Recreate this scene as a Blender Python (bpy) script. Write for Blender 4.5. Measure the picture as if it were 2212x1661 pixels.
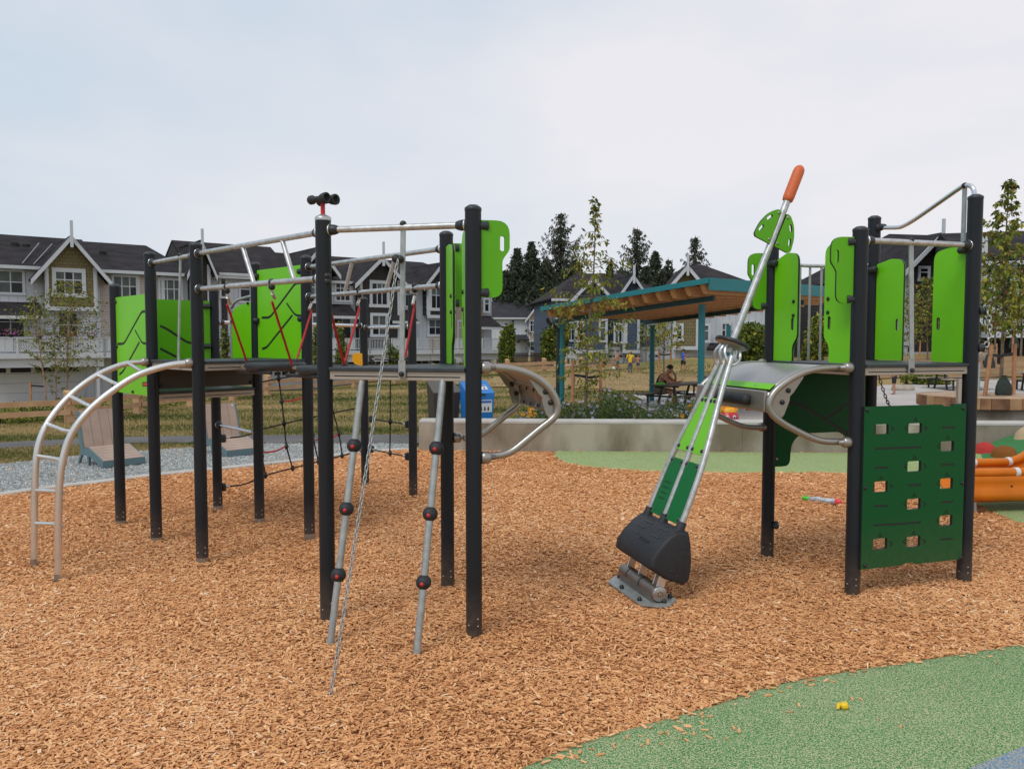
import bpy, bmesh, math, random
import numpy as np
from mathutils import Vector, Matrix, Euler, geometry
R = math.radians
rnd = random.Random(7)
for _o in list(bpy.data.objects): bpy.data.objects.remove(_o)
SC = bpy.context.scene
COL = SC.collection
# ---------------------------------------------------------------- camera
FPX, CX, CY, CAMH = 1730.0, 1106.0, 830.5, 1.65          # photo width taken as 2212 units
PITCH = math.atan(94 / FPX)
cam_d = bpy.data.cameras.new('camera'); cam = bpy.data.objects.new('camera', cam_d); COL.objects.link(cam)
cam.location = (0, 0, CAMH); cam.rotation_euler = (math.pi/2 - PITCH, 0, 0)
cam_d.sensor_width = 36; cam_d.lens = 36 * FPX / 2212; cam_d.clip_start = .05; cam_d.clip_end = 2000
SC.camera = cam
# ---------------------------------------------------------------- sky and sun
SUN_EL, SUN_AZ = R(52), R(215)                             # azimuth clockwise from +Y
w = bpy.data.worlds.new('World'); SC.world = w; w.use_nodes = True
nt = w.node_tree; nt.nodes.clear()
out = nt.nodes.new('ShaderNodeOutputWorld'); bg = nt.nodes.new('ShaderNodeBackground')
sky = nt.nodes.new('ShaderNodeTexSky'); sky.sky_type = 'NISHITA'; sky.sun_disc = False
sky.sun_elevation = SUN_EL; sky.sun_rotation = SUN_AZ; sky.air_density = 1.2; sky.dust_density = 2.0
tc = nt.nodes.new('ShaderNodeTexCoord'); mp = nt.nodes.new('ShaderNodeMapping'); mp.inputs['Scale'].default_value = (1, 1, 2.6); mp.inputs['Location'].default_value = (.35, .2, .1)
n1 = nt.nodes.new('ShaderNodeTexNoise'); n1.inputs['Scale'].default_value = 1.3; n1.inputs['Detail'].default_value = 5; n1.inputs['Roughness'].default_value = .48
n1.inputs['Distortion'].default_value = .3
cr = nt.nodes.new('ShaderNodeValToRGB')
cr.color_ramp.elements[0].position = .34; cr.color_ramp.elements[0].color = (5.1, 6.25, 7.4, 1)
cr.color_ramp.elements[1].position = .68; cr.color_ramp.elements[1].color = (8.1, 8.0, 8.35, 1)
mx = nt.nodes.new('ShaderNodeMixRGB'); mx.inputs[0].default_value = .93
nt.links.new(tc.outputs['Generated'], mp.inputs[0]); nt.links.new(mp.outputs[0], n1.inputs['Vector'])
sx_ = nt.nodes.new('ShaderNodeSeparateXYZ'); nt.links.new(tc.outputs['Generated'], sx_.inputs[0]); ad_ = nt.nodes.new('ShaderNodeMath'); ad_.operation = 'MULTIPLY_ADD'; ad_.inputs[1].default_value = .30; nt.links.new(sx_.outputs['X'], ad_.inputs[0]); nt.links.new(n1.outputs['Fac'], ad_.inputs[2]); nt.links.new(ad_.outputs[0], cr.inputs[0]); nt.links.new(sky.outputs[0], mx.inputs[1]); nt.links.new(cr.outputs[0], mx.inputs[2])
nt.links.new(mx.outputs[0], bg.inputs[0]); bg.inputs[1].default_value = .1
nt.links.new(bg.outputs[0], out.inputs[0])
sun_d = bpy.data.lights.new('sun', 'SUN'); sun_d.energy = 1.5; sun_d.angle = R(24); sun_d.color = (1, .95, .88)
sun = bpy.data.objects.new('sun', sun_d); COL.objects.link(sun)
sd = Vector((math.sin(SUN_AZ)*math.cos(SUN_EL), math.cos(SUN_AZ)*math.cos(SUN_EL), math.sin(SUN_EL)))
sun.rotation_euler = sd.to_track_quat('Z', 'Y').to_euler(); sun.location = (0, 0, 60)
SC.view_settings.view_transform = 'Standard'; SC.view_settings.look = 'None'
SC.view_settings.exposure = .10; SC.view_settings.gamma = 1; SC.view_settings.use_curve_mapping = False
# ---------------------------------------------------------------- survey helpers
def ray(u, v):
    x = (u - CX)/FPX; y = (CY - v)/FPX
    return Vector((x, math.cos(PITCH) + y*math.sin(PITCH), -math.sin(PITCH) + y*math.cos(PITCH)))
EYE = Vector((0, 0, CAMH))
def at(u, v, Y):
    d = ray(u, v); return EYE + d*(Y/d.y)
def gz(u, v, z=0):
    d = ray(u, v); return EYE + d*((z - CAMH)/d.z)
def hit(u, v, O, n):
    d = ray(u, v); O = Vector(O); n = Vector(n); return EYE + d*((O - EYE).dot(n)/d.dot(n))
def pieces(t, tab):
    for (a, b), (c, d) in zip(tab, tab[1:]):
        if t <= c: return b + (d-b)*max(0, (t-a))/(c-a)
    return tab[-1][1]
YF = [(-.9,14.0),(-.587,15.6),(-.477,17.9),(-.29,24.8),(-.177,28.4),(0,34.6),(.13,38),(.3,40),(2,40)]
def terrain(x, y):
    if y < 14.4: return 0.0
    a = x/y; yf = max(15, pieces(a, YF))
    g1 = pieces(a, [(-.9,0),(-.25,0),(-.1,.12),(0,.25),(.13,.28),(.2,.22),(.3,.35),(.4,.6),(.62,1.2),(1,1.6)])
    g2 = pieces(a, [(-.9,-1.8),(-.64,-1.7),(-.25,-1.5),(-.05,-.6),(.02,-.3),(.13,0),(.26,.3),(.4,.9),(.62,1.7),(1,2)])
    if y < yf: z = g1*((y-14.4)/(yf-14.4))**(1.4 if a < .2 else 2.4)
    else: z = g1 + (g2-g1)*min(1, (y-yf)/24)
    if x > 0:
        z += .60*math.exp(-(((x-8.8)/3.0)**2 + ((y-40)/3.2)**2))
        z += .45*math.exp(-(((x-18.5)/5.5)**2 + ((y-33)/4)**2))
    return z
def ghit(u, v):
    d = ray(u, v); Y = 3.0
    while Y < 400:
        p = EYE + d*(Y/d.y)
        if p.z <= terrain(p.x, p.y): return p
        Y += .05 if Y < 60 else .5
    return p
# ---------------------------------------------------------------- materials
def lin(c):
    return tuple(((x/255)/12.92 if x/255 <= .04045 else ((x/255+.055)/1.055)**2.4) for x in c)
MAT = {}
def pm(name, col, rough=.6, metal=0, var=.12, scale=8, bump=0, bscale=40, spec=.5, coat=0, col2=None, detail=4, stretch=None, coord='Object'):
    if name in MAT: return MAT[name]
    m = bpy.data.materials.new(name); m.use_nodes = True; t = m.node_tree; N = t.nodes; L = t.links
    b = N['Principled BSDF']; b.inputs['Roughness'].default_value = rough; b.inputs['Metallic'].default_value = metal
    b.inputs['Specular IOR Level'].default_value = spec
    if coat: b.inputs['Coat Weight'].default_value = coat
    tcn = N.new('ShaderNodeTexCoord'); vec = tcn.outputs[coord]
    if stretch:
        mpn = N.new('ShaderNodeMapping'); mpn.inputs['Scale'].default_value = stretch; L.new(vec, mpn.inputs[0]); vec = mpn.outputs[0]
    nz = N.new('ShaderNodeTexNoise'); nz.inputs['Scale'].default_value = scale; nz.inputs['Detail'].default_value = detail; L.new(vec, nz.inputs['Vector'])
    c2 = col2 or tuple(min(1, c*(1+var)) for c in col); c1 = col if col2 else tuple(c*(1-var) for c in col)
    r = N.new('ShaderNodeValToRGB'); r.color_ramp.elements[0].position = .3; r.color_ramp.elements[1].position = .7
    r.color_ramp.elements[0].color = (*c1, 1); r.color_ramp.elements[1].color = (*c2, 1)
    L.new(nz.outputs['Fac'], r.inputs[0]); L.new(r.outputs[0], b.inputs['Base Color'])
    if bump:
        nb = N.new('ShaderNodeTexNoise'); nb.inputs['Scale'].default_value = bscale; nb.inputs['Detail'].default_value = 4; L.new(vec, nb.inputs['Vector'])
        bp = N.new('ShaderNodeBump'); bp.inputs['Strength'].default_value = bump; bp.inputs['Distance'].default_value = .01
        L.new(nb.outputs['Fac'], bp.inputs['Height']); L.new(bp.outputs[0], b.inputs['Normal'])
    MAT[name] = m; return m
def nodes(m): return m.node_tree.nodes, m.node_tree.links, m.node_tree.nodes['Principled BSDF']
# ---------------------------------------------------------------- mesh building
class MB:
    def __init__(s): s.v = []; s.f = []; s.m = []; s.sm = []
    def add(s, vs, fs, mi=0, smooth=False):
        o = len(s.v); s.v += [tuple(x) for x in vs]
        for f in fs: s.f.append(tuple(i+o for i in f)); s.m.append(mi); s.sm.append(smooth)
        return s
    def box(s, c, size, rot=None, mi=0):
        hx, hy, hz = size[0]/2, size[1]/2, size[2]/2
        vs = [Vector((x, y, z)) for x in (-hx, hx) for y in (-hy, hy) for z in (-hz, hz)]
        if rot is not None: vs = [rot @ v for v in vs]
        c = Vector(c); vs = [v + c for v in vs]
        return s.add(vs, [(0,1,3,2),(4,6,7,5),(0,4,5,1),(2,3,7,6),(0,2,6,4),(1,5,7,3)], mi)
    def beam(s, A, B, w, h, up=(0,0,1), mi=0):                 # box from A to B, w across, h along up
        A = Vector(A); B = Vector(B); d = (B-A).normalized(); up = Vector(up)
        sd_ = d.cross(up)
        if sd_.length < 1e-4: sd_ = d.cross(Vector((1,0,0)))
        sd_.normalize(); u2 = sd_.cross(d).normalized()
        vs = [P + sd_*a*w/2 + u2*b*h/2 for P in (A, B) for a in (-1, 1) for b in (-1, 1)]
        return s.add(vs, [(0,1,3,2),(4,6,7,5),(0,4,5,1),(2,3,7,6),(0,2,6,4),(1,5,7,3)], mi)
    def tube(s, pts, r, n=10, cap=True, mi=0, flat=False):
        pts = [Vector(p) for p in pts]; k = len(pts)
        rr = r if isinstance(r, (list, tuple)) else [r]*k
        ts = []
        for i in range(k):
            t = (pts[min(i+1, k-1)] - pts[max(i-1, 0)])
            ts.append(t.normalized() if t.length > 1e-9 else Vector((0,0,1)))
        up = Vector((0,0,1)) if abs(ts[0].z) < .9 else Vector((1,0,0))
        a = ts[0].cross(up).normalized(); vs = []
        for i in range(k):
            a = (a - ts[i]*a.dot(ts[i])).normalized(); b = ts[i].cross(a)
            for j in range(n):
                g = 2*math.pi*j/n; vs.append(pts[i] + (a*math.cos(g) + b*math.sin(g))*rr[i])
        fs = [(i*n+j, i*n+(j+1) % n, (i+1)*n+(j+1) % n, (i+1)*n+j) for i in range(k-1) for j in range(n)]
        s.add(vs, fs, mi, not flat)
        if cap: s.add(vs[:n], [tuple(range(n))[::-1]], mi); s.add(vs[-n:], [tuple(range(n))], mi)
        return s
    def lathe(s, prof, O=(0,0,0), axis=(0,0,1), n=20, mi=0):    # prof: [(r, h)]
        ax = Vector(axis).normalized(); O = Vector(O)
        a = ax.cross(Vector((0,0,1)) if abs(ax.z) < .9 else Vector((1,0,0))).normalized(); b = ax.cross(a)
        vs = [O + ax*h + (a*math.cos(2*math.pi*j/n) + b*math.sin(2*math.pi*j/n))*r for r, h in prof for j in range(n)]
        fs = [(i*n+j, i*n+(j+1) % n, (i+1)*n+(j+1) % n, (i+1)*n+j) for i in range(len(prof)-1) for j in range(n)]
        return s.add(vs, fs, mi, True)
    def ball(s, c, r, n=12, m=8, sc=(1,1,1), mi=0):
        c = Vector(c)
        vs = [c + Vector((math.sin(math.pi*i/m)*math.cos(2*math.pi*j/n)*r*sc[0], math.sin(math.pi*i/m)*math.sin(2*math.pi*j/n)*r*sc[1], math.cos(math.pi*i/m)*r*sc[2])) for i in range(m+1) for j in range(n)]
        fs = [(i*n+j, (i+1)*n+j, (i+1)*n+(j+1) % n, i*n+(j+1) % n) for i in range(m) for j in range(n)]
        return s.add(vs, fs, mi, True)
    def prism(s, poly, f3, c0, c1, mi=0, holes=(), side=None):   # poly in 2D, f3(a,b,c)->Vector, c0 (back) to c1 (front)
        side = mi if side is None else side
        allp = [Vector(p) for p in poly]; loops = [list(range(len(poly)))]
        for h in holes:
            o = len(allp); allp += [Vector(p) for p in h]; loops.append(list(range(o, len(allp))))
        if holes:
            edges = [(l[i], l[(i+1) % len(l)]) for l in loops for i in range(len(l))]
            V, E_, F_, a_, b_, c_ = geometry.delaunay_2d_cdt(allp, edges, [loops[0]], 1, 1e-6)
            tris = []
            for f in F_:
                c = sum((V[i] for i in f), Vector((0,0)))/len(f)
                if inpoly(c, poly) and not any(inpoly(c, h) for h in holes): tris.append(f)
            P2 = V
        else:
            P2 = allp; tris = [tuple(t) for t in geometry.tessellate_polygon([[Vector((p.x, p.y, 0)) for p in allp]])]
        n = len(P2)
        for c, flip in ((c1, False), (c0, True)):
            vs = [f3(p.x, p.y, c) for p in P2]; fs = []
            for t in tris:
                p, q_, r_ = P2[t[0]], P2[t[1]], P2[t[2]]
                ccw = (q_-p).cross(r_-p) > 0 if hasattr((q_-p), 'cross') and not isinstance((q_-p).cross(r_-p), Vector) else ((q_.x-p.x)*(r_.y-p.y)-(q_.y-p.y)*(r_.x-p.x)) > 0
                t = tuple(t) if ccw else tuple(t)[::-1]
                fs.append(t[::-1] if flip else t)
            s.add(vs, fs, mi)
        for l in loops:
            pl = [allp[i] for i in l]; k = len(pl)
            vs = [f3(p.x, p.y, c0) for p in pl] + [f3(p.x, p.y, c1) for p in pl]
            ar = sum(pl[i].x*pl[(i+1) % k].y - pl[(i+1) % k].x*pl[i].y for i in range(k))
            fs = [(i, (i+1) % k, k+(i+1) % k, k+i) for i in range(k)]
            if (ar < 0) != (l is not loops[0]): fs = [f[::-1] for f in fs]
            s.add(vs, fs, side)
        return s
    def slab(s, q4, t, mi=0):                                   # quad thickened downward along its normal
        q4 = [Vector(p) for p in q4]; nrm = (q4[1]-q4[0]).cross(q4[2]-q4[0]).normalized()
        if nrm.z < 0: q4 = q4[::-1]; nrm = -nrm
        vs = q4 + [p - nrm*t for p in q4]; k = len(q4)
        return s.add(vs, [tuple(range(k)), tuple(range(k, 2*k))[::-1]] + [(i, k+i, k+(i+1) % k, (i+1) % k) for i in range(k)], mi)
def inpoly(c, poly):
    x, y = c[0], c[1]; r = False; n = len(poly); j = n-1
    for i in range(n):
        xi, yi = poly[i][0], poly[i][1]; xj, yj = poly[j][0], poly[j][1]
        if (yi > y) != (yj > y) and x < (xj-xi)*(y-yi)/(yj-yi) + xi: r = not r
        j = i
    return r
ORG = {}
def link(o, parent=None):
    COL.objects.link(o)
    if parent is not None: o.parent = parent
    return o
def root(name, label, cat, loc=(0,0,0), group=None):
    o = bpy.data.objects.new(name, None); o.empty_display_size = .2; link(o); o.location = loc; ORG[o.name] = Vector(loc)
    o['label'] = label; o['category'] = cat
    if group: o['group'] = group
    return o
def tag(o, label=None, cat=None, group=None, kind=None):
    if label: o['label'] = label
    if cat: o['category'] = cat
    if group: o['group'] = group
    if kind: o['kind'] = kind
    return o
def obj(name, mb, mats, parent=None, loc=None, uv=None, bevel=0, label=None):
    """mesh in world coordinates, stored relative to its root's origin (or to loc)"""
    org = ORG[parent.name] if parent is not None else Vector(loc or (0,0,0))
    me = bpy.data.meshes.new(name)
    me.from_pydata([(x-org.x, y-org.y, z-org.z) for x, y, z in mb.v], [], mb.f)
    mats = mats if isinstance(mats, (list, tuple)) else [mats]
    for m in mats: me.materials.append(m)
    me.polygons.foreach_set('material_index', mb.m); me.polygons.foreach_set('use_smooth', mb.sm)
    if uv is not None:
        l = me.uv_layers.new(name='UVMap'); dat = np.empty(len(me.loops)*2, 'f'); vi = np.empty(len(me.loops), 'i'); me.loops.foreach_get('vertex_index', vi)
        V = np.array(mb.v)[vi]; dat[0::2] = V[:, 0]*uv[0] + V[:, 1]*uv[1]; dat[1::2] = V[:, 2]; l.data.foreach_set('uv', dat)
    me.update()
    o = bpy.data.objects.new(name, me); link(o, parent); ORG[o.name] = org
    if parent is None: o.location = org
    if bevel:
        b = o.modifiers.new('bevel', 'BEVEL'); b.width = bevel; b.segments = 2; b.limit_method = 'ANGLE'; b.angle_limit = R(40)
    if label: o['label'] = label
    return o
def inst(src, parent, M, name=None):
    """another object sharing src's mesh, placed by world matrix M (parents are never rotated at build time)"""
    o = bpy.data.objects.new(name or src.name.split('.')[0], src.data); link(o, parent)
    org = ORG[parent.name]; o.matrix_local = Matrix.Translation(-org) @ M; ORG[o.name] = org
    return o
_proto = {}
def unit(key, mbf, mats, name, parent, M, bevel=0):
    """first call builds the mesh in local coordinates, later ones share it"""
    if key not in _proto:
        mb = mbf(); me = bpy.data.meshes.new(name); me.from_pydata(mb.v, [], mb.f)
        for m in (mats if isinstance(mats, (list, tuple)) else [mats]): me.materials.append(m)
        me.polygons.foreach_set('material_index', mb.m); me.polygons.foreach_set('use_smooth', mb.sm); me.update(); _proto[key] = me
    o = bpy.data.objects.new(name, _proto[key]); link(o, parent); org = ORG[parent.name] if parent is not None else Vector((0,0,0))
    o.matrix_local = Matrix.Translation(-org) @ M; ORG[o.name] = org
    return o
def frameM(O, x, y, z):
    M = Matrix.Identity(4)
    for i, a in enumerate((x, y, z)):
        for j in range(3): M[j][i] = a[j]
    for j in range(3): M[j][3] = O[j]
    return M
def along(O, d):
    d = Vector(d).normalized(); return Matrix.Translation(O) @ d.to_track_quat('Z', 'Y').to_matrix().to_4x4()
def smoothpts(P, k=6):
    P = [Vector(p) for p in P]; out_ = []
    for i in range(len(P)-1):
        p0, p1, p2, p3 = P[max(i-1,0)], P[i], P[i+1], P[min(i+2, len(P)-1)]
        for j in range(k):
            t = j/k
            out_.append(.5*((2*p1) + (-p0+p2)*t + (2*p0-5*p1+4*p2-p3)*t*t + (-p0+3*p1-3*p2+p3)*t**3))
    return out_ + [P[-1]]
def rrect(x0, y0, x1, y1, r, k=4):
    o = []
    for cx, cy, a in ((x1-r, y1-r, 0), (x0+r, y1-r, 90), (x0+r, y0+r, 180), (x1-r, y0+r, 270)):
        for i in range(k+1):
            g = R(a + 90*i/k); o.append((cx + r*math.cos(g), cy + r*math.sin(g)))
    return o
def rounded(poly, rs, k=5):
    n = len(poly); o = []; rs = rs if isinstance(rs, (list, tuple)) else [rs]*n
    for i in range(n):
        p = Vector(poly[i]); a = Vector(poly[i-1])-p; b = Vector(poly[(i+1) % n])-p; r = min(rs[i], a.length*.49, b.length*.49)
        if r <= 0: o.append(tuple(p)); continue
        A = p + a.normalized()*r; B = p + b.normalized()*r
        for j in range(k+1):
            t = j/k; q = A*(1-t)**2 + p*2*t*(1-t) + B*t*t; o.append(tuple(q))
    return o
def stroke(pts, w_):                                         # 2D polyline thickened to a polygon
    P = [Vector(p) for p in pts]; L_, R_ = [], []
    for i in range(len(P)):
        t = (P[min(i+1, len(P)-1)] - P[max(i-1, 0)]).normalized(); n_ = Vector((-t.y, t.x))*w_/2
        L_.append(tuple(P[i]+n_)); R_.append(tuple(P[i]-n_))
    return L_ + R_[::-1]
# ================================================================ materials
M_post = pm('charcoal_powdercoat', (.015, .018, .023), .45, 0, .1, 3, .05, 300, .25)
M_cap = pm('charcoal_cap', (.022, .026, .032), .45, 0, .1, 9)
M_blk = pm('black_plastic', (.014, .014, .016), .5, 0, .15, 20, .1, 200)
M_deck = pm('charcoal_deck', (.030, .038, .045), .55, 0, .2, 12, .25, 160)
M_galv = pm('galvanised_steel', (.50, .51, .51), .42, .65, .20, 26, .05, 60, detail=6)
M_galvp = pm('galvanised_dull', (.36, .385, .38), .48, .5, .18, 18, .05, 60, detail=6)
M_alu = pm('brushed_aluminium', (.72, .71, .69), .30, .85, .05, 8)
M_chrome = pm('bright_steel', (.68, .69, .71), .22, .95, .05, 10)
M_cream = pm('anodised_beam', (.42, .38, .33), .45, .35, .06, 5)
M_hinge = pm('worn_steel', (.22, .19, .165), .4, .75, .2, 9); M_satin = pm('satin_steel', (.36, .34, .315), .36, .8, .06, 8)
M_red = pm('red_rope', (.42, .018, .02), .7, 0, .2, 60)
M_redp = pm('red_plastic', (.55, .02, .03), .4)
M_brope = pm('black_rope', (.012, .012, .013), .8, 0, .3, 80)
M_ferr = pm('ferrule_metal', (.5, .48, .44), .4, .6)
M_lime = pm('lime_hdpe', (.105, .39, .004), .40, 0, .05, 2.5, .05, 500, .35)
M_lime2 = pm('bright_lime_hdpe', (.160, .54, .006), .40, 0, .05, 2.5, .05, 500, .35)  # lighter copy of the same lime, stronger light painted into its colour
M_dkg = pm('dark_green_hdpe', (.001, .080, .021), .5, 0, .06, 60, .05, 500, .2)
M_mdg = pm('mid_green_hdpe', (.001, .14, .032), .5, 0, .06, 60, .05, 500, .2)
M_core = pm('hdpe_black_core', (.010, .012, .013), .6)
M_rub = pm('black_rubber', (.016, .018, .022), .62, 0, .15, 30, .15, 220)
M_orange = pm('orange_grip', (.62, .13, .035), .55, 0, .08, 40)
M_slide = pm('orange_slide', (.58, .155, .006), .42, 0, .12, 5, .05, 30, .3)
M_dkbrown = pm('brown_panel', (.040, .032, .028), .5)
M_white = pm('white_paint', (.62, .64, .67), .6, 0, .05, 2)
M_conc = None
def dusty(m, zmax, col, amt):
    N, L, b = nodes(m); t = N.new('ShaderNodeTexCoord'); s = N.new('ShaderNodeSeparateXYZ'); L.new(t.outputs['Object'], s.inputs[0])
    mr = N.new('ShaderNodeMapRange'); mr.inputs['From Min'].default_value = 0; mr.inputs['From Max'].default_value = zmax; mr.inputs['To Min'].default_value = 1; mr.inputs['To Max'].default_value = 0; L.new(s.outputs['Z'], mr.inputs[0])
    nz = N.new('ShaderNodeTexNoise'); nz.inputs['Scale'].default_value = 28; nz.inputs['Detail'].default_value = 8; L.new(t.outputs['Object'], nz.inputs['Vector'])
    mu = N.new('ShaderNodeMath'); mu.operation = 'MULTIPLY'; L.new(mr.outputs[0], mu.inputs[0]); L.new(nz.outputs['Fac'], mu.inputs[1])
    m2 = N.new('ShaderNodeMath'); m2.operation = 'MULTIPLY'; m2.inputs[1].default_value = amt; L.new(mu.outputs[0], m2.inputs[0])
    mx_ = N.new('ShaderNodeMixRGB'); src = b.inputs['Base Color'].links[0].from_socket; L.new(m2.outputs[0], mx_.inputs[0]); L.new(src, mx_.inputs[1]); mx_.inputs[2].default_value = (*col, 1); L.new(mx_.outputs[0], b.inputs['Base Color'])
dusty(M_post, .32, (.22, .15, .10), .55); dusty(M_dkg, .55, (.20, .16, .10), .35)
# concrete with pour stains
m = pm('wall_concrete', (.18, .150, .108), .85, 0, .3, 1.5, .35, 30, .2, col2=(.40, .365, .30), detail=10, stretch=(1, 1, .5)); M_conc = m
N_, L_, b_ = nodes(m)
for n_x in N_:
    if n_x.type == 'VALTORGB': n_x.color_ramp.elements[0].position = .38; n_x.color_ramp.elements[1].position = .62
vz = N_.new('ShaderNodeTexVoronoi'); vz.inputs['Scale'].default_value = 16; tcx = N_.new('ShaderNodeTexCoord'); L_.new(tcx.outputs['Object'], vz.inputs['Vector'])
rp = N_.new('ShaderNodeValToRGB'); rp.color_ramp.elements[0].position = .03; rp.color_ramp.elements[0].color = (.35, .33, .3, 1); rp.color_ramp.elements[1].position = .09; rp.color_ramp.elements[1].color = (1, 1, 1, 1)
mxx = N_.new('ShaderNodeMixRGB'); mxx.blend_type = 'MULTIPLY'; mxx.inputs[0].default_value = .8
L_.new(vz.outputs['Distance'], rp.inputs[0]); src_ = b_.inputs['Base Color'].links[0].from_socket; L_.new(src_, mxx.inputs[1]); L_.new(rp.outputs[0], mxx.inputs[2]); L_.new(mxx.outputs[0], b_.inputs['Base Color'])
M_concl = pm('light_concrete', (.47, .45, .42), .85, 0, .12, 3, .2, 50, .2, detail=8)
M_plaza = pm('plaza_concrete', (.44, .41, .385), .88, 0, .14, .7, .15, 60, .2, detail=8)
M_path = pm('asphalt_path', (.13, .125, .125), .92, 0, .18, 1.2, .4, 120, .2, detail=8)
M_cedar = pm('cedar', (.56, .25, .095), .7, 0, .3, 3, .15, 30, stretch=(1, 6, 6), col2=(.68, .36, .16))  # joist colour lightened as if lit, to stand off the soffit
M_fence = pm('pine_rail', (.40, .235, .12), .75, 0, .3, 4, .15, 30, col2=(.52, .33, .19))
M_endg = pm('pine_end_grain', (.50, .30, .13), .8, 0, .2, 10)
M_bark = pm('bark', (.16, .12, .085), .9, 0, .35, 14, .6, 40, .2)
M_birch = pm('birch_bark', (.30, .20, .14), .9, 0, .5, 10, .4, 40, .2)
M_dbark = pm('dark_bark', (.05, .038, .03), .95, 0, .3, 8, .6, 20, .2)
# rubber granulate surfacing
def rubber(name, c1, c2, share=.56):
    m = pm(name, c1, .85, 0, .1, 5, .5, 240, .25); N, L, b = nodes(m)
    tcn = N.new('ShaderNodeTexCoord'); v = N.new('ShaderNodeTexNoise'); v.inputs['Scale'].default_value = 165; v.inputs['Detail'].default_value = 3; v.inputs['Roughness'].default_value = .7
    L.new(tcn.outputs['Object'], v.inputs['Vector'])
    r = N.new('ShaderNodeValToRGB'); r.color_ramp.elements[0].position = share-.03; r.color_ramp.elements[1].position = share+.03
    r.color_ramp.elements[0].color = (0,0,0,1); r.color_ramp.elements[1].color = (1,1,1,1)
    v2 = N.new('ShaderNodeTexNoise'); v2.inputs['Scale'].default_value = .9; v2.inputs['Detail'].default_value = 6; L.new(tcn.outputs['Object'], v2.inputs['Vector'])
    ad = N.new('ShaderNodeMath'); ad.operation = 'MULTIPLY_ADD'; ad.inputs[1].default_value = .05; L.new(v2.outputs['Fac'], ad.inputs[0]); L.new(v.outputs['Fac'], ad.inputs[2])
    sb = N.new('ShaderNodeMath'); sb.operation = 'SUBTRACT'; sb.inputs[1].default_value = .025; L.new(ad.outputs[0], sb.inputs[0]); L.new(sb.outputs[0], r.inputs[0])
    mxn = N.new('ShaderNodeMixRGB'); src = b.inputs['Base Color'].links[0].from_socket
    L.new(r.outputs[0], mxn.inputs[0]); L.new(src, mxn.inputs[1]); mxn.inputs[2].default_value = (*c2, 1); L.new(mxn.outputs[0], b.inputs['Base Color'])
    return m
M_rubg = rubber('green_rubber_surface', (.046, .20, .056), (.50, .50, .29), .515)
M_rubl = rubber('light_green_rubber', (.12, .25, .075), (.46, .48, .24), .5)
M_rubd = rubber('deep_green_rubber', (.03, .17, .05), (.10, .24, .09), .56)
M_rubb = rubber('blue_rubber', (.08, .22, .38), (.42, .38, .30), .50)
M_rubr = rubber('red_rubber', (.45, .035, .03), (.40, .10, .06), .6)
M_rubo = rubber('ochre_rubber', (.22, .075, .012), (.30, .13, .03), .6)
M_rubs = rubber('sand_rubber', (.44, .33, .20), (.5, .4, .28), .6)
def attrcol(name, stops, rough=.8, spec=.3):
    m = bpy.data.materials.new(name); m.use_nodes = True; N, L, b = nodes(m); b.inputs['Roughness'].default_value = rough; b.inputs['Specular IOR Level'].default_value = spec
    a = N.new('ShaderNodeAttribute'); a.attribute_type = 'INSTANCER'; a.attribute_name = 'shade'
    r = N.new('ShaderNodeValToRGB'); cr_ = r.color_ramp
    while len(cr_.elements) < len(stops): cr_.elements.new(.5)
    for e, (p, c) in zip(cr_.elements, stops): e.position = p; e.color = (*c, 1)
    tcn = N.new('ShaderNodeTexCoord'); nz = N.new('ShaderNodeTexNoise'); nz.inputs['Scale'].default_value = 90; L.new(tcn.outputs['Object'], nz.inputs['Vector'])
    ma = N.new('ShaderNodeMath'); ma.operation = 'MULTIPLY_ADD'; ma.inputs[1].default_value = .18; L.new(nz.outputs['Fac'], ma.inputs[0]); L.new(a.outputs['Fac'], ma.inputs[2])
    mb_ = N.new('ShaderNodeMath'); mb_.operation = 'SUBTRACT'; mb_.inputs[1].default_value = .09; L.new(ma.outputs[0], mb_.inputs[0])
    L.new(mb_.outputs[0], r.inputs[0]); L.new(r.outputs[0], b.inputs['Base Color']); MAT[name] = m; return m
M_chip = attrcol('wood_chip', [(0, (.30, .115, .042)), (.2, (.58, .27, .108)), (.6, (.77, .41, .185)), (.9, (.82, .49, .245)), (1, (.88, .66, .43))])
M_gravelst = attrcol('gravel_stone', [(0, (.16, .17, .17)), (.5, (.33, .35, .345)), (.85, (.50, .52, .51)), (1, (.62, .62, .6))])
M_chipbase = pm('chip_bed', (.36, .155, .058), .95, 0, .2, 60, .8, 90, .1, col2=(.70, .35, .145), detail=8)
M_gravel = pm('gravel_bed', (.13, .135, .135), .95, 0, .2, 70, .9, 110, .1, col2=(.42, .44, .43), detail=8)
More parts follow.
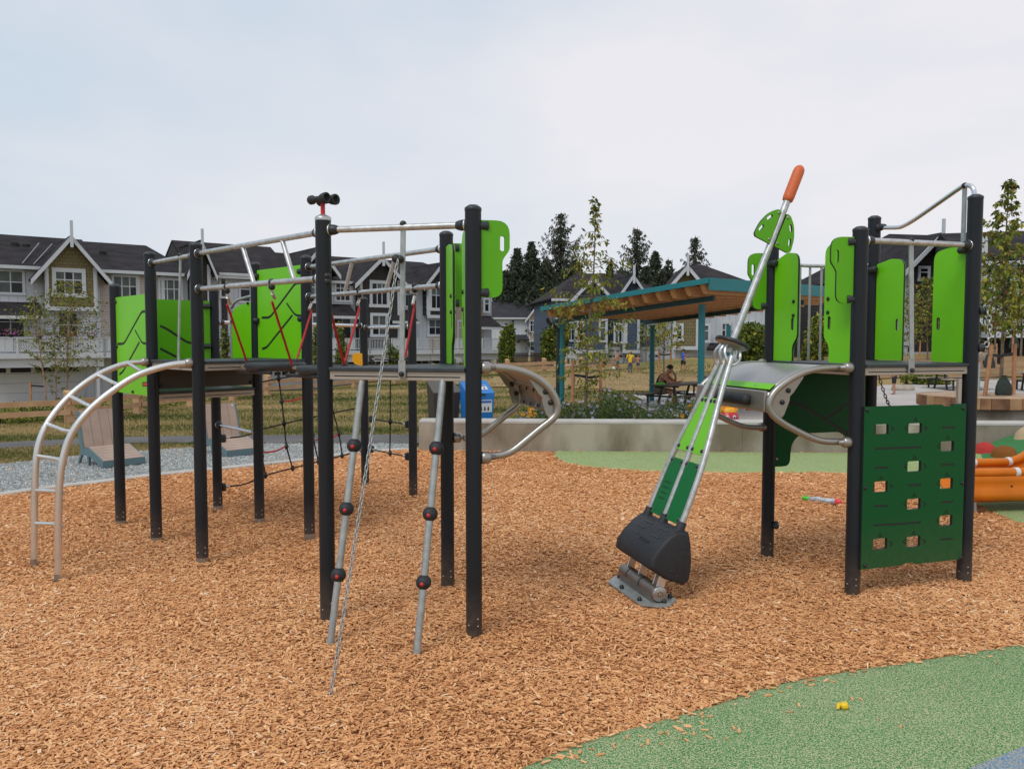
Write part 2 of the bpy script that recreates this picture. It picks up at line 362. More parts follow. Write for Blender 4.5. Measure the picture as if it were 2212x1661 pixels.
# dry lawn
def lawnmat(name, green, straw, lo, hi, scale=.35):
    m = pm(name, green, .95, 0, .1, 3, .8, 60, .1); N, L, b = nodes(m)
    tcn = N.new('ShaderNodeTexCoord'); mpn = N.new('ShaderNodeMapping'); mpn.inputs['Scale'].default_value = (.5, 1.5, 1); L.new(tcn.outputs['Object'], mpn.inputs[0])
    nz = N.new('ShaderNodeTexNoise'); nz.inputs['Scale'].default_value = scale; nz.inputs['Detail'].default_value = 10; nz.inputs['Roughness'].default_value = .65; L.new(mpn.outputs[0], nz.inputs['Vector'])
    r = N.new('ShaderNodeValToRGB'); r.color_ramp.elements[0].position = lo; r.color_ramp.elements[1].position = hi
    r.color_ramp.elements[0].color = (*green, 1); r.color_ramp.elements[1].color = (*straw, 1); L.new(nz.outputs['Fac'], r.inputs[0])
    n2 = N.new('ShaderNodeTexNoise'); n2.inputs['Scale'].default_value = 26; n2.inputs['Detail'].default_value = 6; L.new(tcn.outputs['Object'], n2.inputs['Vector'])
    r2 = N.new('ShaderNodeValToRGB'); r2.color_ramp.elements[0].position = .3; r2.color_ramp.elements[1].position = .75; r2.color_ramp.elements[0].color = (.55, .6, .5, 1); r2.color_ramp.elements[1].color = (1.25, 1.2, 1.15, 1)
    L.new(n2.outputs['Fac'], r2.inputs[0]); mu = N.new('ShaderNodeMixRGB'); mu.blend_type = 'MULTIPLY'; mu.inputs[0].default_value = 1
    L.new(r.outputs[0], mu.inputs[1]); L.new(r2.outputs[0], mu.inputs[2]); L.new(mu.outputs[0], b.inputs['Base Color']); return m
M_lawn = lawnmat('dry_lawn', (.105, .120, .036), (.36, .26, .125), .38, .56)
M_mulch = pm('bare_soil', (.20, .115, .06), .95, 0, .3, 2, .8, 40, .1, col2=(.30, .20, .10), detail=8)
# ================================================================ GROUND
def gridmesh(xs, ys, zf):
    mb = MB(); nx = len(xs)
    vs = [(x, y, zf(x, y)) for y in ys for x in xs]
    fs = [(j*nx+i, j*nx+i+1, (j+1)*nx+i+1, (j+1)*nx+i) for j in range(len(ys)-1) for i in range(nx-1)]
    return mb.add(vs, fs, 0, True)
xs = sorted(set([-400, -250, -150, -100, -70] + [x*1.0 for x in range(-60, 61)] + [70, 100, 150, 250, 400]))
ys = [-40, -10, 0, 5, 10] + [12+.8*i for i in range(60)] + [62, 66, 72, 80, 95, 120, 160, 220, 320, 500, 900]
o = obj('ground', gridmesh(xs, ys, lambda x, y: terrain(x, y) - (.022 if 11 < y < 13 else (.012 if y > 11 else .08))), M_lawn); o['kind'] = 'structure'
def sheet(name, poly, z, mat, zf=None, t=.04, loc=(0,0,0), kind='structure'):
    mb = MB()
    mb.prism(poly, lambda a, b, c: Vector((a, b, (zf(a, b) if zf else 0) + c)), z - t if t else z-.002, z, side=0)
    o = obj(name, mb, mat, loc=loc); o['kind'] = kind; return o
G2 = lambda u, v, z=0: tuple(gz(u, v, z)[:2])
WALLY = lambda x: 11.98 - .045*(x + 1.4)                    # foot of the retaining wall
kerb_in = [G2(*p) for p in [(-420,1160),(-200,1108),(0,1073),(137,1054),(247,1041),(325,1031),(450,1018),(549,1008),(658,996),(770,981),(830,976),(905,972)]]
# wood chip bed
chip_poly = [(-9, -3)] + [(p[0], p[1]) for p in kerb_in] + [(x, WALLY(x)) for x in (0, 2, 4, 6, 9, 13)] + [(13, -3)]
sheet('chip_surface', chip_poly, -.010, M_chipbase)
# kerb
def ribbon(pts, w_, off=0):
    P = [Vector(p) for p in pts]; a, b = [], []
    for i in range(len(P)):
        t = (P[min(i+1, len(P)-1)] - P[max(i-1, 0)]).normalized(); n = Vector((-t.y, t.x))
        a.append(P[i] + n*off); b.append(P[i] + n*(off+w_))
    return a, b
ks = smoothpts([Vector((p[0], p[1], 0)) for p in kerb_in], 3); ks2 = [(p.x, p.y) for p in ks]
ka, kb = ribbon(ks2, .13)
mb = MB(); n = len(ka)
vs = [(p.x, p.y, z) for p, z in [(q, -.1) for q in ka] + [(q, .03) for q in ka] + [(q, .03) for q in kb] + [(q, -.1) for q in kb]]
mb.add(vs, [(k*n+i, k*n+i+1, (k+1)*n+i+1, (k+1)*n+i) for k in range(3) for i in range(n-1)])
o = obj('kerb', mb, M_concl); o['kind'] = 'structure'; o.modifiers.new('b', 'BEVEL').width = .012
# gravel strip between kerb and lawn
grav_top = [G2(*p) for p in [(883,958),(740,958),(570,959),(470,963),(422,967),(300,974),(172,984),(72,995),(0,1003),(-200,1026),(-420,1060)]]
grav_poly = [(p.x, p.y) for p in kb] + [(-1.6, 12.55)] + grav_top
sheet('gravel_surface', grav_poly, .003, M_gravel)
# asphalt path
pa = [G2(*p) for p in [(1000,938.5),(883,939),(760,939),(570,940),(425,941),(275,944),(120,950),(0,956),(-300,972)]]
pb = [G2(*p) for p in [(-300,985),(0,968),(120,962),(275,957),(422,955.5),(570,957.5),(740,957),(883,957),(1000,957)]]
sheet('path', pa + pb, .004, M_path)
# plaza beyond the wall
plz = [(1.9, 14.6), (3.2, 16.3), (3.0, 19), (3.6, 23), (6, 25.5), (12, 26.5), (16.5, 27.5), (24, 27), (24, 12), (4.6, 12.35), (3.2, 12.9)]
for (a, b_) in (((3.2, 16.9), (20, 16.9)), ((3.2, 20.4), (20, 20.4)), ((8.0, 12.4), (8.0, 25)), ((12.0, 12.2), (12.0, 25))):
    pass
# planting soil bed behind the wall
sheet('planting_bed', [(-.1, 12.25), (.3, 13.6), (1.9, 14.9), (3.4, 15.0), (4.4, 13.2), (4.7, 12.05)], .03, M_mulch, t=.1)
# bare soil on the right-hand mounds
def patch(name, poly, mat, z=.0, st=.8):
    mb = MB(); x0 = min(p[0] for p in poly); x1 = max(p[0] for p in poly); y0 = min(p[1] for p in poly); y1 = max(p[1] for p in poly)
    nx = int((x1-x0)/st)+1; ny = int((y1-y0)/st)+1; ids = {}; vs = []; fs = []
    def vid(i, j):
        if (i, j) not in ids: ids[(i, j)] = len(vs); x, y = x0+i*st, y0+j*st; vs.append((x, y, terrain(x, y) + z))
        return ids[(i, j)]
    for i in range(nx):
        for j in range(ny):
            if inpoly((x0+(i+.5)*st, y0+(j+.5)*st), poly): fs.append((vid(i,j), vid(i+1,j), vid(i+1,j+1), vid(i,j+1)))
    mb.add(vs, fs, 0, True); o = obj(name, mb, mat); o['kind'] = 'structure'; return o
patch('plaza', plz, M_plaza, .03, .4)
cpoly = lambda cx, cy, rx, ry, s: [(cx + rx*math.cos(a)*(1+.15*math.sin(3*a+s)), cy + ry*math.sin(a)*(1+.15*math.cos(2*a+s))) for a in [2*math.pi*i/28 for i in range(28)]]
patch('bare_soil', cpoly(17.0, 33, 6.5, 5, 1), M_mulch, .02)
patch('bare_soil', cpoly(9.5, 43.3, 3.6, 2.6, 2), M_mulch, .02)
patch('bare_soil', cpoly(5.0, 30, 7, 4.4, 3), pm('worn_straw_lawn', (.25, .165, .08), .95, 0, .2, 2, .8, 40, .1, col2=(.36, .26, .13), detail=10), .02)
# rubber surfaces
near_edge = [G2(*p, .02) for p in [(900,1790),(1111,1661),(1250,1602),(1387,1562),(1541,1519),(1643,1483),(1797,1452),(2001,1421),(2212,1388),(2500,1350)]]
ne = [(p.x, p.y) for p in smoothpts([(a, b, 0) for a, b in near_edge], 4)]
near_poly = ne + [(6, 1), (6, -2), (-.6, -2), (-.6, 1.5)]
def raised(name, poly, h, mat, inset=.10):
    """sheet with a rounded shoulder"""
    mb = MB(); P = [Vector(p) for p in poly]; n = len(P)
    ar = sum(P[i].x*P[(i+1) % n].y - P[(i+1) % n].x*P[i].y for i in range(n)); sg = 1 if ar > 0 else -1
    def ins(d):
        o_ = []
        for i in range(n):
            t = (P[(i+1) % n]-P[i-1]).normalized(); o_.append(P[i] + Vector((-t.y, t.x))*sg*d)
        return o_
    rings = [(0, -.03), (0, h*.2), (inset*.2, h*.62), (inset*.5, h*.9), (inset, h)]
    vs = []
    for d, z in rings: vs += [(p.x, p.y, z) for p in ins(d)]
    fs = []
    for k in range(len(rings)-1):
        for i in range(n):
            f = (k*n+i, k*n+(i+1) % n, (k+1)*n+(i+1) % n, (k+1)*n+i); fs.append(f if sg > 0 else f[::-1])
    mb.add(vs, fs, 0, True)
    top = ins(inset); tr = geometry.tessellate_polygon([[Vector((p.x, p.y, 0)) for p in top]])
    tf = []
    for t in tr:
        a, b, c = (top[i] for i in t); tf.append(tuple(t) if (b.x-a.x)*(c.y-a.y)-(b.y-a.y)*(c.x-a.x) > 0 else tuple(t)[::-1])
    mb.add([(p.x, p.y, h) for p in top], tf, 0, True)
    o = obj(name, mb, mat); o['kind'] = 'structure'; return o
raised('rubber_surface', near_poly, .035, M_rubg)
bl = [G2(*p, .035) for p in [(1900,1760),(2093,1661),(2212,1613),(2350,1560)]]
sheet('rubber_inlay', bl + [(4, 2.2), (2.0, 2.0)], .039, M_rubb)
far_edge = [G2(*p) for p in [(1197,984),(1212,995),(1232,1003),(1300,1012),(1400,1018),(1500,1020),(1640,1021.5),(1830,1023),(1960,1040),(2040,1062),(2100,1085),(2140,1105),(2180,1122),(2212,1132),(2400,1165)]]
fe = [(p.x, p.y) for p in smoothpts([(a, b, 0) for a, b in far_edge], 3)]
far_poly = fe + [(11, 7), (11, WALLY(11)-.02)] + [(x, WALLY(x)-.02) for x in (9, 6, 3)] + [(.65, WALLY(.65)-.02)]
raised('rubber_surface', far_poly[::-1], .02, M_rubl, .06)
# play mound to the right of the tower
def moundz(x, y):
    t = max(0, min(1, (x - 5.9)/2.4)); t = t*t*(3-2*t)
    s = max(0, min(1, (y-8.5)/1.6)); s = s*s*(3-2*s)
    return .46*t*s
mxs = [5.7 + .14*i for i in range(40)]; mys = [7.6 + .15*i for i in range(26)]
o = obj('rubber_mound', gridmesh(mxs, [y for y in mys if y < 11.55], lambda x, y: .023 + moundz(x, y)), M_rubl); o['kind'] = 'structure'
M_b = [(x, y) for x in mxs for y in mys]
def dmound(name, cx, cy, rx, ry, h, mat):
    mb = MB(); n = 20; vs = [(cx, cy, moundz(cx, cy) + h + .02)]; fs = []
    for k in range(1, 7):
        t = k/6
        for j in range(n):
            a = 2*math.pi*j/n; x = cx + rx*t*math.cos(a); y = cy + ry*t*math.sin(a); vs.append((x, y, moundz(x, y) + .02 + h*math.sqrt(max(0, 1-t*t)) - (.02 if k == 6 else 0)))
    fs = [(0, 1+j, 1+(j+1) % n) for j in range(n)] + [(1+(k-1)*n+j, 1+k*n+j, 1+k*n+(j+1) % n, 1+(k-1)*n+(j+1) % n) for k in range(1, 6) for j in range(n)]
    mb.add(vs, fs, 0, True); return obj(name, mb, mat, loc=(cx, cy, 0))
tag(dmound('climbing_dome', 6.58, 11.1, .125, .2, .13, M_rubr), 'red rubber climbing dome on the green play mound', 'climbing dome')
tag(dmound('climbing_dome', 6.58, 10.65, .135, .22, .14, M_rubo), 'ochre brown rubber climbing dome beside the orange slide', 'climbing dome')
tag(dmound('climbing_dome', 7.35, 11.25, .26, .2, .16, M_rubs), 'sand coloured rubber dome at the top of the play mound', 'climbing dome')
mb = MB(); cxm, cym = 7.25, 10.55; vs = [(cxm, cym, moundz(cxm, cym)+.035)]; n = 26
for k in range(1, 9):
    for j in range(n):
        a = 2*math.pi*j/n; x = cxm + .95*k/8*math.cos(a)*(1+.1*math.sin(2*a)); y = cym + .95*k/8*math.sin(a); vs.append((x, y, moundz(x, y)+.03))
mb.add(vs, [(0, 1+j, 1+(j+1) % n) for j in range(n)] + [(1+(k-1)*n+j, 1+k*n+j, 1+k*n+(j+1) % n, 1+(k-1)*n+(j+1) % n) for k in range(1, 8) for j in range(n)], 0, True)
obj('rubber_inlay', mb, M_rubd)['kind'] = 'structure'
# ---------------------------------------------------------------- retaining wall (seat wall)
wr = root('retaining_wall', 'low grey concrete seat wall with pale smooth top behind the wood chips', 'wall', (0, WALLY(0), 0))
def wallbox(mb, x0, x1, z0, z1, fo, bo):
    k = 14
    for i in range(k):
        a = x0+(x1-x0)*i/k; b = x0+(x1-x0)*(i+1)/k
        vs = [(a, WALLY(a)+fo, z0), (b, WALLY(b)+fo, z0), (b, WALLY(b)+bo, z0), (a, WALLY(a)+bo, z0)]; vs += [(x, y, z1) for x, y, z in vs]
        mb.add(vs, [(0,3,2,1),(4,5,6,7),(0,1,5,4),(2,3,7,6),(3,0,4,7),(1,2,6,5)])
mb = MB(); wallbox(mb, -1.40, 3.4, -.1, .415, 0, .42); obj('wall_section', mb, M_conc, wr)
mb = MB(); wallbox(mb, 3.403, 8.2, -.1, .415, 0, .42); obj('wall_section', mb, M_conc, wr)
mb = MB(); wallbox(mb, 8.203, 13, -.1, .415, 0, .42); obj('wall_section', mb, M_conc, wr)
mb = MB(); wallbox(mb, -1.40, 13, .417, .455, 0, .42); obj('coping', mb, M_concl, wr, bevel=.006)
# ================================================================ SCATTERED GROUND COVER (geometry nodes on points)
def scatter(name, pts, rots, scl, shade, size, mat, label, cat, kind='stuff', taper=None):
    me = bpy.data.meshes.new(name); n = len(pts); me.vertices.add(n); me.vertices.foreach_set('co', np.asarray(pts, 'f').ravel())
    for nm, dat, ty in (('rot', rots, 'FLOAT_VECTOR'), ('scl', scl, 'FLOAT_VECTOR'), ('shade', shade, 'FLOAT')):
        a = me.attributes.new(nm, ty, 'POINT'); a.data.foreach_set('value' if ty == 'FLOAT' else 'vector', np.asarray(dat, 'f').ravel())
    me.materials.append(mat)
    o = bpy.data.objects.new(name, me); link(o); tag(o, label, cat, kind=kind)
    g = bpy.data.node_groups.new(name, 'GeometryNodeTree'); g.interface.new_socket('Geometry', in_out='INPUT', socket_type='NodeSocketGeometry'); g.interface.new_socket('Geometry', in_out='OUTPUT', socket_type='NodeSocketGeometry')
    N = g.nodes; L = g.links; gi = N.new('NodeGroupInput'); go = N.new('NodeGroupOutput')
    if taper == 'stone': c = N.new('GeometryNodeMeshIcoSphere'); c.inputs['Radius'].default_value = size[0]; c.inputs['Subdivisions'].default_value = 1
    elif taper == 'blade':
        c = N.new('GeometryNodeMeshCone'); c.inputs['Vertices'].default_value = 3; c.inputs['Radius Bottom'].default_value = size[0]; c.inputs['Radius Top'].default_value = 0; c.inputs['Depth'].default_value = size[2]
    else: c = N.new('GeometryNodeMeshCube'); c.inputs['Size'].default_value = size
    sm_ = N.new('GeometryNodeSetMaterial'); sm_.inputs['Material'].default_value = mat; L.new(c.outputs['Mesh'], sm_.inputs[0])
    ip = N.new('GeometryNodeInstanceOnPoints'); L.new(gi.outputs[0], ip.inputs['Points']); L.new(sm_.outputs[0], ip.inputs['Instance'])
    for nm, sock in (('rot', 'Rotation'), ('scl', 'Scale')):
        na = N.new('GeometryNodeInputNamedAttribute'); na.data_type = 'FLOAT_VECTOR'; na.inputs['Name'].default_value = nm
        if sock == 'Rotation':
            er = N.new('FunctionNodeEulerToRotation'); L.new(na.outputs[0], er.inputs[0]); L.new(er.outputs[0], ip.inputs[sock])
        else: L.new(na.outputs[0], ip.inputs[sock])
    L.new(ip.outputs[0], go.inputs[0]); md = o.modifiers.new('scatter', 'NODES'); md.node_group = g
    return o
rs = np.random.RandomState(3)
def npin(px, py, poly):
    r = np.zeros(len(px), bool); j = len(poly)-1
    for i in range(len(poly)):
        xi, yi = poly[i][0], poly[i][1]; xj, yj = poly[j][0], poly[j][1]
        c = ((yi > py) != (yj > py)); r ^= c & (px < (xj-xi)*(py-yi)/((yj-yi) if yj != yi else 1e-9)+xi); j = i
    return r
px, py = [], []
for y0, y1, den in ((2.2,4,15000),(4,5.5,10500),(5.5,7.5,6000),(7.5,10,2600),(10,12.1,1500)):
    hw = y1*.70+.4; n = int(den*(y1-y0)*2*hw); px.append(rs.uniform(-hw, hw, n)); py.append(rs.uniform(y0, y1, n))
px = np.concatenate(px); py = np.concatenate(py)
k = npin(px, py, chip_poly) & ~npin(px, py, near_poly) & ~npin(px, py, far_poly); px, py = px[k], py[k]; n = len(px)
far = np.clip((py-3)/9, 0, 1)
und = .007 + .009*np.sin(px*1.7+py*.6)*np.cos(py*1.3-px*.4) + .004*np.sin(px*5.3+1)*np.sin(py*4.1)
for hx, hy in [(-3.50,7.09),(-2.91,6.48),(-2.30,5.87),(-2.87,7.74),(-2.29,7.19),(-1.69,6.61),(-1.08,4.62),(-1.67,9.04),(-1.05,8.44),(-.43,5.28),(-.21,4.36),(1.94,6.01),(2.2,5.1),(2.82,6.29),(3.08,5.38),(-3.1,5.47),(-3.48,5.84),(-.966,4.148),(-.49,3.997)]:
    und += .007*np.exp(-(((px-hx)**2+(py-hy)**2)/.012))
pz = rs.uniform(-.014, .012, n) + und
rot = np.stack([rs.normal(0, .21, n), rs.normal(0, .16, n), rs.uniform(0, 6.28, n)], 1)
L0 = np.exp(rs.normal(-.12, .45, n)); big = .86 + .62*far
scl = np.stack([L0*big, np.exp(rs.normal(0, .35, n))*big, rs.uniform(.7, 1.8, n)*big], 1)
pn = .5 + .10*np.sin(px*.9+1)*np.cos(py*.8) + .07*np.sin(px*3.1+py*1.7)*np.sin(py*2.3) ; sh = np.clip(rs.normal(pn, .24, n), 0, 1)
scatter('wood_chips', np.stack([px, py, pz], 1), rot, scl, sh, (.0275, .0072, .0024), M_chip, 'loose tan wood chips covering the whole play area', 'wood chips')
# stray chips lying on the rubber
sx, sy = [], []
for (u, v, q, sp_) in [(1490,1583,9,.05),(1300,1604,4,.12),(1490,1540,5,.2),(1640,1500,6,.3),(1200,1640,10,.18),(1570,1595,2,.05),(2180,1457,2,.2),(1900,1500,4,.5),(1400,1575,7,.15),(1750,1480,5,.3)]:
    p = gz(u, v, .035)
    for _ in range(q): sx.append(p.x + rs.normal(0, sp_)); sy.append(p.y + rs.normal(0, sp_*.7))
for _ in range(170):
    q_ = ne[rs.randint(len(ne))]; q2_ = ne[min(len(ne)-1, ne.index(q_)+1)]; t_ = rs.rand(); off_ = abs(rs.normal(0, .05)); sx.append(q_[0]*(1-t_)+q2_[0]*t_ + off_*.5); sy.append(q_[1]*(1-t_)+q2_[1]*t_ - off_)
for _ in range(25): q_ = Vector((.845+rs.normal(0,.05), 5.1+rs.normal(0,.14))); sx.append(q_.x); sy.append(q_.y)
for _ in range(60): sx.append(rs.uniform(1, 7)); sy.append(rs.uniform(9.2, 11.6))
sx = np.array(sx); sy = np.array(sy); k1 = npin(sx, sy, near_poly); k2 = npin(sx, sy, far_poly); k = k1 | k2; sx, sy, k1 = sx[k], sy[k], k1[k]; n = len(sx)
scatter('stray_chips', np.stack([sx, sy, np.where(k1, .038, .026)], 1), np.stack([rs.normal(0,.08,n), rs.normal(0,.08,n), rs.uniform(0,6.28,n)],1), np.stack([rs.uniform(.5,1.3,n)]*3,1), rs.uniform(.2,.9,n), (.030,.009,.003), M_chip, 'scattered stray wood chips lying on the green rubber', 'wood chips')
# gravel stones
n = 90000; gx = rs.uniform(-9.5, 0, n); gy = rs.uniform(6.5, 13, n); k = npin(gx, gy, grav_poly) & (gx > -gy*.68-.3); gx, gy = gx[k], gy[k]; n = len(gx)
scatter('gravel', np.stack([gx, gy, rs.uniform(-.006,.008,n)],1), rs.uniform(0,6.28,(n,3)), rs.uniform(.5,1.5,(n,3)), np.clip(rs.normal(.55,.25,n),0,1), (.011,0,0), M_gravelst, 'loose grey gravel strip between the kerb and the lawn', 'gravel', taper='stone')
# chips kicked onto gravel
n = 900; gx = rs.uniform(-8, 0, n); gy = rs.uniform(7, 12.2, n); k = npin(gx, gy, grav_poly); gx, gy = gx[k], gy[k]; n = len(gx)
scatter('stray_chips', np.stack([gx, gy, np.full(n,.012)],1), np.stack([rs.normal(0,.2,n), rs.normal(0,.2,n), rs.uniform(0,6.28,n)],1), rs.uniform(.7,1.3,(n,3)), rs.uniform(.2,.9,n), (.034,.01,.003), M_chip, 'scattered stray wood chips lying on the grey gravel', 'wood chips')
# grass blades of the dry lawn
M_blade = attrcol('grass_blade', [(0, (.035,.060,.013)), (.35, (.10,.125,.032)), (.55, (.24,.195,.078)), (1, (.48,.36,.18))], .9, .1)
n = 200000; gy = 10.6 + 27*rs.uniform(0, 1, n)**1.6; gx = rs.uniform(-.70, .34, n)*gy
k = ~npin(gx, gy, pa+pb) & ~npin(gx, gy, grav_poly) & ~npin(gx, gy, plz) & ((gy > 14) | (gx < -1.45)) & ((gy > WALLY(gx)+.45) | (gx < -1.5)) & (gy > 10.2); k &= ~npin(gx, gy, chip_poly)
gx, gy = gx[k], gy[k]; n = len(gx); gzz = np.array([terrain(a, b) for a, b in zip(gx, gy)])
pat = .5 + .5*(np.sin(gx*.55+gy*.9)*.35 + np.sin(gx*1.3-gy*2.1+1)*.25 + np.sin(gx*.21+gy*3.3)*.3 + np.sin(gy*1.27+.5)*.3)
sc_ = 1 + (gy-12)/14
scatter('lawn_grass', np.stack([gx, gy, gzz-.01],1), np.stack([rs.normal(0,.5,n), rs.normal(0,.5,n), rs.uniform(0,6.28,n)],1), np.stack([sc_*1.3, sc_*1.3, rs.uniform(.5,1.3,n)*(1+(gy-12)/60)],1), np.clip(pat+.02+rs.normal(0,.18,n),0,1), (.0045,0,.05), M_blade, 'short half dry grass of the lawn behind the path', 'grass', taper='blade')
# ================================================================ CLIMBING FRAME (left structure)
CF = root('playground_climber', 'long charcoal and lime playground climber with arched ladder, rope bridge and monkey-bar rails', 'playground climber', (-1.6, 6.3, 0))
PP = {'1':(-3.50,7.09,2.13),'2':(-2.91,6.48,2.345),'3':(-2.30,5.87,2.345),'4':(-2.87,7.74,2.13),'5':(-2.29,7.19,2.33),'6':(-1.69,6.61,2.33),
      '7':(-1.08,4.62,2.345),'8':(-1.67,9.04,2.12),'9':(-1.05,8.44,2.13),'10':(-.43,5.28,2.345),'11':(-.21,4.36,2.36)}
PR = .0445
def bolt_mb(r=.011, h=.007):
    return lambda: MB().lathe([(0, h), (r*.7, h*.85), (r, h*.3), (r, 0), (0, 0)][::-1], n=10)
def bolt(parent, P, d, r=.011, h=.008, mat=None, key=None):
    mat = mat or M_blk
    return unit(('bolt', r, h, mat.name), bolt_mb(r, h), mat, 'bolt', parent, along(P, d))
def post(rt, x, y, zt, foot=True, cap=True, r=PR):
    p = obj('post', MB().tube([(x, y, .050 if foot else -.05), (x, y, zt)], r, 28), M_post, rt)
    if foot: obj('post_foot', MB().tube([(x, y, -.06), (x, y, .055)], r*.985, 28), M_satin, p)
    if cap:
        obj('post_cap', MB().lathe([(r*1.01, -.012), (r*1.04, -.010), (r*1.04, .004), (r*.97, .007), (r*.9, .010), (r*.55, .020), (0, .024)], (x, y, zt), n=28), M_cap, p)
    d = Vector((-x, -y, 0)).normalized(); a = math.atan2(d.y, d.x)
    for da, z in ((.5, .085), (.5, .125), (-.7, .09)):
        dd = Vector((math.cos(a+da), math.sin(a+da), 0)); bolt(p, Vector((x, y, z)) + dd*r, dd, .006, .004, M_satin)
    return p
PO = {}
for k_, (x, y, z) in PP.items(): PO[k_] = post(CF, x, y, z, k_ not in ('7', '10', '9', '11') , k_ != '7')
P3 = lambda k, z=0: Vector((PP[k][0], PP[k][1], z))
def hdir(a, b): d = Vector(b)-Vector(a); d.z = 0; return d.normalized()
# clamp: dark tapered knob with a light collar
def clamp(parent, P, d, r0=.030, r1=.016, L_=.052, mat=None):
    mat = mat or M_cap
    return unit(('clamp', r0, r1, L_, mat.name), lambda: MB().lathe([(0, 0), (r0*1.06, 0), (r0*1.06, .008), (r0, .009), (r0, .022), (r0*.93, .032), (r1*1.25, L_*.92), (r1*1.1, L_), (0, L_)], n=16), mat, 'clamp', parent, along(P, d))
def collar(parent, P, d, r=.033):
    return unit(('collar', r), lambda: MB().lathe([(0, 0), (r, 0), (r, .008), (0, .008)], n=16), M_alu, 'collar', parent, along(P, d))
def rail(rt, A, B, r=.0175, mat=None, ends=(1, 1), pr=PR, name='rail'):
    A = Vector(A); B = Vector(B); d = (B-A).normalized()
    a = A + d*(pr if ends[0] else 0); b = B - d*(pr if ends[1] else 0)
    o = obj(name, MB().tube([a, b], r, 14), mat or M_galv, rt)
    if ends[0]: collar(o, a - d*.004, d); clamp(o, a, d, r1=r)
    if ends[1]: collar(o, b + d*.004, -d); clamp(o, b, -d, r1=r)
    return o
def knob(parent, P, r=.021): return unit(('knob', r), lambda: MB().ball((0,0,0), r, 14, 10), M_blk, 'knob', parent, Matrix.Translation(P))
# --- HDPE board with recessed black grooves
def board(rt, name, O, ex, ey, outline, holes=(), grooves=(), mat=None, t=.015, label=None):
    ex = Vector(ex).normalized(); ey = Vector(ey).normalized(); en = ex.cross(ey); O = Vector(O)
    f3 = lambda a, b, c: O + ex*a + ey*b + en*c
    mb = MB()
    mb.prism(outline, f3, -t/2, t/2, mi=1, holes=holes, side=1)
    hs = list(holes) + list(grooves)
    mb.prism(outline, f3, t/2 + .0001, t/2 + .0022, mi=0, holes=hs, side=0)
    mb.prism(outline, f3, -t/2 - .0022, -t/2 - .0001, mi=0, holes=hs, side=0)
    return obj(name, mb, [mat or M_lime, M_core], rt, label=label)
UP = Vector((0,0,1))
class Pl:                                                    # vertical plane through A towards B, pixel survey -> (s, z)
    def __init__(s, A, B):
        s.A = Vector((A[0], A[1], 0)); s.e = hdir(A, B); s.n = Vector((s.e.y, -s.e.x, 0)); s.L = (Vector((B[0], B[1], 0))-s.A).length
    def sz(s, u, v, d=0):
        p = hit(u, v, s.A + s.n*d, s.n); return ((p-s.A).dot(s.e), p.z)
    def pt(s, a, z, d=0): return s.A + s.e*a + s.n*d + UP*z
    def P(s, u, v, d=0): return hit(u, v, s.A + s.n*d, s.n)
PA = Pl(PP['1'], PP['2'])
# ---- decks
DZ, DZL = 1.50, 1.235
def deck(rt, pts, z, name='deck'):
    P = [Vector((p[0], p[1])) for p in pts]; c = sum(P, Vector((0,0)))/len(P)
    f3 = lambda a, b, cc: Vector((a, b, cc))
    poly = [tuple(c + (p-c)*.965) for p in P]
    o = obj(name, MB().prism(poly, f3, z-.022, z, 0), M_deck, rt, bevel=.004)
    # ribs across the deck
    mb = MB(); e = (P[1]-P[0]).normalized(); q = Vector((-e.y, e.x))
    for i in range(1, 12):
        for (a, b) in ((0, 1),):
            pass
    return o
def edgebeam(rt, A, B, z, h=.050, mat=None, pr=PR):
    A = Vector((*A[:2], 0)); B = Vector((*B[:2], 0)); d = (B-A).normalized(); a = A + d*pr*.9; b = B - d*pr*.9
    o = obj('edge_beam', MB().beam(a + UP*(z-h/2-.020), b + UP*(z-h/2-.020), .034, h), mat or M_cream, rt, bevel=.003)
    n = Vector((d.y, -d.x, 0))
    for s_ in (-1, 1):
        mb = MB(); off = n*s_*.0178
        for dz in (-.004,): mb.beam(a + d*.03 + off + UP*(z-h/2-.020+dz), b - d*.03 + off + UP*(z-h/2-.020+dz), .0016, .006)
        obj('beam_groove', mb, M_blk, o)
        for t in (.12, .88): pass
    mb = MB().beam(a + UP*(z-.010), b + UP*(z-.010), .062, .022); obj('edge_strip', mb, M_deck, o, bevel=.004)
    return o
deck(CF, [PP['3'], PP['6'], PP['5'], PP['2']], DZ); deck(CF, [PP['2'], PP['5'], PP['4'], PP['1']], DZL); deck(CF, [PP['7'], PP['11'], PP['10']], DZ)
for a, b, z in (('3','6',DZ),('2','3',DZ),('6','5',DZ),('2','5',DZL),('4','5',DZL),('7','11',DZ),('11','10',DZ),('7','10',DZ)):
    edgebeam(CF, PP[a], PP[b], z)
# riser panel between the two decks
pl = Pl(PP['2'], PP['5'])
rp_ = board(CF, 'riser_panel', pl.A, pl.e, UP, [(.05, 1.26), (pl.L-.05, 1.26), (pl.L-.05, 1.44), (.05, 1.44)], mat=M_dkbrown)
for s_ in (.07, pl.L-.07):
    for z in (1.285, 1.415): knob(rp_, pl.pt(s_, z, .012), .016)
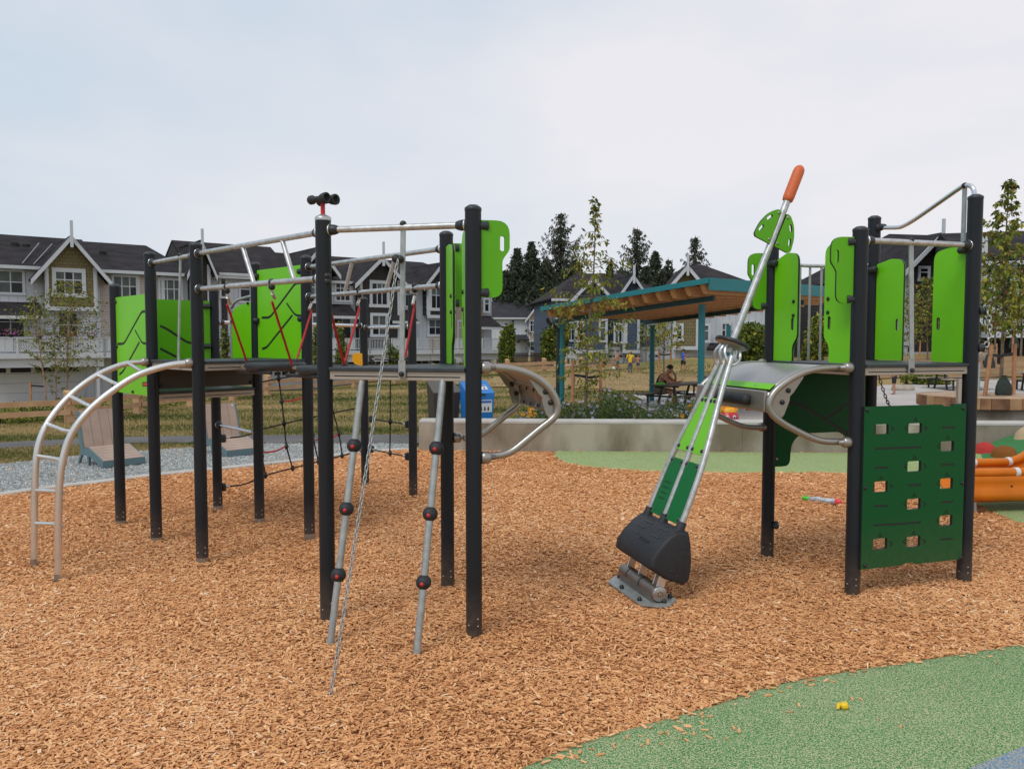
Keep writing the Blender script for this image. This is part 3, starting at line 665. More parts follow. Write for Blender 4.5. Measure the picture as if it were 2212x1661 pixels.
# ---- overhead ladder rails of the bridge
def laddered(a, b, ku, kl, rungs):
    u_ = rail(CF, P3(a, ku[0]), P3(b, ku[1])); l_ = rail(CF, P3(a, kl[0]), P3(b, kl[1]))
    for (t0, t1) in rungs:
        A = P3(a, ku[0]).lerp(P3(b, ku[1]), t0); B = P3(a, kl[0]).lerp(P3(b, kl[1]), t1)
        obj('rung', MB().tube([A, B], .015, 12), M_galv, CF)
    return u_, l_
pl37 = Pl(PP['3'], PP['7']); pl610 = Pl(PP['6'], PP['10'])
zz = lambda pl, u, v: pl.sz(u, v)[1]
UL, LL = laddered('3', '7', (zz(pl37, 432, 547), zz(pl37, 709, 499)), (zz(pl37, 432, 624), zz(pl37, 709, 600)),
    [(pl37.sz(514, 0)[0]/pl37.L, pl37.sz(538, 0)[0]/pl37.L), (pl37.sz(601, 0)[0]/pl37.L, pl37.sz(627, 0)[0]/pl37.L)])
UR, LR = laddered('6', '10', (zz(pl610, 668, 577), zz(pl610, 968, 536)), (zz(pl610, 668, 641), zz(pl610, 968, 616)),
    [(pl610.sz(755, 0)[0]/pl610.L, pl610.sz(737, 0)[0]/pl610.L), (pl610.sz(851, 0)[0]/pl610.L, pl610.sz(828, 0)[0]/pl610.L)])
# ---- red bridge ropes
def rope(parent, A, B, r=.008, mat=None, twist=True, name='rope', sag=0):
    A = Vector(A); B = Vector(B); d = B-A; L_ = d.length; dn = d.normalized(); mb = MB()
    n = max(6, int(L_/.02)); s1 = dn.cross(UP if abs(dn.z) < .95 else Vector((1,0,0))).normalized(); s2 = dn.cross(s1)
    for ph in (0, 2.094, 4.189):
        pts = []
        for i in range(n+1):
            t = i/n; g = ph + t*L_/.055*2*math.pi
            pts.append(A + d*t - UP*sag*4*t*(1-t) + (s1*math.cos(g) + s2*math.sin(g))*r*.5)
        mb.tube(pts, r*.62, 5)
    return obj(name, mb, mat or M_red, parent)
def bridge_rope(pl, ut, vt, B):
    t = pl.P(ut, vt); T = t - UP*.012
    o = rope(CF, T - UP*.095 + (B-T).normalized()*.0, B, .0095, M_red, name='suspension_rope')
    dn = (B-T).normalized()
    obj('ferrule', MB().tube([T - UP*.03 + dn*.02, T + dn*.115], .0115, 12), M_ferr, o)
    unit(('shackle',), lambda: MB().tube([(0.011*math.cos(a), 0, .011*math.sin(a)) for a in [i*math.pi/6 for i in range(13)]], .003, 6), M_alu, 'shackle', o, Matrix.Translation(T - UP*.018))
    knob(o, t + UP*.016, .022); knob(o, t - UP*.014, .022)
    knob(o, B, .022)
    return o
c1 = Vector((-1.77, 6.0, 1.482)); c2 = Vector((-1.25, 5.47, 1.475))
def plate(c, r, sq=1.0):
    e = hdir(PP['3'], PP['7'])
    o = obj('stepping_plate', MB().lathe([(0, -.052), (r*.90, -.052), (r, -.028), (r, -.004), (r*.985, .004), (r*.93, .008), (r*.90, .004), (0, .004)], c, n=36), M_deck, CF)
    mb = MB()
    for k in range(1, 7): mb.lathe([(r*k/7.3-.004, .0035), (r*k/7.3, .0075), (r*k/7.3+.004, .0035)], c, n=28)
    obj('tread_ring', mb, M_deck, o)
    mb = MB()
    for s_ in (-1, 1):
        a = c + Vector((e.y, -e.x, 0))*s_*r*.8 - UP*.060
        mb.tube([a - e*r*1.2, a + e*r*1.2], .012, 8)
    obj('bearer', mb, M_blk, o)
plate(c1, .222); plate(c2, .218)
for pl, ut, vt, ub, vb, Y in ((pl37,490,624,534,784,5.95),(pl37,587,615,632,792,5.8),(pl37,706,603,744,790,5.25),(pl610,673,642,640,781,6.15),(pl610,776,634,744,787,5.45),(pl610,896,622,874,780,5.3)):
    bridge_rope(pl, ut, vt, at(ub, vb, Y))
# tie rods from deck to plates
for (A, B) in ((P3('3', 1.445)+hdir(PP['3'],PP['6'])*.35, at(534,787,5.95)), (at(632,794,5.8), at(668,798,5.6)), (at(720,800,5.3), P3('7', 1.45)+hdir(PP['7'],PP['10'])*.3)):
    t_ = obj('tie_rod', MB().tube([A, B], .007, 8), M_blk, CF); knob(t_, B, .02)
    obj('turnbuckle', MB().tube([A.lerp(B,.05), A.lerp(B,.55)], [.012,.012], 8), M_ferr, t_)
# ---- binoculars on post 7
x, y, z = PP['7']
bn = obj('binoculars_stem', MB().tube([(x,y,z+.02),(x,y,z+.085)], .013, 12), M_redp, PO['7'])
obj('post_cap', MB().lathe([(PR*1.03, -.01), (PR*1.05, .006), (PR*.9, .014), (.02, .024), (0, .024)], (x,y,z), n=28), M_galv, PO['7'])
bd = Vector((.80, -.60, 0)).normalized(); bs = Vector((bd.y, -bd.x, 0)); bc = Vector((x, y, z+.108)); mb = MB()
for s_ in (-1, 1):
    o_ = bc + bs*s_*.033
    mb.lathe([(0, -.075), (.020, -.075), (.026, -.066), (.026, -.045), (.017, -.03), (.017, .015), (.026, .035), (.031, .06), (.031, .074), (.027, .078), (.020, .075), (.018, .05), (0, .05)], o_, bd, n=18)
mb.box(bc, (.05, .04, .035), Matrix.Rotation(math.atan2(bs.y, bs.x), 3, 'Z')); obj('binoculars', mb, M_rub, PO['7'])
# ---- top rails
pl711 = Pl(PP['7'], PP['11'])
TR = rail(CF, P3('7', zz(pl711, 709, 497)), P3('11', zz(pl711, 1025, 486)), .0185)
rail(CF, P3('2', zz(Pl(PP['2'], PP['3']), 333, 567)), P3('3', zz(Pl(PP['2'], PP['3']), 432, 549)), .0165)
# flat uprights fixed to the deck beams
def upright(rt, pl, u, vt, vb, w_=.030, d=.03):
    a = pl.P(u, vt, d); s_ = (a-pl.A).dot(pl.e); zb = pl.sz(u, vb, d)[1]
    mb = MB().beam(pl.pt(s_, zb+.07, d), pl.pt(s_, a.z, 0.0), w_, .012, up=pl.n); mb.beam(pl.pt(s_, zb-.02, d), pl.pt(s_, zb+.075, d), w_*1.45, .008, up=pl.n)
    o = obj('upright', mb, M_galvp, rt, bevel=.003); knob(o, pl.pt(s_, a.z+.018, 0), .020); knob(o, pl.pt(s_, zb+.0, d+.008), .015)
    return o, s_, zb
U7, us, uz = upright(CF, pl711, 866, 490, 808)
pl23 = Pl(PP['2'], PP['3']); upright(CF, pl23, 381, 556, 788, .024)
# knobs where the chain hangs
ck = pl711.P(860, 560, .035); knob(U7, ck + Vector((.012,0,0)), .021); knob(U7, ck + Vector((-.012,-.0,0.002)), .024)
# ---- chains
def chain(rt, A, B, sag=0, ll=.034, wd=.0155, r=.0030, mat=None, name='chain', flare=None):
    A = Vector(A); B = Vector(B); L_ = (B-A).length; n = int(L_/(ll*.80)); mat = mat or M_galvp
    pts = [A.lerp(B, i/n) - UP*sag*4*(i/n)*(1-i/n) + (flare*4*(i/n)*(1-i/n) if flare else Vector()) for i in range(n+1)]
    def lk():
        P = []
        for k in range(14):
            g = 2*math.pi*k/14; xx = math.cos(g); yy = math.sin(g)
            P.append((wd*.5*xx, 0, (ll-wd)*.5*(1 if yy >= 0 else -1)*(1 if abs(yy) > .15 else 0) + wd*.5*yy))
        return MB().tube(P + [P[0]], r, 6, cap=False)
    so = obj(name, MB().tube([A + UP*.012, A - UP*.004], r*1.6, 8), mat, rt)
    for i in range(n):
        p = (pts[i] + pts[i+1])/2; d = pts[i+1]-pts[i]
        unit(('link', ll, wd, r, mat.name), lk, mat, 'link', so, along(p, d) @ Matrix.Rotation((i % 2)*math.pi/2 + .5, 4, 'Z'))
    return so
chain(CF, ck + Vector((0,-.02,-.01)), gz(713, 1508, .005), .025)
# ---- inclined poles with step balls
for (ut, vt, ub, vb, balls) in ((782,822,711,1410,[(762,962),(750,1099),(730,1241)]), (957,820,898,1436,[(942,968),(932,1110),(913,1257)])):
    A = pl711.P(ut, vt, .0); B = gz(ub, vb, -.03); d = (B-A).normalized()
    p_ = obj('inclined_pole', MB().tube([A, A+d*.06, A+d*.10, B], [.0175, .020, .0195, .0195], 16), M_galvp, CF)
    obj('pole_bracket', MB().box(A + UP*.012, (.034, .012, .05), Matrix.Rotation(math.atan2(pl711.e.y, pl711.e.x), 3, 'Z')), M_galvp, p_)
    obj('pole_sleeve', MB().tube([B - d*.09, B - d*.03], .0205, 16), M_galvp, p_)
    for (bu, bv) in balls:
        # closest point on the pole to the sight line
        r_ = ray(bu, bv).normalized(); w0 = EYE - A; b_d = r_.dot(d); dd_ = 1 - b_d*b_d
        tt = (d.dot(w0) - b_d*r_.dot(w0))/dd_; c = A + d*tt
        bl_ = obj('step_ball', MB().ball(c, .041, 24, 16), M_rub, CF)
        side = (Vector((-c.x, -c.y, 0)).normalized()*.97 + pl711.e*-.25).normalized()
        bp_ = obj('ball_plug', MB().ball(c + side*.036, .0115, 12, 8), M_redp, bl_)
# ---- panels of the left deck
pl12 = Pl(PP['1'], PP['2']); pl14 = Pl(PP['1'], PP['4']); pl56 = Pl(PP['5'], PP['6']); pl45 = Pl(PP['4'], PP['5'])
S = lambda pl, L_: [pl.sz(u, v) for u, v in L_]
def vent_groove(pl, uvs, w_): return stroke(smooth2([pl.sz(u, v) for u, v in uvs]), w_)
def smooth2(P):
    q = [Vector((a, b, 0)) for a, b in P]
    # small corner rounding by inserting points near the corners
    o = [q[0]]
    for i in range(1, len(q)-1):
        a = (q[i-1]-q[i]); b = (q[i+1]-q[i]); r = min(.05, a.length*.4, b.length*.4)
        A = q[i]+a.normalized()*r; B = q[i]+b.normalized()*r
        for t in (0, .25, .5, .75, 1): o.append(A*(1-t)**2 + q[i]*2*t*(1-t) + B*t*t)
    o.append(q[-1]); return [(p.x, p.y) for p in o]
L12 = pl12.L
bA = board(CF, 'side_panel', pl12.A, pl12.e, UP, rounded([(.045,1.20),(L12-.045,1.20),(L12-.045,2.03),(.045,2.03)], .012),
    grooves=[vent_groove(pl12, [(256,743),(270,743),(309,673),(320,673)], .022), vent_groove(pl12, [(294,713),(310,742),(321,742)], .020), vent_groove(pl12, [(304,739),(268,803),(260,809)], .022),
             rounded([pl12.sz(*p) for p in [(310,825),(322,825),(322,835),(310,835)]], .006)], mat=M_lime2)
for s_, z in ((.06,1.99),(.06,1.6),(.06,1.22),(L12-.06,1.97),(L12-.06,1.22),(L12/2,1.22),(L12-.06,1.6)): knob(bA, pl12.pt(s_, z, .012), .0135)
bl2 = obj('emblem', MB().prism(rounded([pl12.sz(*p) for p in [(312,827),(321,827),(321,833),(312,833)]], .006), lambda a, b, c: pl12.pt(a, b, c), .008, .0115), M_redp, bA)
L14 = pl14.L
bB = board(CF, 'side_panel', pl14.A, pl14.e, UP, rounded([(.045,1.20),(L14-.045,1.20),(L14-.045,2.03),(.045,2.03)], .012),
    grooves=[stroke(smooth2([pl14.sz(u, v) for u, v in [(345,704),(360,711),(402,739),(425,745),(452,745)]]), .022), stroke([pl14.sz(*p) for p in [(345,753),(380,771)]], .022)], mat=M_lime)
for z in (1.98, 1.6): clamp(bB, pl14.pt(L14-.115, z, .02), pl14.e, .024, .02, .06); 
L56 = pl56.L
bC = board(CF, 'side_panel', pl56.A, pl56.e, UP, rounded([(.045,1.49),(L56-.045,1.49),(L56-.045,2.275),(.045,2.275)], .012),
    grooves=[vent_groove(pl56, [(567,686.5),(585,686.5),(641,611.5),(657,611.5)], .022), vent_groove(pl56, [(621,655),(640,682),(657,682)], .020), vent_groove(pl56, [(634,681),(578,751),(568,754)], .022)], mat=M_lime2)
for z in (2.22, 1.83): clamp(bC, pl56.pt(.03, z, .024), pl56.e, .024, .02, .05); clamp(bC, pl56.pt(L56-.03, z, .024), -pl56.e, .022, .02, .04)
for q in ((.62,1.53),(.74,1.53)): bolt(bC, pl56.pt(q[0], q[1], .01), pl56.n, .007, .004, M_satin)
# entry hoop with half panel between posts 4 and 5
L45 = pl45.L; hp = [(L45-.03,2.05),(L45-.16,2.045),(L45-.34,2.02),(L45-.43,1.97),(L45-.46,1.88),(L45-.46,1.24)]
bD = board(CF, 'hoop_panel', pl45.A, pl45.e, UP, rounded([(L45-.05,1.25),(L45-.05,2.0),(L45-.30,1.975),(L45-.415,1.93),(L45-.43,1.80),(L45-.43,1.25)], [.01,.01,.05,.05,.05,.01]), mat=M_lime2)
hq = obj('hoop_rail', MB().tube(smoothpts([pl45.pt(a, b) for a, b in hp], 5), .0135, 12), M_galvp, CF)
for a, b in ((L45-.12,1.99),(L45-.425,1.83),(L45-.425,1.4)): knob(bD, pl45.pt(a, b, .014), .014)
# ---- high steel rails towards the net
pl48 = Pl(PP['4'], PP['8']); pl89 = Pl(PP['8'], PP['9'])
rail(CF, P3('4', 1.83), P3('8', 1.82), .019, M_chrome); r89 = rail(CF, P3('8', 1.80), P3('9', 1.80), .019, M_chrome); knob(r89, P3('8',1.80).lerp(P3('9',1.80),.55), .022)
rail(CF, P3('4', zz(pl45, 471, 917)), P3('5', zz(pl45, 560, 937)), .014, M_chrome)
# ---- black climbing net with red loops
def bclamp(parent, P, d):
    return unit(('ropeclamp',), lambda: MB().prism(rounded([(-.026,-.04),(.026,-.04),(.026,.04),(-.026,.04)], .02), lambda a, b, c: Vector((a, b, c)), 0, .028).lathe([(.018,.028),(.014,.04),(0,.04)], n=10), [M_cap], 'rope_clamp', parent, frameM(P, UP.cross(Vector(d)).normalized(), UP, Vector(d)))
def net(pl, A, B, horiz, vert, red=()):
    e = pl.e; nt_ = None
    for H_ in horiz:
        pts = [pl.P(u, v) for u, v in H_['p']]
        sp = smoothpts(pts, 4)
        o = obj('net_rope', MB().tube(sp, .0078, 8), M_brope, CF)
        for i_, p in enumerate(pts):
            if i_ in H_.get('k', ()): unit(('netknot',), lambda: MB().ball((0,0,0), .023, 10, 8).tube([(0,0,-.03),(0,0,.03)], .014, 8), M_blk, 'rope_joint', o, Matrix.Translation(p))
        if H_.get('c0'):
            d = (pts[1]-pts[0]).normalized(); bclamp(o, pts[0] - d*.045, e); obj('ferrule', MB().tube([pts[0]-d*.02, pts[0]+d*.035], .0105, 10), M_ferr, o)
        if H_.get('c1'):
            d = (pts[-1]-pts[-2]).normalized(); bclamp(o, pts[-1] + d*.045, -e); obj('ferrule', MB().tube([pts[-1]-d*.035, pts[-1]+d*.02], .0105, 10), M_ferr, o)
    for V_ in vert:
        o = obj('net_rope', MB().tube(smoothpts([pl.P(u, v) for u, v in V_], 3), .0078, 8), M_brope, CF)
        for p in V_[1:-1]: unit(('netknot',), None, M_blk, 'rope_joint', o, Matrix.Translation(pl.P(*p)))
    for R_ in red:
        obj('foot_loop', MB().tube(smoothpts([pl.P(u, v) for u, v in R_], 4), .0085, 8), M_red, CF)
net(pl48, None, None,
    [dict(p=[(489,1051),(530,1045),(573.6,1027),(632,1011),(687.6,997),(739,984),(778,972)], k=(2,3,4,5), c0=1, c1=1),
     dict(p=[(489,946),(530,941),(560,929),(614,915),(690,898),(779,880)], k=(3,), c0=1, c1=1),
     dict(p=[(545,829),(602,818),(655,809),(700,803)], k=(1,)), ],
    [[(598,790),(602,818),(608.6,867),(614,915),(619,964.5),(632,1011)], [(544,850),(549,876),(556,925),(566,985),(573.6,1027)], [(655,809),(668,880),(676,940),(687.6,997)], [(715,870),(732,937),(739,984)]],
    [[(610,866),(628,866),(645,862),(662,855),(680,852)], [(619,963),(604,971),(587,976),(566,977)], [(682,950),(700,950),(718,945),(732,937)]])
net(pl89, None, None,
    [dict(p=[(806,776),(843,778),(876,779)], k=(1,), c0=1, c1=1), dict(p=[(806,906),(843,911),(876,916)], k=(1,), c0=1, c1=1), dict(p=[(806,971),(843,979),(876,985)], k=(1,), c0=1, c1=1)],
    [[(843,712),(843,778),(843,911),(842,979)]])
# orange yellow talk-tube flap standing on the far rail
yf = obj('yellow_flap', MB().prism([(0,.0),(.07,-.03),(.075,.0),(.07,.11),(.0,.12),(-.03,.09),(-.03,.03)], lambda a, b, c: at(768,786,8.6) + Vector((a, c, b)), -.02, .02), pm('yellow_plastic', (.75,.36,.01), .45), CF, bevel=.006)
# ---- handhold boards beside the exits
def handhold(rt, O, ex, sc=1, flip=1, hole=True, mat=None, sy=.748):
    o = [(0,0),(.152,0),(.152,.27),(.205,.345),(.205,.555),(0,.555)]
    poly = rounded([(a*flip*sc, b*sy) for a, b in o], [.0,.075,.018,.018,.095,.0]); hl = [[(a*flip*sc, b*sy) for a, b in rrect(.135,.335,.168,.445,.0155,4)]]
    b_ = board(rt, 'handhold_board', O, ex, UP, poly, holes=hl, mat=mat or M_lime)
    for z in (.025, .385):
        c_ = Vector(O) + UP*z - Vector(ex).normalized()*flip*.03; clamp(b_, c_ , Vector(ex)*flip, .0245, .022, .07)
    return b_
# board on post 11, facing the camera side
e11 = Vector((.985, .17, 0)).normalized(); handhold(CF, P3('11', 1.885) + e11*.0435, e11, .76)
e10 = Vector((.985, .17, 0)).normalized(); handhold(CF, P3('10', 1.872) + e10*.0435, e10, .76)
# tall entry boards on posts 10 and 11
pl1011 = Pl(PP['11'], PP['10']); LL_ = pl1011.L
def tallboard(rt, pl, s0, s1, z0, z1, side, mat=None, grip=True, notch=True, rise=0):
    w_ = s1-s0                                                # side=+1: post at s0, free edge at s1
    f = (lambda a: s0+a) if side > 0 else (lambda a: s1-a)
    if notch: pts = [(0,z0),(w_*.80,z0),(w_*.80,z0+.11),(w_,z0+.17),(w_,z1-.02),(w_*.55,z1),(0,z1-rise)]; rr = [0,.01,.03,.03,.09,.03,0]
    else: pts = [(0,z0),(w_,z0),(w_,z1-.02),(w_*.55,z1),(0,z1-rise)]; rr = [0,.01,.09,.03,0]
    hl = [[(f(a), b) for a, b in rrect(w_*.81-.016, z0+.22, w_*.81+.016, z0+.31, .0155, 4)]] if grip else []
    b_ = board(rt, 'entry_board', pl.A, pl.e, UP, rounded([(f(a), b) for a, b in pts], rr), holes=hl, mat=mat or M_lime2)
    return b_
b1 = tallboard(CF, pl1011, .05, .30, 1.505, 2.28, 1); b2 = tallboard(CF, pl1011, LL_-.30, LL_-.05, 1.505, 2.26, -1)
for s_ in (.26, LL_-.26):
    for z in (1.83, 1.93): bolt(b1 if s_ < .4 else b2, pl1011.pt(s_, z, .011), pl1011.n, .014, .01, M_blk); bolt(b1 if s_ < .4 else b2, pl1011.pt(s_, z, -.011), -pl1011.n, .014, .01, M_blk)
# ---- curved exit climbers (left and right share the maker)
def cclamp(parent, P, d):
    return unit(('castclamp',), lambda: MB().lathe([(0,0),(.026,0),(.034,.004),(.036,.02),(.034,.045),(.026,.055),(.016,.058),(.013,.085),(0,.085)], n=16), M_satin, 'cast_clamp', parent, along(P, d))
def curved(rt, pn, pf, out_dir, near, far, near_off, far_off, box=False, perf=True, narrow=1.0):
    """near/far: post xy of each side; near_off/far_off: pixel traces of the tubes, in each post's outward plane"""
    tubes = []
    for (p, trace) in ((pn, near_off), (pf, far_off)):
        pl = Pl(p, (p[0]+out_dir[0], p[1]+out_dir[1]))
        q = [pl.sz(u, v) for u, v in trace]; tubes.append((pl, q))
    return tubes
odL = Vector((math.cos(R(14)), math.sin(R(14)), 0))
M_stud = pm('polished_stud', (.88, .88, .90), .35, .3, .02)
def exit_climber(rt, pa, pb, od, prof, face_down=True, gripbar=False, wd_in=.0):
    """prof: (outward, z) trace shared by both tubes; pa near post, pb far post"""
    A = Vector((pa[0], pa[1], 0)); B = Vector((pb[0], pb[1], 0)); e = (B-A).normalized(); ins = .035
    obs = []
    for (P, sgn) in ((A, 1), (B, -1)):
        c = P + e*sgn*wd_in
        pts = smoothpts([c + od*a + UP*z for a, z in prof], 5)
        t_ = obj('curved_tube', MB().tube(pts, .0215, 14), M_satin, rt)
        cclamp(t_, P + od*PR*.9 + UP*prof[0][1], od); cclamp(t_, P + od*PR*.9 + UP*prof[-1][1], od)
        obs.append(pts)
    # perforated tread between the tubes over the upper part
    k = [i for i in range(len(obs[0])) if i <= int(len(obs[0])*.36)]
    mb = MB(); n = len(k); up_off = .006
    w_ = (B-A).length; m_ = 12
    vs = []
    for i in k:
        a, b = obs[0][i] + UP*up_off, obs[1][i] + UP*up_off
        for j in range(m_+1): vs.append(a.lerp(b, .03 + .94*j/m_))
    mb.add(vs, [(i*(m_+1)+j, (i+1)*(m_+1)+j, (i+1)*(m_+1)+j+1, i*(m_+1)+j+1) for i in range(n-1) for j in range(m_)], 0, True)
    tr_ = obj('tread_plate', mb, M_tread, rt); so = tr_.modifiers.new('s', 'SOLIDIFY'); so.thickness = .004
    # raised grip dimples
    dm = MB(); a0, a1 = obs[0], obs[1]
    seg = [a0[i] for i in k]; tot = sum((seg[i+1]-seg[i]).length for i in range(len(seg)-1)); st = .026; d_ = .02
    while d_ < tot-.01:
        acc = 0
        for i in range(len(seg)-1):
            l_ = (seg[i+1]-seg[i]).length
            if acc + l_ >= d_:
                t = (d_-acc)/l_; pa_ = a0[k[i]].lerp(a0[k[i+1]], t); pb_ = a1[k[i]].lerp(a1[k[i+1]], t); nn = ((a0[k[i+1]]-a0[k[i]]).cross(pb_-pa_)).normalized()
                if nn.z < 0: nn = -nn
                q_ = int(w_/.028)
                for j in range(1, q_):
                    c = pa_.lerp(pb_, j/q_) + UP*up_off + nn*.001
                    s1 = (pb_-pa_).normalized()*.0095; s2 = nn.cross(s1)
                    dm.add([c+s1, c+s2, c-s1, c-s2, c+nn*.004], [(0,1,4),(1,2,4),(2,3,4),(3,0,4)])
                break
            acc += l_
        d_ += st
    o = obj('tread_studs', dm, M_stud, rt)
    # side cheeks inside the bend
    ck_ = []
    for pts in obs:
        sgn = 1 if pts is obs[0] else -1; off = e*sgn*.012
        i0, i1 = int(len(pts)*.22), int(len(pts)*.62); arc = [pts[i] for i in range(i0, i1)]
        pA, pB = arc[0], arc[-1]
        mid = [pA.lerp(pB, .12) - od*.015, pA.lerp(pB,.42) - od*.0, pA.lerp(pB,.5) + od*.012, pA.lerp(pB,.58) - od*.0, pA.lerp(pB, .88) - od*.015]
        poly = [(((p-A).dot(od)), p.z) for p in arc] + [(((p-A).dot(od)), p.z) for p in mid[::-1]]
        base = pts[0] - od*((pts[0]-A).dot(od)); base.z = 0
        c_ = obj('side_cheek', MB().prism(poly, lambda a, b, c: base + off + od*a + UP*b + e*c, -.003, .003), M_satin, rt)
        for t in (.38, .62):
            p = pA.lerp(pB, t) + od*.045
            for s2 in (-1, 1): bolt(c_, p + off + e*s2*.004, e*s2, .0165, .013, M_blk)
        ck_.append(c_)
    # front plate closing the nose
    i0, i1 = int(len(obs[0])*.36), int(len(obs[0])*.56)
    mb = MB(); kk = list(range(i0, i1)); vs = []
    for i in kk:
        a, b = obs[0][i] - od*.012, obs[1][i] - od*.012
        vs += [a.lerp(b, .04), a.lerp(b, .96)]
    mb.add(vs, [(2*i, 2*i+1, 2*i+3, 2*i+2) for i in range(len(kk)-1)], 0, True)
    f_ = obj('nose_plate', mb, M_satin, rt); so = f_.modifiers.new('s', 'SOLIDIFY'); so.thickness = .005
    for j in range(4):
        for i in (kk[2], kk[-3]):
            a, b = obs[0][i], obs[1][i]; bolt(f_, a.lerp(b, .2+.2*j) - od*.02, -od, .012, .008, M_blk)
    return obs, A, B, e
M_tread = pm('tread_aluminium', (.36, .35, .345), .40, .6, .05, 5)
profL = [(.05,1.455),(.12,1.462),(.24,1.452),(.36,1.415),(.455,1.345),(.515,1.245),(.51,1.165),(.455,1.10),(.36,1.055),(.25,.995),(.17,.975),(.11,.978),(.05,.98)]
def traced(pa, pb, od, L_, wd=.05):
    A = Vector((pa[0], pa[1], 0)); e = (Vector((pb[0], pb[1], 0))-A).normalized(); c = A + e*wd; pl = Pl(c, c+od); return [pl.sz(u, v) for u, v in L_]
profL = traced(PP['11'], PP['10'], odL, [(1058,794),(1090,795),(1125,802),(1158,816),(1183,836),(1199,860),(1204,882),(1196,902),(1165,927),(1135,952),(1108,973),(1085,982),(1058,985)])
exit_climber(CF, PP['11'], PP['10'], odL, profL, wd_in=.05)
# ---- arched access ladder
def trace_in_plane(pl, L_): return [Vector(pl.pt(*pl.sz(u, v))) for u, v in L_]
g3 = gz(125, 1258); g2 = gz(74, 1225)
plN = Pl(PP['3'], g3); plF = Pl(PP['2'], g2)
nr = smoothpts(trace_in_plane(plN, [(402,784.5),(357,791),(300,809.5),(250,839.5),(200,879.5),(162,924.5),(143,966),(131,1022),(127,1084),(126,1160),(125.5,1262)]), 5)
fr = smoothpts(trace_in_plane(plF, [(308,782),(268,787),(212,809.5),(160,847),(120,889.5),(92.5,934.5),(79,984.5),(75,1059),(74.2,1130),(74,1228)]), 5)
ln = obj('ladder_rail', MB().tube(nr, .0235, 16), M_alu, CF); lf = obj('ladder_rail', MB().tube(fr, .0235, 16), M_alu, CF)
for l_, post_k, tr in ((ln, '3', nr), (lf, '2', fr)):
    d = (tr[0]-P3(post_k, tr[0].z)).normalized(); cclamp(l_, P3(post_k, tr[0].z) + d*PR*.8, d); obj('clamp_neck', MB().tube([P3(post_k, tr[0].z)+d*.10, tr[0]], [.012,.020], 10), M_satin, l_)
    obj('pole_sleeve', MB().tube([tr[-1], tr[-1]+UP*.075], .0245, 16), M_satin, l_)
def nearest_z(tr, uu, vv):
    best = None
    for p in tr:
        d = p-EYE; cy = d.y*math.cos(PITCH) - d.z*math.sin(PITCH); up_ = d.y*math.sin(PITCH) + d.z*math.cos(PITCH)
        u = CX + FPX*d.x/cy; v = CY - FPX*up_/cy; q = (u-uu)**2 + (v-vv)**2
        if best is None or q < best[0]: best = (q, p)
    return best[1]
for (a, b) in (((276,786),(308,806)),((212,809),(255,836)),((148,857),(200,880)),((103,919),(156,937)),((79,990),(131,1006)),((75,1059),(127,1070)),((75,1126),(126,1136))):
    A = nearest_z(fr, *a); B = nearest_z(nr, *b); m_ = (A+B)/2 + Vector((.07, .03, .0))*(1 if a[1] > 950 else .35) - UP*.02*(1 if a[1] < 930 else 0)
    obj('ladder_rung', MB().tube(smoothpts([A, A.lerp(m_, .6)+Vector((.02,.01,0))*(1 if a[1] > 950 else 0), m_, B.lerp(m_, .6)+Vector((.02,.01,0))*(1 if a[1] > 950 else 0), B], 4), .0145, 12), M_alu, CF)
# ================================================================ TOWER (right structure)
TW = root('play_tower', 'square lime and charcoal play tower with dark green climbing board and curved steel exit', 'play tower', (2.5, 5.7, 0))
T = {'1':(1.94,6.01,2.35),'2':(2.20,5.10,2.35),'3':(2.82,6.29,2.60),'4':(3.08,5.38,2.60)}
TP = {k_: post(TW, x, y, z, False, True, .047) for k_, (x, y, z) in T.items()}
t3 = lambda k, z=0: Vector((T[k][0], T[k][1], z))
deck(TW, [T['2'], T['4'], T['3'], T['1']], DZ)
for a, b in (('2','4'),('4','3'),('3','1'),('1','2')): edgebeam(TW, T[a], T[b], DZ, pr=.047)
q12, q34, q24, q13 = Pl(T['1'], T['2']), Pl(T['3'], T['4']), Pl(T['2'], T['4']), Pl(T['1'], T['3'])
bb = tallboard(TW, q12, .05, .325, 1.505, 2.285, 1, rise=.05); 
for z in (1.83, 1.93): bolt(bb, q12.pt(.285, z, .011), q12.n, .014, .01)
clamp(bb, q12.pt(.02, 2.22, .03), q12.e, .024, .02, .07)
bb = tallboard(TW, q12, q12.L-.325, q12.L-.05, 1.505, 2.30, -1, rise=.02)
for z in (1.84, 1.93): bolt(bb, q12.pt(q12.L-.285, z, .011), q12.n, .014, .01)
bb = tallboard(TW, q34, .05, .33, 1.505, 2.27, 1, notch=False, rise=.03); clamp(bb, q34.pt(.0, 2.20, .045), q34.e, .024, .02, .08)
bb = tallboard(TW, q34, q34.L-.33, q34.L-.05, 1.505, 2.29, -1, notch=False)
clamp(bb, q34.pt(q34.L-.02, 2.26, .03), -q34.e, .024, .02, .07)
e2 = Vector((-.99, -.12, 0)).normalized()
handhold(TW, t3('2', 1.888) + e2*.046, -e2, .74, -1); handhold(TW, t3('1', 1.885) + e2*.046, -e2, .70, -1)
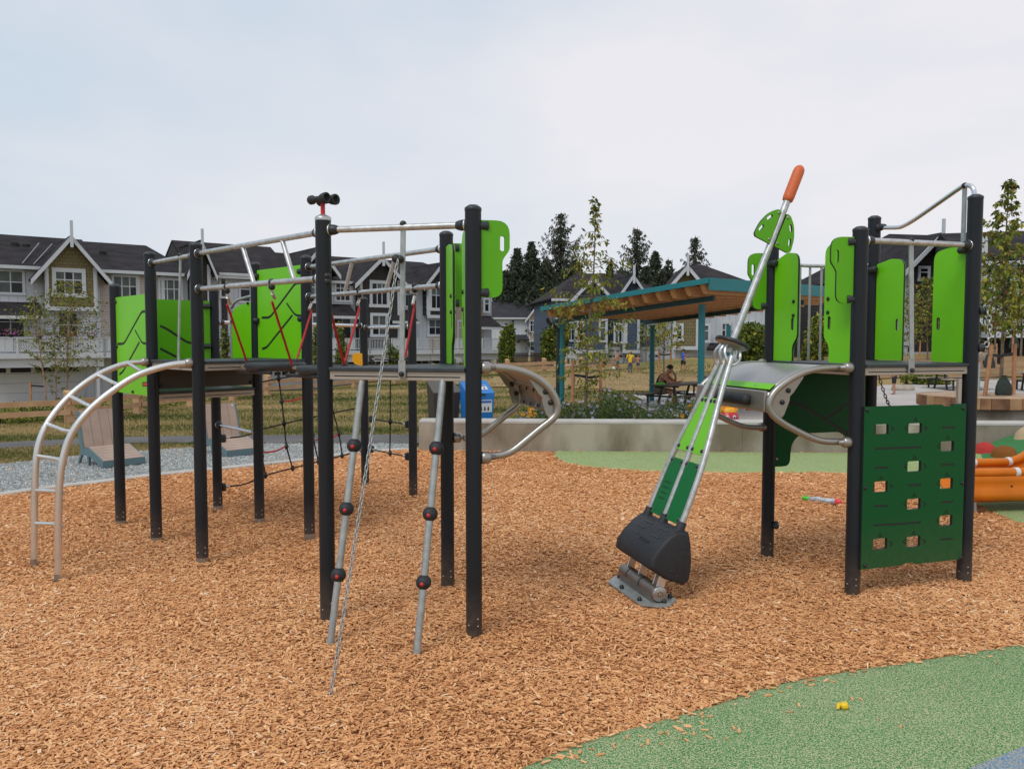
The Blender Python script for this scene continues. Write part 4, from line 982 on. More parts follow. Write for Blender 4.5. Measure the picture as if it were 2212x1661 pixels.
# bowed barrier
bz = 2.24; L13 = q13.L
bow = smoothpts([q13.pt(.05, bz), q13.pt(.18, bz, -.10), q13.pt(L13/2, bz-.005, -.16), q13.pt(L13-.18, bz, -.10), q13.pt(L13-.05, bz)], 5)
br = obj('barrier_rail', MB().tube(bow, .014, 12), M_galv, TW)
for i in range(1, 12):
    t = i/12*(len(bow)-1); k = int(t); p = bow[k].lerp(bow[min(k+1, len(bow)-1)], t-k)
    obj('barrier_bar', MB().tube([(p.x, p.y, DZ-.05), p], .0095, 10), M_galvp, TW)
rr_ = rail(TW, t3('2', 2.285), t3('4', 2.285), .0185, pr=.047)
upright(TW, q24, 1976, 524, 800, .034)
hb = obj('high_bar', MB().tube(smoothpts([q34.P(*p) for p in [(1903,492),(1935,492),(1950,489),(1975,475),(2020,444),(2070,409),(2083,402),(2094,401),(2102,407),(2105,420),(2106,436)]], 4), .0155, 14), M_chrome, TW)
clamp(hb, q34.P(1898, 492), q34.e, .028, .0155, .07)
a_ = q34.P(2084, 406); obj('upright', MB().beam(a_, Vector((a_.x, a_.y, 1.5)), .03, .012, up=q34.n), M_galvp, TW); knob(hb, a_ + UP*.014, .021)
# climbing board with finger holes
L24 = q24.L
HO, GR = [], []
def cb(x, y): return q24.sz((2100 + x*460/1469)*.8641, (980 + y*520/1661)*.8641, .055)
def cbrect(x0, y0, x1, y1): 
    a = cb(x0, y0); b = cb(x1, y1); return rrect(min(a[0], b[0]), min(a[1], b[1]), max(a[0], b[0]), max(a[1], b[1]), .009, 3)
holes_px = [(265,258,378,334,'r'),(537,250,643,326,'lur'),(795,393,898,468,'lu'),(530,552,637,630,'lur'),(258,714,370,794,'ur'),(790,689,890,766,'lu'),(526,852,633,930,'lur'),(785,985,886,1060,'lu'),(254,1170,366,1248,'ur'),(523,1152,630,1228,'lur')]
for x0, y0, x1, y1, ar in holes_px:
    HO.append(cbrect(x0, y0, x1, y1)); cxx, cyy = (x0+x1)/2, (y0+y1)/2
    if 'r' in ar: GR.append(stroke([cb(x1+18, cyy-18), cb(x1+42, cyy), cb(x1+18, cyy+18)], .0120))
    if 'l' in ar: GR.append(stroke([cb(x0-8, cyy-18), cb(x0-32, cyy), cb(x0-8, cyy+18)], .0120))
    if 'u' in ar: GR.append(stroke([cb(cxx-13, y0-14), cb(cxx, y0-44), cb(cxx+13, y0-14)], .0120))
for x0, y0, x1, y1 in ((803,281,904,281),(267,452,641,437),(264,604,374,599),(797,579,898,576),(531,743,636,738),(262,909,370,904),(790,879,891,872),(260,1062,632,1036),(786,1174,887,1167)):
    GR.append(stroke([cb(x0, y0), cb(x1, y1)], .0130))
tl, bl_, tr2, br2 = cb(182,113), cb(160,1405), cb(990,98), cb(968,1337)
n1_, n2_, n3_, n4_ = cb(805,103), cb(825,115), cb(885,115), cb(905,100)
x0_ = (tl[0]+bl_[0])/2; x1_ = (tr2[0]+br2[0])/2; zt_, zb_ = (tl[1]+tr2[1])/2, (bl_[1]+br2[1])/2
outl = [(x0_, zb_), (cb(520,0)[0], zb_), (cb(535,0)[0], zb_+.012), (cb(620,0)[0], zb_+.012), (cb(632,0)[0], zb_), (x1_, zb_), (x1_, zt_), (n4_[0], zt_), (n3_[0], zt_-.012), (n2_[0], zt_-.012), (n1_[0], zt_), (x0_, zt_)]
cbd = board(TW, 'climbing_board', q24.A + q24.n*.055, q24.e, UP, outl, holes=HO, grooves=GR, mat=M_dkg, t=.018)
for x, y in ((205,142),(972,128),(192,762),(962,723),(187,1380),(950,1316)): s_, z_ = cb(x, y); bolt(cbd, q24.pt(s_, z_, .065), q24.n, .013, .011)
for s_ in (x1_-.03,): obj('board_support', MB().beam(q24.pt(s_, zt_-.05, .03), q24.pt(s_, DZ-.1, .03), .028, .02, up=q24.n), M_cream, TW)
# dark green lower wall board on the far side
s1 = lambda u, v: q13.sz(u, v)
lw = [(.05, .70), (s1(1704, 1000)[0], .70), (s1(1707, 1000)[0], .87), (s1(1727, 950)[0], .945), (L13-s1(1727, 950)[0], .945), (L13-s1(1707, 1000)[0], .87), (L13-s1(1704, 1000)[0], .70), (L13-.05, .70), (L13-.05, 1.44), (.05, 1.44)]
lb = board(TW, 'lower_board', q13.A, q13.e, UP, rounded(lw, [0,.05,.06,.06,.06,.06,.05,0,0,0]),
    grooves=[stroke(smooth2([s1(1702,868), s1(1727,873), s1(1772,900), s1(1828,937)]), .022), stroke([s1(1786,901), s1(1831,869)], .022)], mat=M_dkg)
for z in (.76, 1.1): bolt(lb, q13.pt(.06, z, .011), q13.n, .012, .009, M_satin)
# second climbing panel leg seen beside post 2
# exit climber on the left side of the tower
odR = Vector((-.975, -.22, 0)).normalized()
profR = traced(T['2'], T['1'], odR, [(1826,794),(1800,794),(1765,797),(1733,806),(1700,824),(1673,847),(1661,872),(1667,893),(1690,913),(1722,931),(1752,945),(1775,952),(1800,954),(1826,954)], .03)
ob_, A_, B_, e_ = exit_climber(TW, T['2'], T['1'], odR, profR, wd_in=.03)
i_ = int(len(ob_[0])*.36); a, b = ob_[0][i_], ob_[1][i_]; dd_ = (ob_[0][i_+1]-ob_[0][i_-1]).normalized()
nn_ = (dd_.cross(b-a)).normalized(); nn_ = nn_ if nn_.dot(odR) > 0 or nn_.z > 0 else -nn_
gs = obj('grip_strip', MB().beam(a.lerp(b,.05)+nn_*.012+dd_*.012, a.lerp(b,.95)+nn_*.012+dd_*.012, .008, .055, up=dd_), [M_lime2], TW, bevel=.003)
for t in (.25, .75): bolt(gs, a.lerp(b,t)+nn_*.016+dd_*.012, nn_, .010, .004, M_satin)
i2 = int(len(ob_[0])*.44); a, b = ob_[0][i2], ob_[1][i2]
obj('grip_handle', MB().lathe([(0,0),(.030,.004),(.037,.02),(.037,.43),(.030,.446),(0,.45)], a.lerp(b,.18)+odR*.045, (b-a), n=20), M_rub, TW)
obj('nose_bar', MB().beam(a.lerp(b,.02)+odR*.012, a.lerp(b,.98)+odR*.012, .03, .13), M_satin, TW, bevel=.008)
# short chain on the right of post 4 and a hanging chain behind
for v in (672, 752):
    p = t3('4', at(2100, v, 5.38).z); c_ = clamp(TP['4'], p + Vector((.9,-.43,0)).normalized()*.046, Vector((.9,-.43,0)), .026, .02, .034)
p1 = t3('4', at(2100,674,5.38).z) + Vector((.078,-.04,-.0)); p2 = t3('4', at(2100,752,5.38).z) + Vector((.076,-.04,.01))
chain(TW, p1, p2, 0, .036, .026, .0048, M_galv, flare=Vector((.020,0,0)))
pa_ = t3('3', 1.38) + Vector((.05,-.03,0)); chain(TW, pa_, Vector((pa_.x+.10, pa_.y, 1.12)), .02, .032, .018, .004, M_blk)
knob(TP['1'], t3('1', .28) + Vector((.05,-.04,0)), .018)
obj('foot_peg', MB().lathe([(0,0),(.02,0),(.022,.03),(.018,.04),(0,.04)], t3('1', .26)+Vector((.03,-.035,0)), Vector((.7,-.7,0)), n=12), M_cap, TP['1'])
# ================================================================ TILTING DIGGER POLE
DG = root('tilting_digger_toy', 'leaning steel three-legged digger pole with black bucket, round grip disc and orange tip', 'play equipment', (.845, 5.17, 0))
C0 = Vector((.845, 5.17, .10)); na = Vector((.2631, -.9648, 0)); dr = Vector((.3727, .1016, .9224)).normalized(); pp_ = na.cross(dr).normalized()
D = lambda a, t, w_=0: C0 + pp_*a + dr*t + na*w_
def dl(u, v, w_=0): p = hit(u, v, C0 + na*w_, na) - C0 - na*w_; return (p.dot(pp_), p.dot(dr))
prof = [(-.045,.405),(.03,.39),(.072,.33),(.108,.25),(.132,.168),(.118,.105),(-.005,.078),(-.145,.082),(-.168,.12),(-.158,.17),(-.135,.245),(-.09,.335)]
mb = MB(); W_ = (-.275, -.265, .265, .275); n_ = len(prof); cen = (-.02, .22)
rings = [[(cen[0]+(a-cen[0])*s_, cen[1]+(b-cen[1])*s_, w_) for a, b in prof] for s_, w_ in ((.93, -.285), (1, -.268), (1, .268), (.93, .285))]
vs = [D(a, b, w_) for rg in rings for a, b, w_ in rg]
fs = [(k*n_+i, k*n_+(i+1) % n_, (k+1)*n_+(i+1) % n_, (k+1)*n_+i) for k in range(3) for i in range(n_)] + [tuple(range(n_))[::-1], tuple(range(3*n_, 4*n_))]
mb.add(vs, fs, 0, False); bk = obj('bucket', mb, M_rub, DG, bevel=.012)
for f_ in bk.data.polygons: f_.use_smooth = True
for w_ in (-.235, 0, .235):
    obj('socket', MB().lathe([(.045,-.03),(.038,.0),(.030,.025),(.029,.06),(.022,.062),(.0,.062)], D(.0, .385, w_), dr, n=18), M_rub, bk)
# raised bars and lettering on the front face
fa, fb = Vector(prof[2]), Vector(prof[3])
def front(t, w_, off=0):                                      # t along the front slope
    P = [Vector(p) for p in prof[1:5]]; acc = 0; tot = sum((P[i+1]-P[i]).length for i in range(3)); d_ = t*tot
    for i in range(3):
        l_ = (P[i+1]-P[i]).length
        if d_ <= l_ or i == 2:
            q = P[i].lerp(P[i+1], min(1, d_/l_)); s_ = (P[i+1]-P[i]).normalized(); nr_ = Vector((-s_.y, s_.x)); nr_ = nr_ if nr_.x > 0 else -nr_
            q = q + nr_*off; return D(q.x, q.y, w_), (pp_*nr_.x + dr*nr_.y).normalized(), (pp_*s_.x + dr*s_.y).normalized()
        d_ -= l_
for t, w0_, w1_ in ((.17,-.13,-.02),(.38,-.16,-.05),(.60,-.17,-.06),(.17,.09,.20),(.45,.08,.19)):
    A, nr_, s_ = front(t, w0_, .002); B, _, _ = front(t, w1_, .002); obj('raised_bar', MB().beam(A, B, .008, .004, up=nr_), M_cap, bk)
for t, w_ in ((.05,-.14),(.05,-.06),(.05,.06),(.05,.14),(.97,-.24),(.97,-.06),(.97,.12)):
    A, nr_, s_ = front(t, w_, .0005); unit(('slot',), lambda: MB().lathe([(0,.0012),(.008,.0012),(.009,0)][::-1], n=8), M_core, 'recess', bk, along(A, nr_))
tx = bpy.data.curves.new('lettering', 'FONT'); tx.body = 'KOMPAN'; tx.size = .034; tx.extrude = .0012; tx.align_x = 'CENTER'
txo = bpy.data.objects.new('tmp', tx); COL.objects.link(txo); dg = bpy.context.evaluated_depsgraph_get(); me = bpy.data.meshes.new_from_object(txo.evaluated_get(dg)); bpy.data.objects.remove(txo)
A, nr_, s_ = front(.72, .06, .0015); lt = bpy.data.objects.new('lettering', me); me.materials.clear(); me.materials.append(M_cap); link(lt, bk); ORG[lt.name] = ORG[bk.name]
yv = nr_.cross(na).normalized(); lt.matrix_local = Matrix.Translation(-ORG[bk.name]) @ frameM(A, na, yv, nr_)
for a, b in ((-.05,.30),(-.09,.27),(-.02,.14),(-.07,.12)): bolt(bk, D(a, b, .285), na, .007, .003, M_cap)
# hinge and foot plate
hz = C0 - UP*.02
hg = obj('hinge_housing', MB().tube([hz - na*.27, hz + na*.262], .044, 24), M_hinge, DG)
for w_ in (-.15, .05): obj('hinge_ring', MB().tube([hz + na*w_, hz + na*(w_+.006)], .0465, 24), M_blk, hg)
obj('hinge_cap', MB().lathe([(0,0),(.044,0),(.048,.004),(.048,.02),(.044,.024),(0,.024)], hz + na*.262, na, n=24), M_satin, hg)
for k in range(6): bolt(hg, hz + na*.286 + UP*.016*math.cos(k*1.047) + pp_.cross(na).normalized()*0 + Vector((na.y, -na.x, 0))*.016*math.sin(k*1.047), na, .004, .003, M_blk)
for w_ in (-.2, -.02, .2, .255): obj('hinge_arm', MB().beam(hz + na*w_, D(0, .12, w_), .012, .05, up=na.cross(dr)), M_alu, hg)
qh = Vector((.9648, .2631, 0))
fpo = [(-.33,-.05),(-.33,.02),(-.28,.12),(.24,.14),(.33,.05),(.33,-.03),(.26,-.13),(-.22,-.15)]
fpl = obj('foot_plate', MB().prism(fpo, lambda a, b, c: Vector((hz.x, hz.y, 0)) + na*a + qh*b*.95 + UP*c, .012, .024), M_galvp, DG, bevel=.003)
for a, b in ((-.29,-.03),(-.06,-.11),(.2,-.10),(.28,.03),(-.25,.09),(.2,.11)): bolt(fpl, Vector((hz.x,hz.y,.024)) + na*a + qh*b, UP, .016, .024)
obj('foot_plate_rib', MB().beam(hz - na*.25 - UP*.03, hz + na*.25 - UP*.03, .09, .05), M_hinge, fpl)
# legs
for w_ in (-.235, 0, .235):
    obj('leg', MB().tube(smoothpts([D(0,.40,w_), D(0,.60,w_*.98), D(0,.87,w_*.88), D(0,1.26,w_*.50), D(0,1.45,w_*.35), D(0,1.57,w_*.26)], 5), .0195, 16), M_galv, DG)
for w_ in (-1, 0, 1):
    for sgn in (-1, 1): obj('hook', MB().tube(smoothpts([D(0,1.50,w_*.06), D(.035*sgn,1.53,w_*.075), D(.06*sgn,1.58,w_*.06), D(.05*sgn,1.635,w_*.04)], 4), .011, 10), M_chrome, DG)
dsc = obj('grip_disc', MB().lathe([(0,-.018),(.05,-.024),(.095,-.012),(.104,.0),(.108,.010),(.104,.020),(.06,.024),(0,.024)], D(0,1.655), dr, n=36), M_satin, DG)
obj('disc_rim', MB().lathe([(.098,-.004),(.112,-.002),(.117,.009),(.112,.022),(.098,.026),(.02,.028)], D(0,1.655), dr, n=36), M_cap, dsc)
obj('pole', MB().tube([D(0,1.60), D(0,2.73)], .0235, 20), M_galv, DG)
obj('orange_grip', MB().lathe([(0,0),(.026,.0),(.034,.006),(.0375,.03),(.0375,.215),(.035,.235),(.026,.252),(.012,.262),(0,.264)], D(0,2.695), dr, n=24), M_orange, DG)
fL = [(.021,2.375),(.136,2.375),(.150,2.395),(.140,2.48),(.105,2.56),(.055,2.61),(.024,2.612)]
def slot2(c, ang, l_, r_):
    o_ = []; ca, sa = math.cos(ang), math.sin(ang)
    for (sx_, a0) in ((1, -90), (-1, 90)):
        for i in range(5):
            g = R(a0 + 180*i/4); x_ = sx_*(l_/2-r_) + r_*math.cos(g); y_ = r_*math.sin(g); o_.append((c[0]+x_*ca-y_*sa, c[1]+x_*sa+y_*ca))
    return o_
for sgn in (1, -1):
    out_ = rounded([(a*sgn, b) for a, b in fL], [0,.02,.03,.03,.03,.03,.005])
    hs = [slot2((.088*sgn, 2.535), R(-58 if sgn > 0 else -122), .052, .010), slot2((.118*sgn, 2.445), R(-72 if sgn > 0 else -108), .052, .010)]
    bd_ = board(DG, 'grip_wing', C0 + na*.012, pp_, dr, out_, holes=hs, mat=M_lime)
    for a, b in ((.035,2.40),(.038,2.59)): bolt(bd_, D(a*sgn, b, .02), na, .010, .008, M_satin)
# boards between the legs
wA = lambda t, w_: pieces(t, [(.4,.235),(.6,.230),(.87,.207),(1.26,.118),(1.57,.06)])
for (t0, t1, mat) in ((.885, 1.27, M_lime2), (.42, .825, M_mdg)):
    for sgn in (-1, 1):
        a0, a1 = .028, wA(t0, .2)-.026; b0, b1 = .024, wA(t1, .2)-.024
        P = [(a0*sgn, t0), (a1*sgn, t0), (b1*sgn, t1), (b0*sgn, t1)]
        gr = []
        if t0 < .5 and sgn < 0: gr = [stroke([(-.075, .535+.038*k), (-.165, .535+.038*k)], .009) for k in range(4)]
        bd_ = board(DG, 'leg_board', C0, na, dr, P, grooves=gr, mat=mat, t=.010)
        for t in (t0+.025, t1-.02):
            for wt_, w_ in ((0, (a0+.006)*sgn), (wA(t, .2)*sgn, (wA(t, .2)-.040)*sgn)):
                obj('mount_tab', MB().beam(D(.007,t,wt_), D(.007,t,w_+(.014*sgn if wt_ == 0 else -.014*sgn)), .028, .003, up=pp_), M_galvp, bd_)
                for s2 in (1, -1): bolt(bd_, D(.006*s2, t, w_), pp_*s2, .0135, .012)

# ================================================================ LOOSE THINGS ON THE PLAY GROUND
wd = root('bubble_wand', 'clear plastic bubble tube with green cap and pink end lying on wood chips', 'toy', gz(1776,1080,.02))
A = gz(1733,1075,.035); B = gz(1818,1085,.03); d = (B-A).normalized(); L_ = (B-A).length
M_clear = pm('translucent_plastic', (.42,.44,.50), .2, 0, .3, 30)
obj('tube', MB().lathe([(0,.07),(.022,.07),(.023,.12),(.031,.13),(.031,.17),(.023,.18),(.026,.22),(.028,.24),(.028,L_-.04),(.018,L_-.03),(0,L_-.03)], A, d, n=14), M_clear, wd)
obj('green_cap', MB().lathe([(0,0),(.020,.003),(.023,.06),(.019,.08),(0,.08)], A, d, n=14), pm('green_plastic', (.08,.55,.04), .4), wd)
obj('orange_ring', MB().lathe([(.0,.055),(.0185,.055),(.0185,.10),(0,.10)], A-UP*.006, d, n=14), pm('orange_plastic', (.75,.18,.04), .4), wd)
obj('pink_end', MB().lathe([(0,L_-.06),(.029,L_-.06),(.029,L_-.015),(.020,L_),(0,L_)], A, d, n=14), pm('pink_plastic', (.80,.05,.06), .4), wd)
yt = root('yellow_toy_piece', 'small yellow plastic toy piece lying on the green rubber', 'toy', gz(1820,1530,.035))
p = gz(1820,1531,.035); M_yel = pm('yellow_toy', (.80,.52,.01), .45)
obj('toy_body', MB().lathe([(0,-.012),(.015,-.012),(.017,-.004),(.016,.012),(.008,.018),(0,.018)], p + Vector((.006,0,.016)), Vector((.8,-.3,.35)), n=14), M_yel, yt)
obj('toy_tail', MB().tube([p+Vector((-.004,0,.018)), p+Vector((-.02,-.003,.022)), p+Vector((-.026,-.012,.006))], [.008,.010,.006], 8), M_yel, yt)
# ================================================================ SLIDE
SL = root('orange_slide', 'orange plastic trough slide with white joint straps beside the play mound', 'slide', (4.8, 7.9, 0))
ctr = [(4.34,7.86,.0),(4.45,7.86,.0),(4.7,7.88,.0),(5.0,7.92,.0),(5.25,7.98,.0),(5.5,8.06,.05),(5.8,8.15,.22),(6.3,8.25,.6),(6.8,8.32,.95)]
cs = smoothpts([Vector((a, b, .13+c)) for a, b, c in ctr], 4)
def xsec(r_in=0):
    o_ = []
    for i in range(15): g = R(180 + 180*i/14); o_.append((.30*math.cos(g), .27+.27*math.sin(g)))
    return o_
xs_ = xsec(); mb = MB(); vs = []; m_ = len(xs_)
for i, c in enumerate(cs):
    t = (cs[min(i+1, len(cs)-1)]-cs[max(i-1, 0)]).normalized(); sd_ = Vector((t.y, -t.x, 0)).normalized(); u2 = sd_.cross(t).normalized()
    u2 = u2 if u2.z > 0 else -u2
    vs += [c + sd_*a + u2*b for a, b in xs_]
mb.add(vs, [(i*m_+j, i*m_+j+1, (i+1)*m_+j+1, (i+1)*m_+j) for i in range(len(cs)-1) for j in range(m_-1)], 0, True)
tr_ = obj('trough', mb, M_slide, SL); so = tr_.modifiers.new('s', 'SOLIDIFY'); so.thickness = .018; so.offset = 0
for j, nm in ((0, 'rim'), (m_-1, 'rim')):
    obj(nm, MB().tube([vs[i*m_+j] for i in range(len(cs))], .042, 12), M_slide, SL)
# lower side skirt bulges
for side in (0, m_-1):
    pts = [vs[i*m_+side] + Vector((0, -.035 if side == m_-1 or True else .035, -.25)) for i in range(len(cs))]
sideN = [ (vs[i*m_+0], vs[i*m_+m_-1]) for i in range(len(cs))]
nearj = 0 if vs[0].y < vs[m_-1].y else m_-1
mb = MB(); v2 = []
for i in range(len(cs)):
    b_ = vs[i*m_+nearj]; v2 += [b_ + Vector((0,-.035,-.03)), b_ + Vector((0,-.012,-.09)), b_ + Vector((0,-.012,-.16)), b_ + Vector((0,-.040,-.20)), b_ + Vector((0,-.030,-.25)), b_ + Vector((0,.03,-.28))]
mb.add(v2, [(i*6+j, (i+1)*6+j, (i+1)*6+j+1, i*6+j+1) for i in range(len(cs)-1) for j in range(5)], 0, True)
sk = obj('side_skirt', mb, M_slide, SL); so = sk.modifiers.new('s', 'SOLIDIFY'); so.thickness = .01
for i in (9, 16, 23):
    for j in (0, m_-1):
        p = vs[i*m_+j]; q = vs[(i+1)*m_+j]; d = (q-p).normalized()
        obj('joint_strap', MB().tube([p-d*.02, p+d*.025], .046, 14), M_white, SL)
    bolt(sk, vs[i*m_+nearj] + Vector((-.05,-.02,-.13)), Vector((0,-1,0)), .016, .01)
for x, y in ((4.45, 7.63), (5.9, 7.95)):
    lg = obj('slide_leg', MB().tube([(x, y, -.02), (x-.01, y+.03, .22 if x < 5 else .55)], .028, 14), M_satin, SL); obj('leg_sleeve', MB().tube([(x-.003, y+.01, .10), (x-.003, y+.01, .115)], .032, 14), M_alu, lg)
# ================================================================ HOUSES
def wallmat(name, col, kind, var=.06):
    """lap siding, shingle or board-and-batten relief driven by facade UVs (metres)"""
    m = pm(name, col, .8, 0, var, 1.2, spec=.25); N, L, b = nodes(m)
    uv = N.new('ShaderNodeTexCoord'); sp = N.new('ShaderNodeSeparateXYZ'); L.new(uv.outputs['UV'], sp.inputs[0])
    src = b.inputs['Base Color'].links[0].from_socket
    if kind == 'shingle':
        br = N.new('ShaderNodeTexBrick'); br.inputs['Scale'].default_value = 1; br.inputs['Brick Width'].default_value = .26; br.inputs['Row Height'].default_value = .20
        br.inputs['Mortar Size'].default_value = .014; br.inputs['Color1'].default_value = (1,1,1,1); br.inputs['Color2'].default_value = (.84,.84,.84,1); br.inputs['Mortar'].default_value = (.45,.45,.45,1)
        L.new(uv.outputs['UV'], br.inputs['Vector']); mu = N.new('ShaderNodeMixRGB'); mu.blend_type = 'MULTIPLY'; mu.inputs[0].default_value = 1
        L.new(src, mu.inputs[1]); L.new(br.outputs['Color'], mu.inputs[2]); L.new(mu.outputs[0], b.inputs['Base Color'])
    else:
        ma = N.new('ShaderNodeMath'); ma.operation = 'MULTIPLY'; ma.inputs[1].default_value = 1/.15 if kind == 'lap' else 1/.4; L.new(sp.outputs['Y' if kind == 'lap' else 'X'], ma.inputs[0])
        fr_ = N.new('ShaderNodeMath'); fr_.operation = 'FRACT'; L.new(ma.outputs[0], fr_.inputs[0])
        r = N.new('ShaderNodeValToRGB'); r.color_ramp.elements[0].position = .06; r.color_ramp.elements[1].position = .22 if kind == 'lap' else .12
        r.color_ramp.elements[0].color = (.5,.5,.5,1) if kind == 'lap' else (.72,.72,.72,1); r.color_ramp.elements[1].color = (1,1,1,1); L.new(fr_.outputs[0], r.inputs[0])
        mu = N.new('ShaderNodeMixRGB'); mu.blend_type = 'MULTIPLY'; mu.inputs[0].default_value = 1
        L.new(src, mu.inputs[1]); L.new(r.outputs[0], mu.inputs[2]); L.new(mu.outputs[0], b.inputs['Base Color'])
    return m
W_olive = wallmat('olive_shingle', (.20, .17, .085), 'shingle'); W_brown = wallmat('dark_brown_shingle', (.050, .045, .044), 'shingle')
W_blue = wallmat('slate_blue_shingle', (.085, .115, .165), 'shingle'); W_tan = wallmat('tan_lap_siding', (.42, .34, .26), 'lap')
W_beige = wallmat('beige_lap_siding', (.46, .40, .36), 'lap'); W_bb = wallmat('white_board_and_batten', (.50, .53, .57), 'bb'); W_wlap = wallmat('white_lap_siding', (.62, .63, .66), 'lap')
M_roof = pm('asphalt_shingle_roof', (.020, .018, .020), .92, 0, .25, 1.1, .3, 25, .15, col2=(.042, .037, .040), detail=9, stretch=(1, 1, 3))
M_roof2 = pm('grey_shingle_roof', (.040, .041, .048), .92, 0, .2, 1.1, .3, 25, .15, detail=9)
M_trim = pm('white_trim', (.50, .53, .57), .6, 0, .04, 2); M_glass = pm('window_glass', (.012, .014, .018), .18, 0, .3, .8, spec=.28)
M_blind = pm('window_blind', (.085, .105, .10), .5, 0, .35, 1.5, spec=.3); M_garage = pm('garage_door_panel', (.50, .52, .55), .6, 0, .04, 2)
M_dark = pm('dark_recess', (.012, .012, .013), .9)
class Fac:
    def __init__(s, x0, y0, x1, y1): s.O = Vector((x0, y0, 0)); s.e = hdir((x0, y0, 0), (x1, y1, 0)); s.n = Vector((s.e.y, -s.e.x, 0)); s.uv = (s.e.x, s.e.y)
    def W(s, a, z, d=0): return s.O + s.e*a + s.n*d + UP*z
    def sz(s, u, v, d=0): p = hit(u, v, s.O + s.n*d, s.n); return ((p-s.O).dot(s.e), p.z)
    def S(s, u, d=0): return s.sz(u, 736, d)[0]
    def f3(s): return lambda a, b, c: s.W(a, b, c)
def fbox(mb, F, s0, s1, z0, z1, d0, d1, mi=0):
    P = [F.W(a, z, d) for d in (d0, d1) for a, z in ((s0, z0), (s1, z0), (s1, z1), (s0, z1))]
    return mb.add(P, [(0,3,2,1),(4,5,6,7),(0,1,5,4),(1,2,6,5),(2,3,7,6),(3,0,4,7)], mi)
def window(F, par, s0, s1, z0, z1, cols, d=0, top=.36, trim=.13, rows=2, sill=True, blind=.3):
    mb = MB()
    for a, b, c, e_ in ((s0-trim, s1+trim, z1, z1+trim*1.15), (s0-trim*1.25, s1+trim*1.25, z0-trim*1.1, z0), (s0-trim, s0, z0, z1), (s1, s1+trim, z0, z1)): fbox(mb, F, a, b, c, e_, d, d+.07)
    zs = z1 - (z1-z0)*top
    if rows > 1: fbox(mb, F, s0, s1, zs-.03, zs+.03, d-.02, d+.035)
    for k in range(1, cols): a = s0+(s1-s0)*k/cols; fbox(mb, F, a-.03, a+.03, z0, z1, d-.02, d+.034)
    f = obj('window', mb, M_trim, par)
    rws = ((z0, zs-.03), (zs+.03, z1)) if rows > 1 else ((z0, z1),)
    for r_, (a, b) in enumerate(rws):
        for k in range(cols):
            c0 = s0+(s1-s0)*k/cols + (.03 if k else 0); c1 = s0+(s1-s0)*(k+1)/cols - (.03 if k < cols-1 else 0)
            pm_ = M_blind if rnd.random() < (blind*1.6 if r_ == len(rws)-1 else blind*.6) else M_glass
            p = obj('pane', fbox(MB(), F, c0, c1, a, b, d-.03, d+.008), pm_, f)
    return f
def winpx(F, par, u0, u1, v0, v1, cols, d=0, **k):
    a = F.sz(u0, v1, d); b = F.sz(u1, v0, d); return window(F, par, a[0], b[0], a[1], b[1], cols, d, **k)
def mainroof(F, par, s0, s1, ze, zr, over=.45, back=-9, hip0=0, hip1=0, mat=None, gutter=True, wm=None):
    mid = back/2; mat = mat or M_roof; mb = MB()
    mb.slab([F.W(s0, ze, over), F.W(s1, ze, over), F.W(s1-hip1, zr, mid), F.W(s0+hip0, zr, mid)], .14)
    mb.slab([F.W(s1, ze, back-over), F.W(s0, ze, back-over), F.W(s0+hip0, zr, mid), F.W(s1-hip1, zr, mid)], .14)
    if hip0: mb.slab([F.W(s0, ze, back-over), F.W(s0, ze, over), F.W(s0+hip0, zr, mid)], .14)
    if hip1: mb.slab([F.W(s1, ze, over), F.W(s1, ze, back-over), F.W(s1-hip1, zr, mid)], .14)
    r = obj('roof', mb, mat, par)
    for hp, s_, sg in ((hip0, s0, 1), (hip1, s1, -1)):
        if not hp:
            o_ = F.W(s_+sg*.06, 0); obj('gable_end', MB().prism([(0, ze-.1), (back, ze-.1), (mid, zr-.22)], lambda a, b, c: F.W(s_+sg*.06+c, b, a), -.05, .05), wm or W_bb, par, uv=(F.n.x, F.n.y))
    if gutter: obj('gutter', fbox(MB(), F, s0, s1, ze-.20, ze-.02, over, over+.12), M_trim, r)
    return r
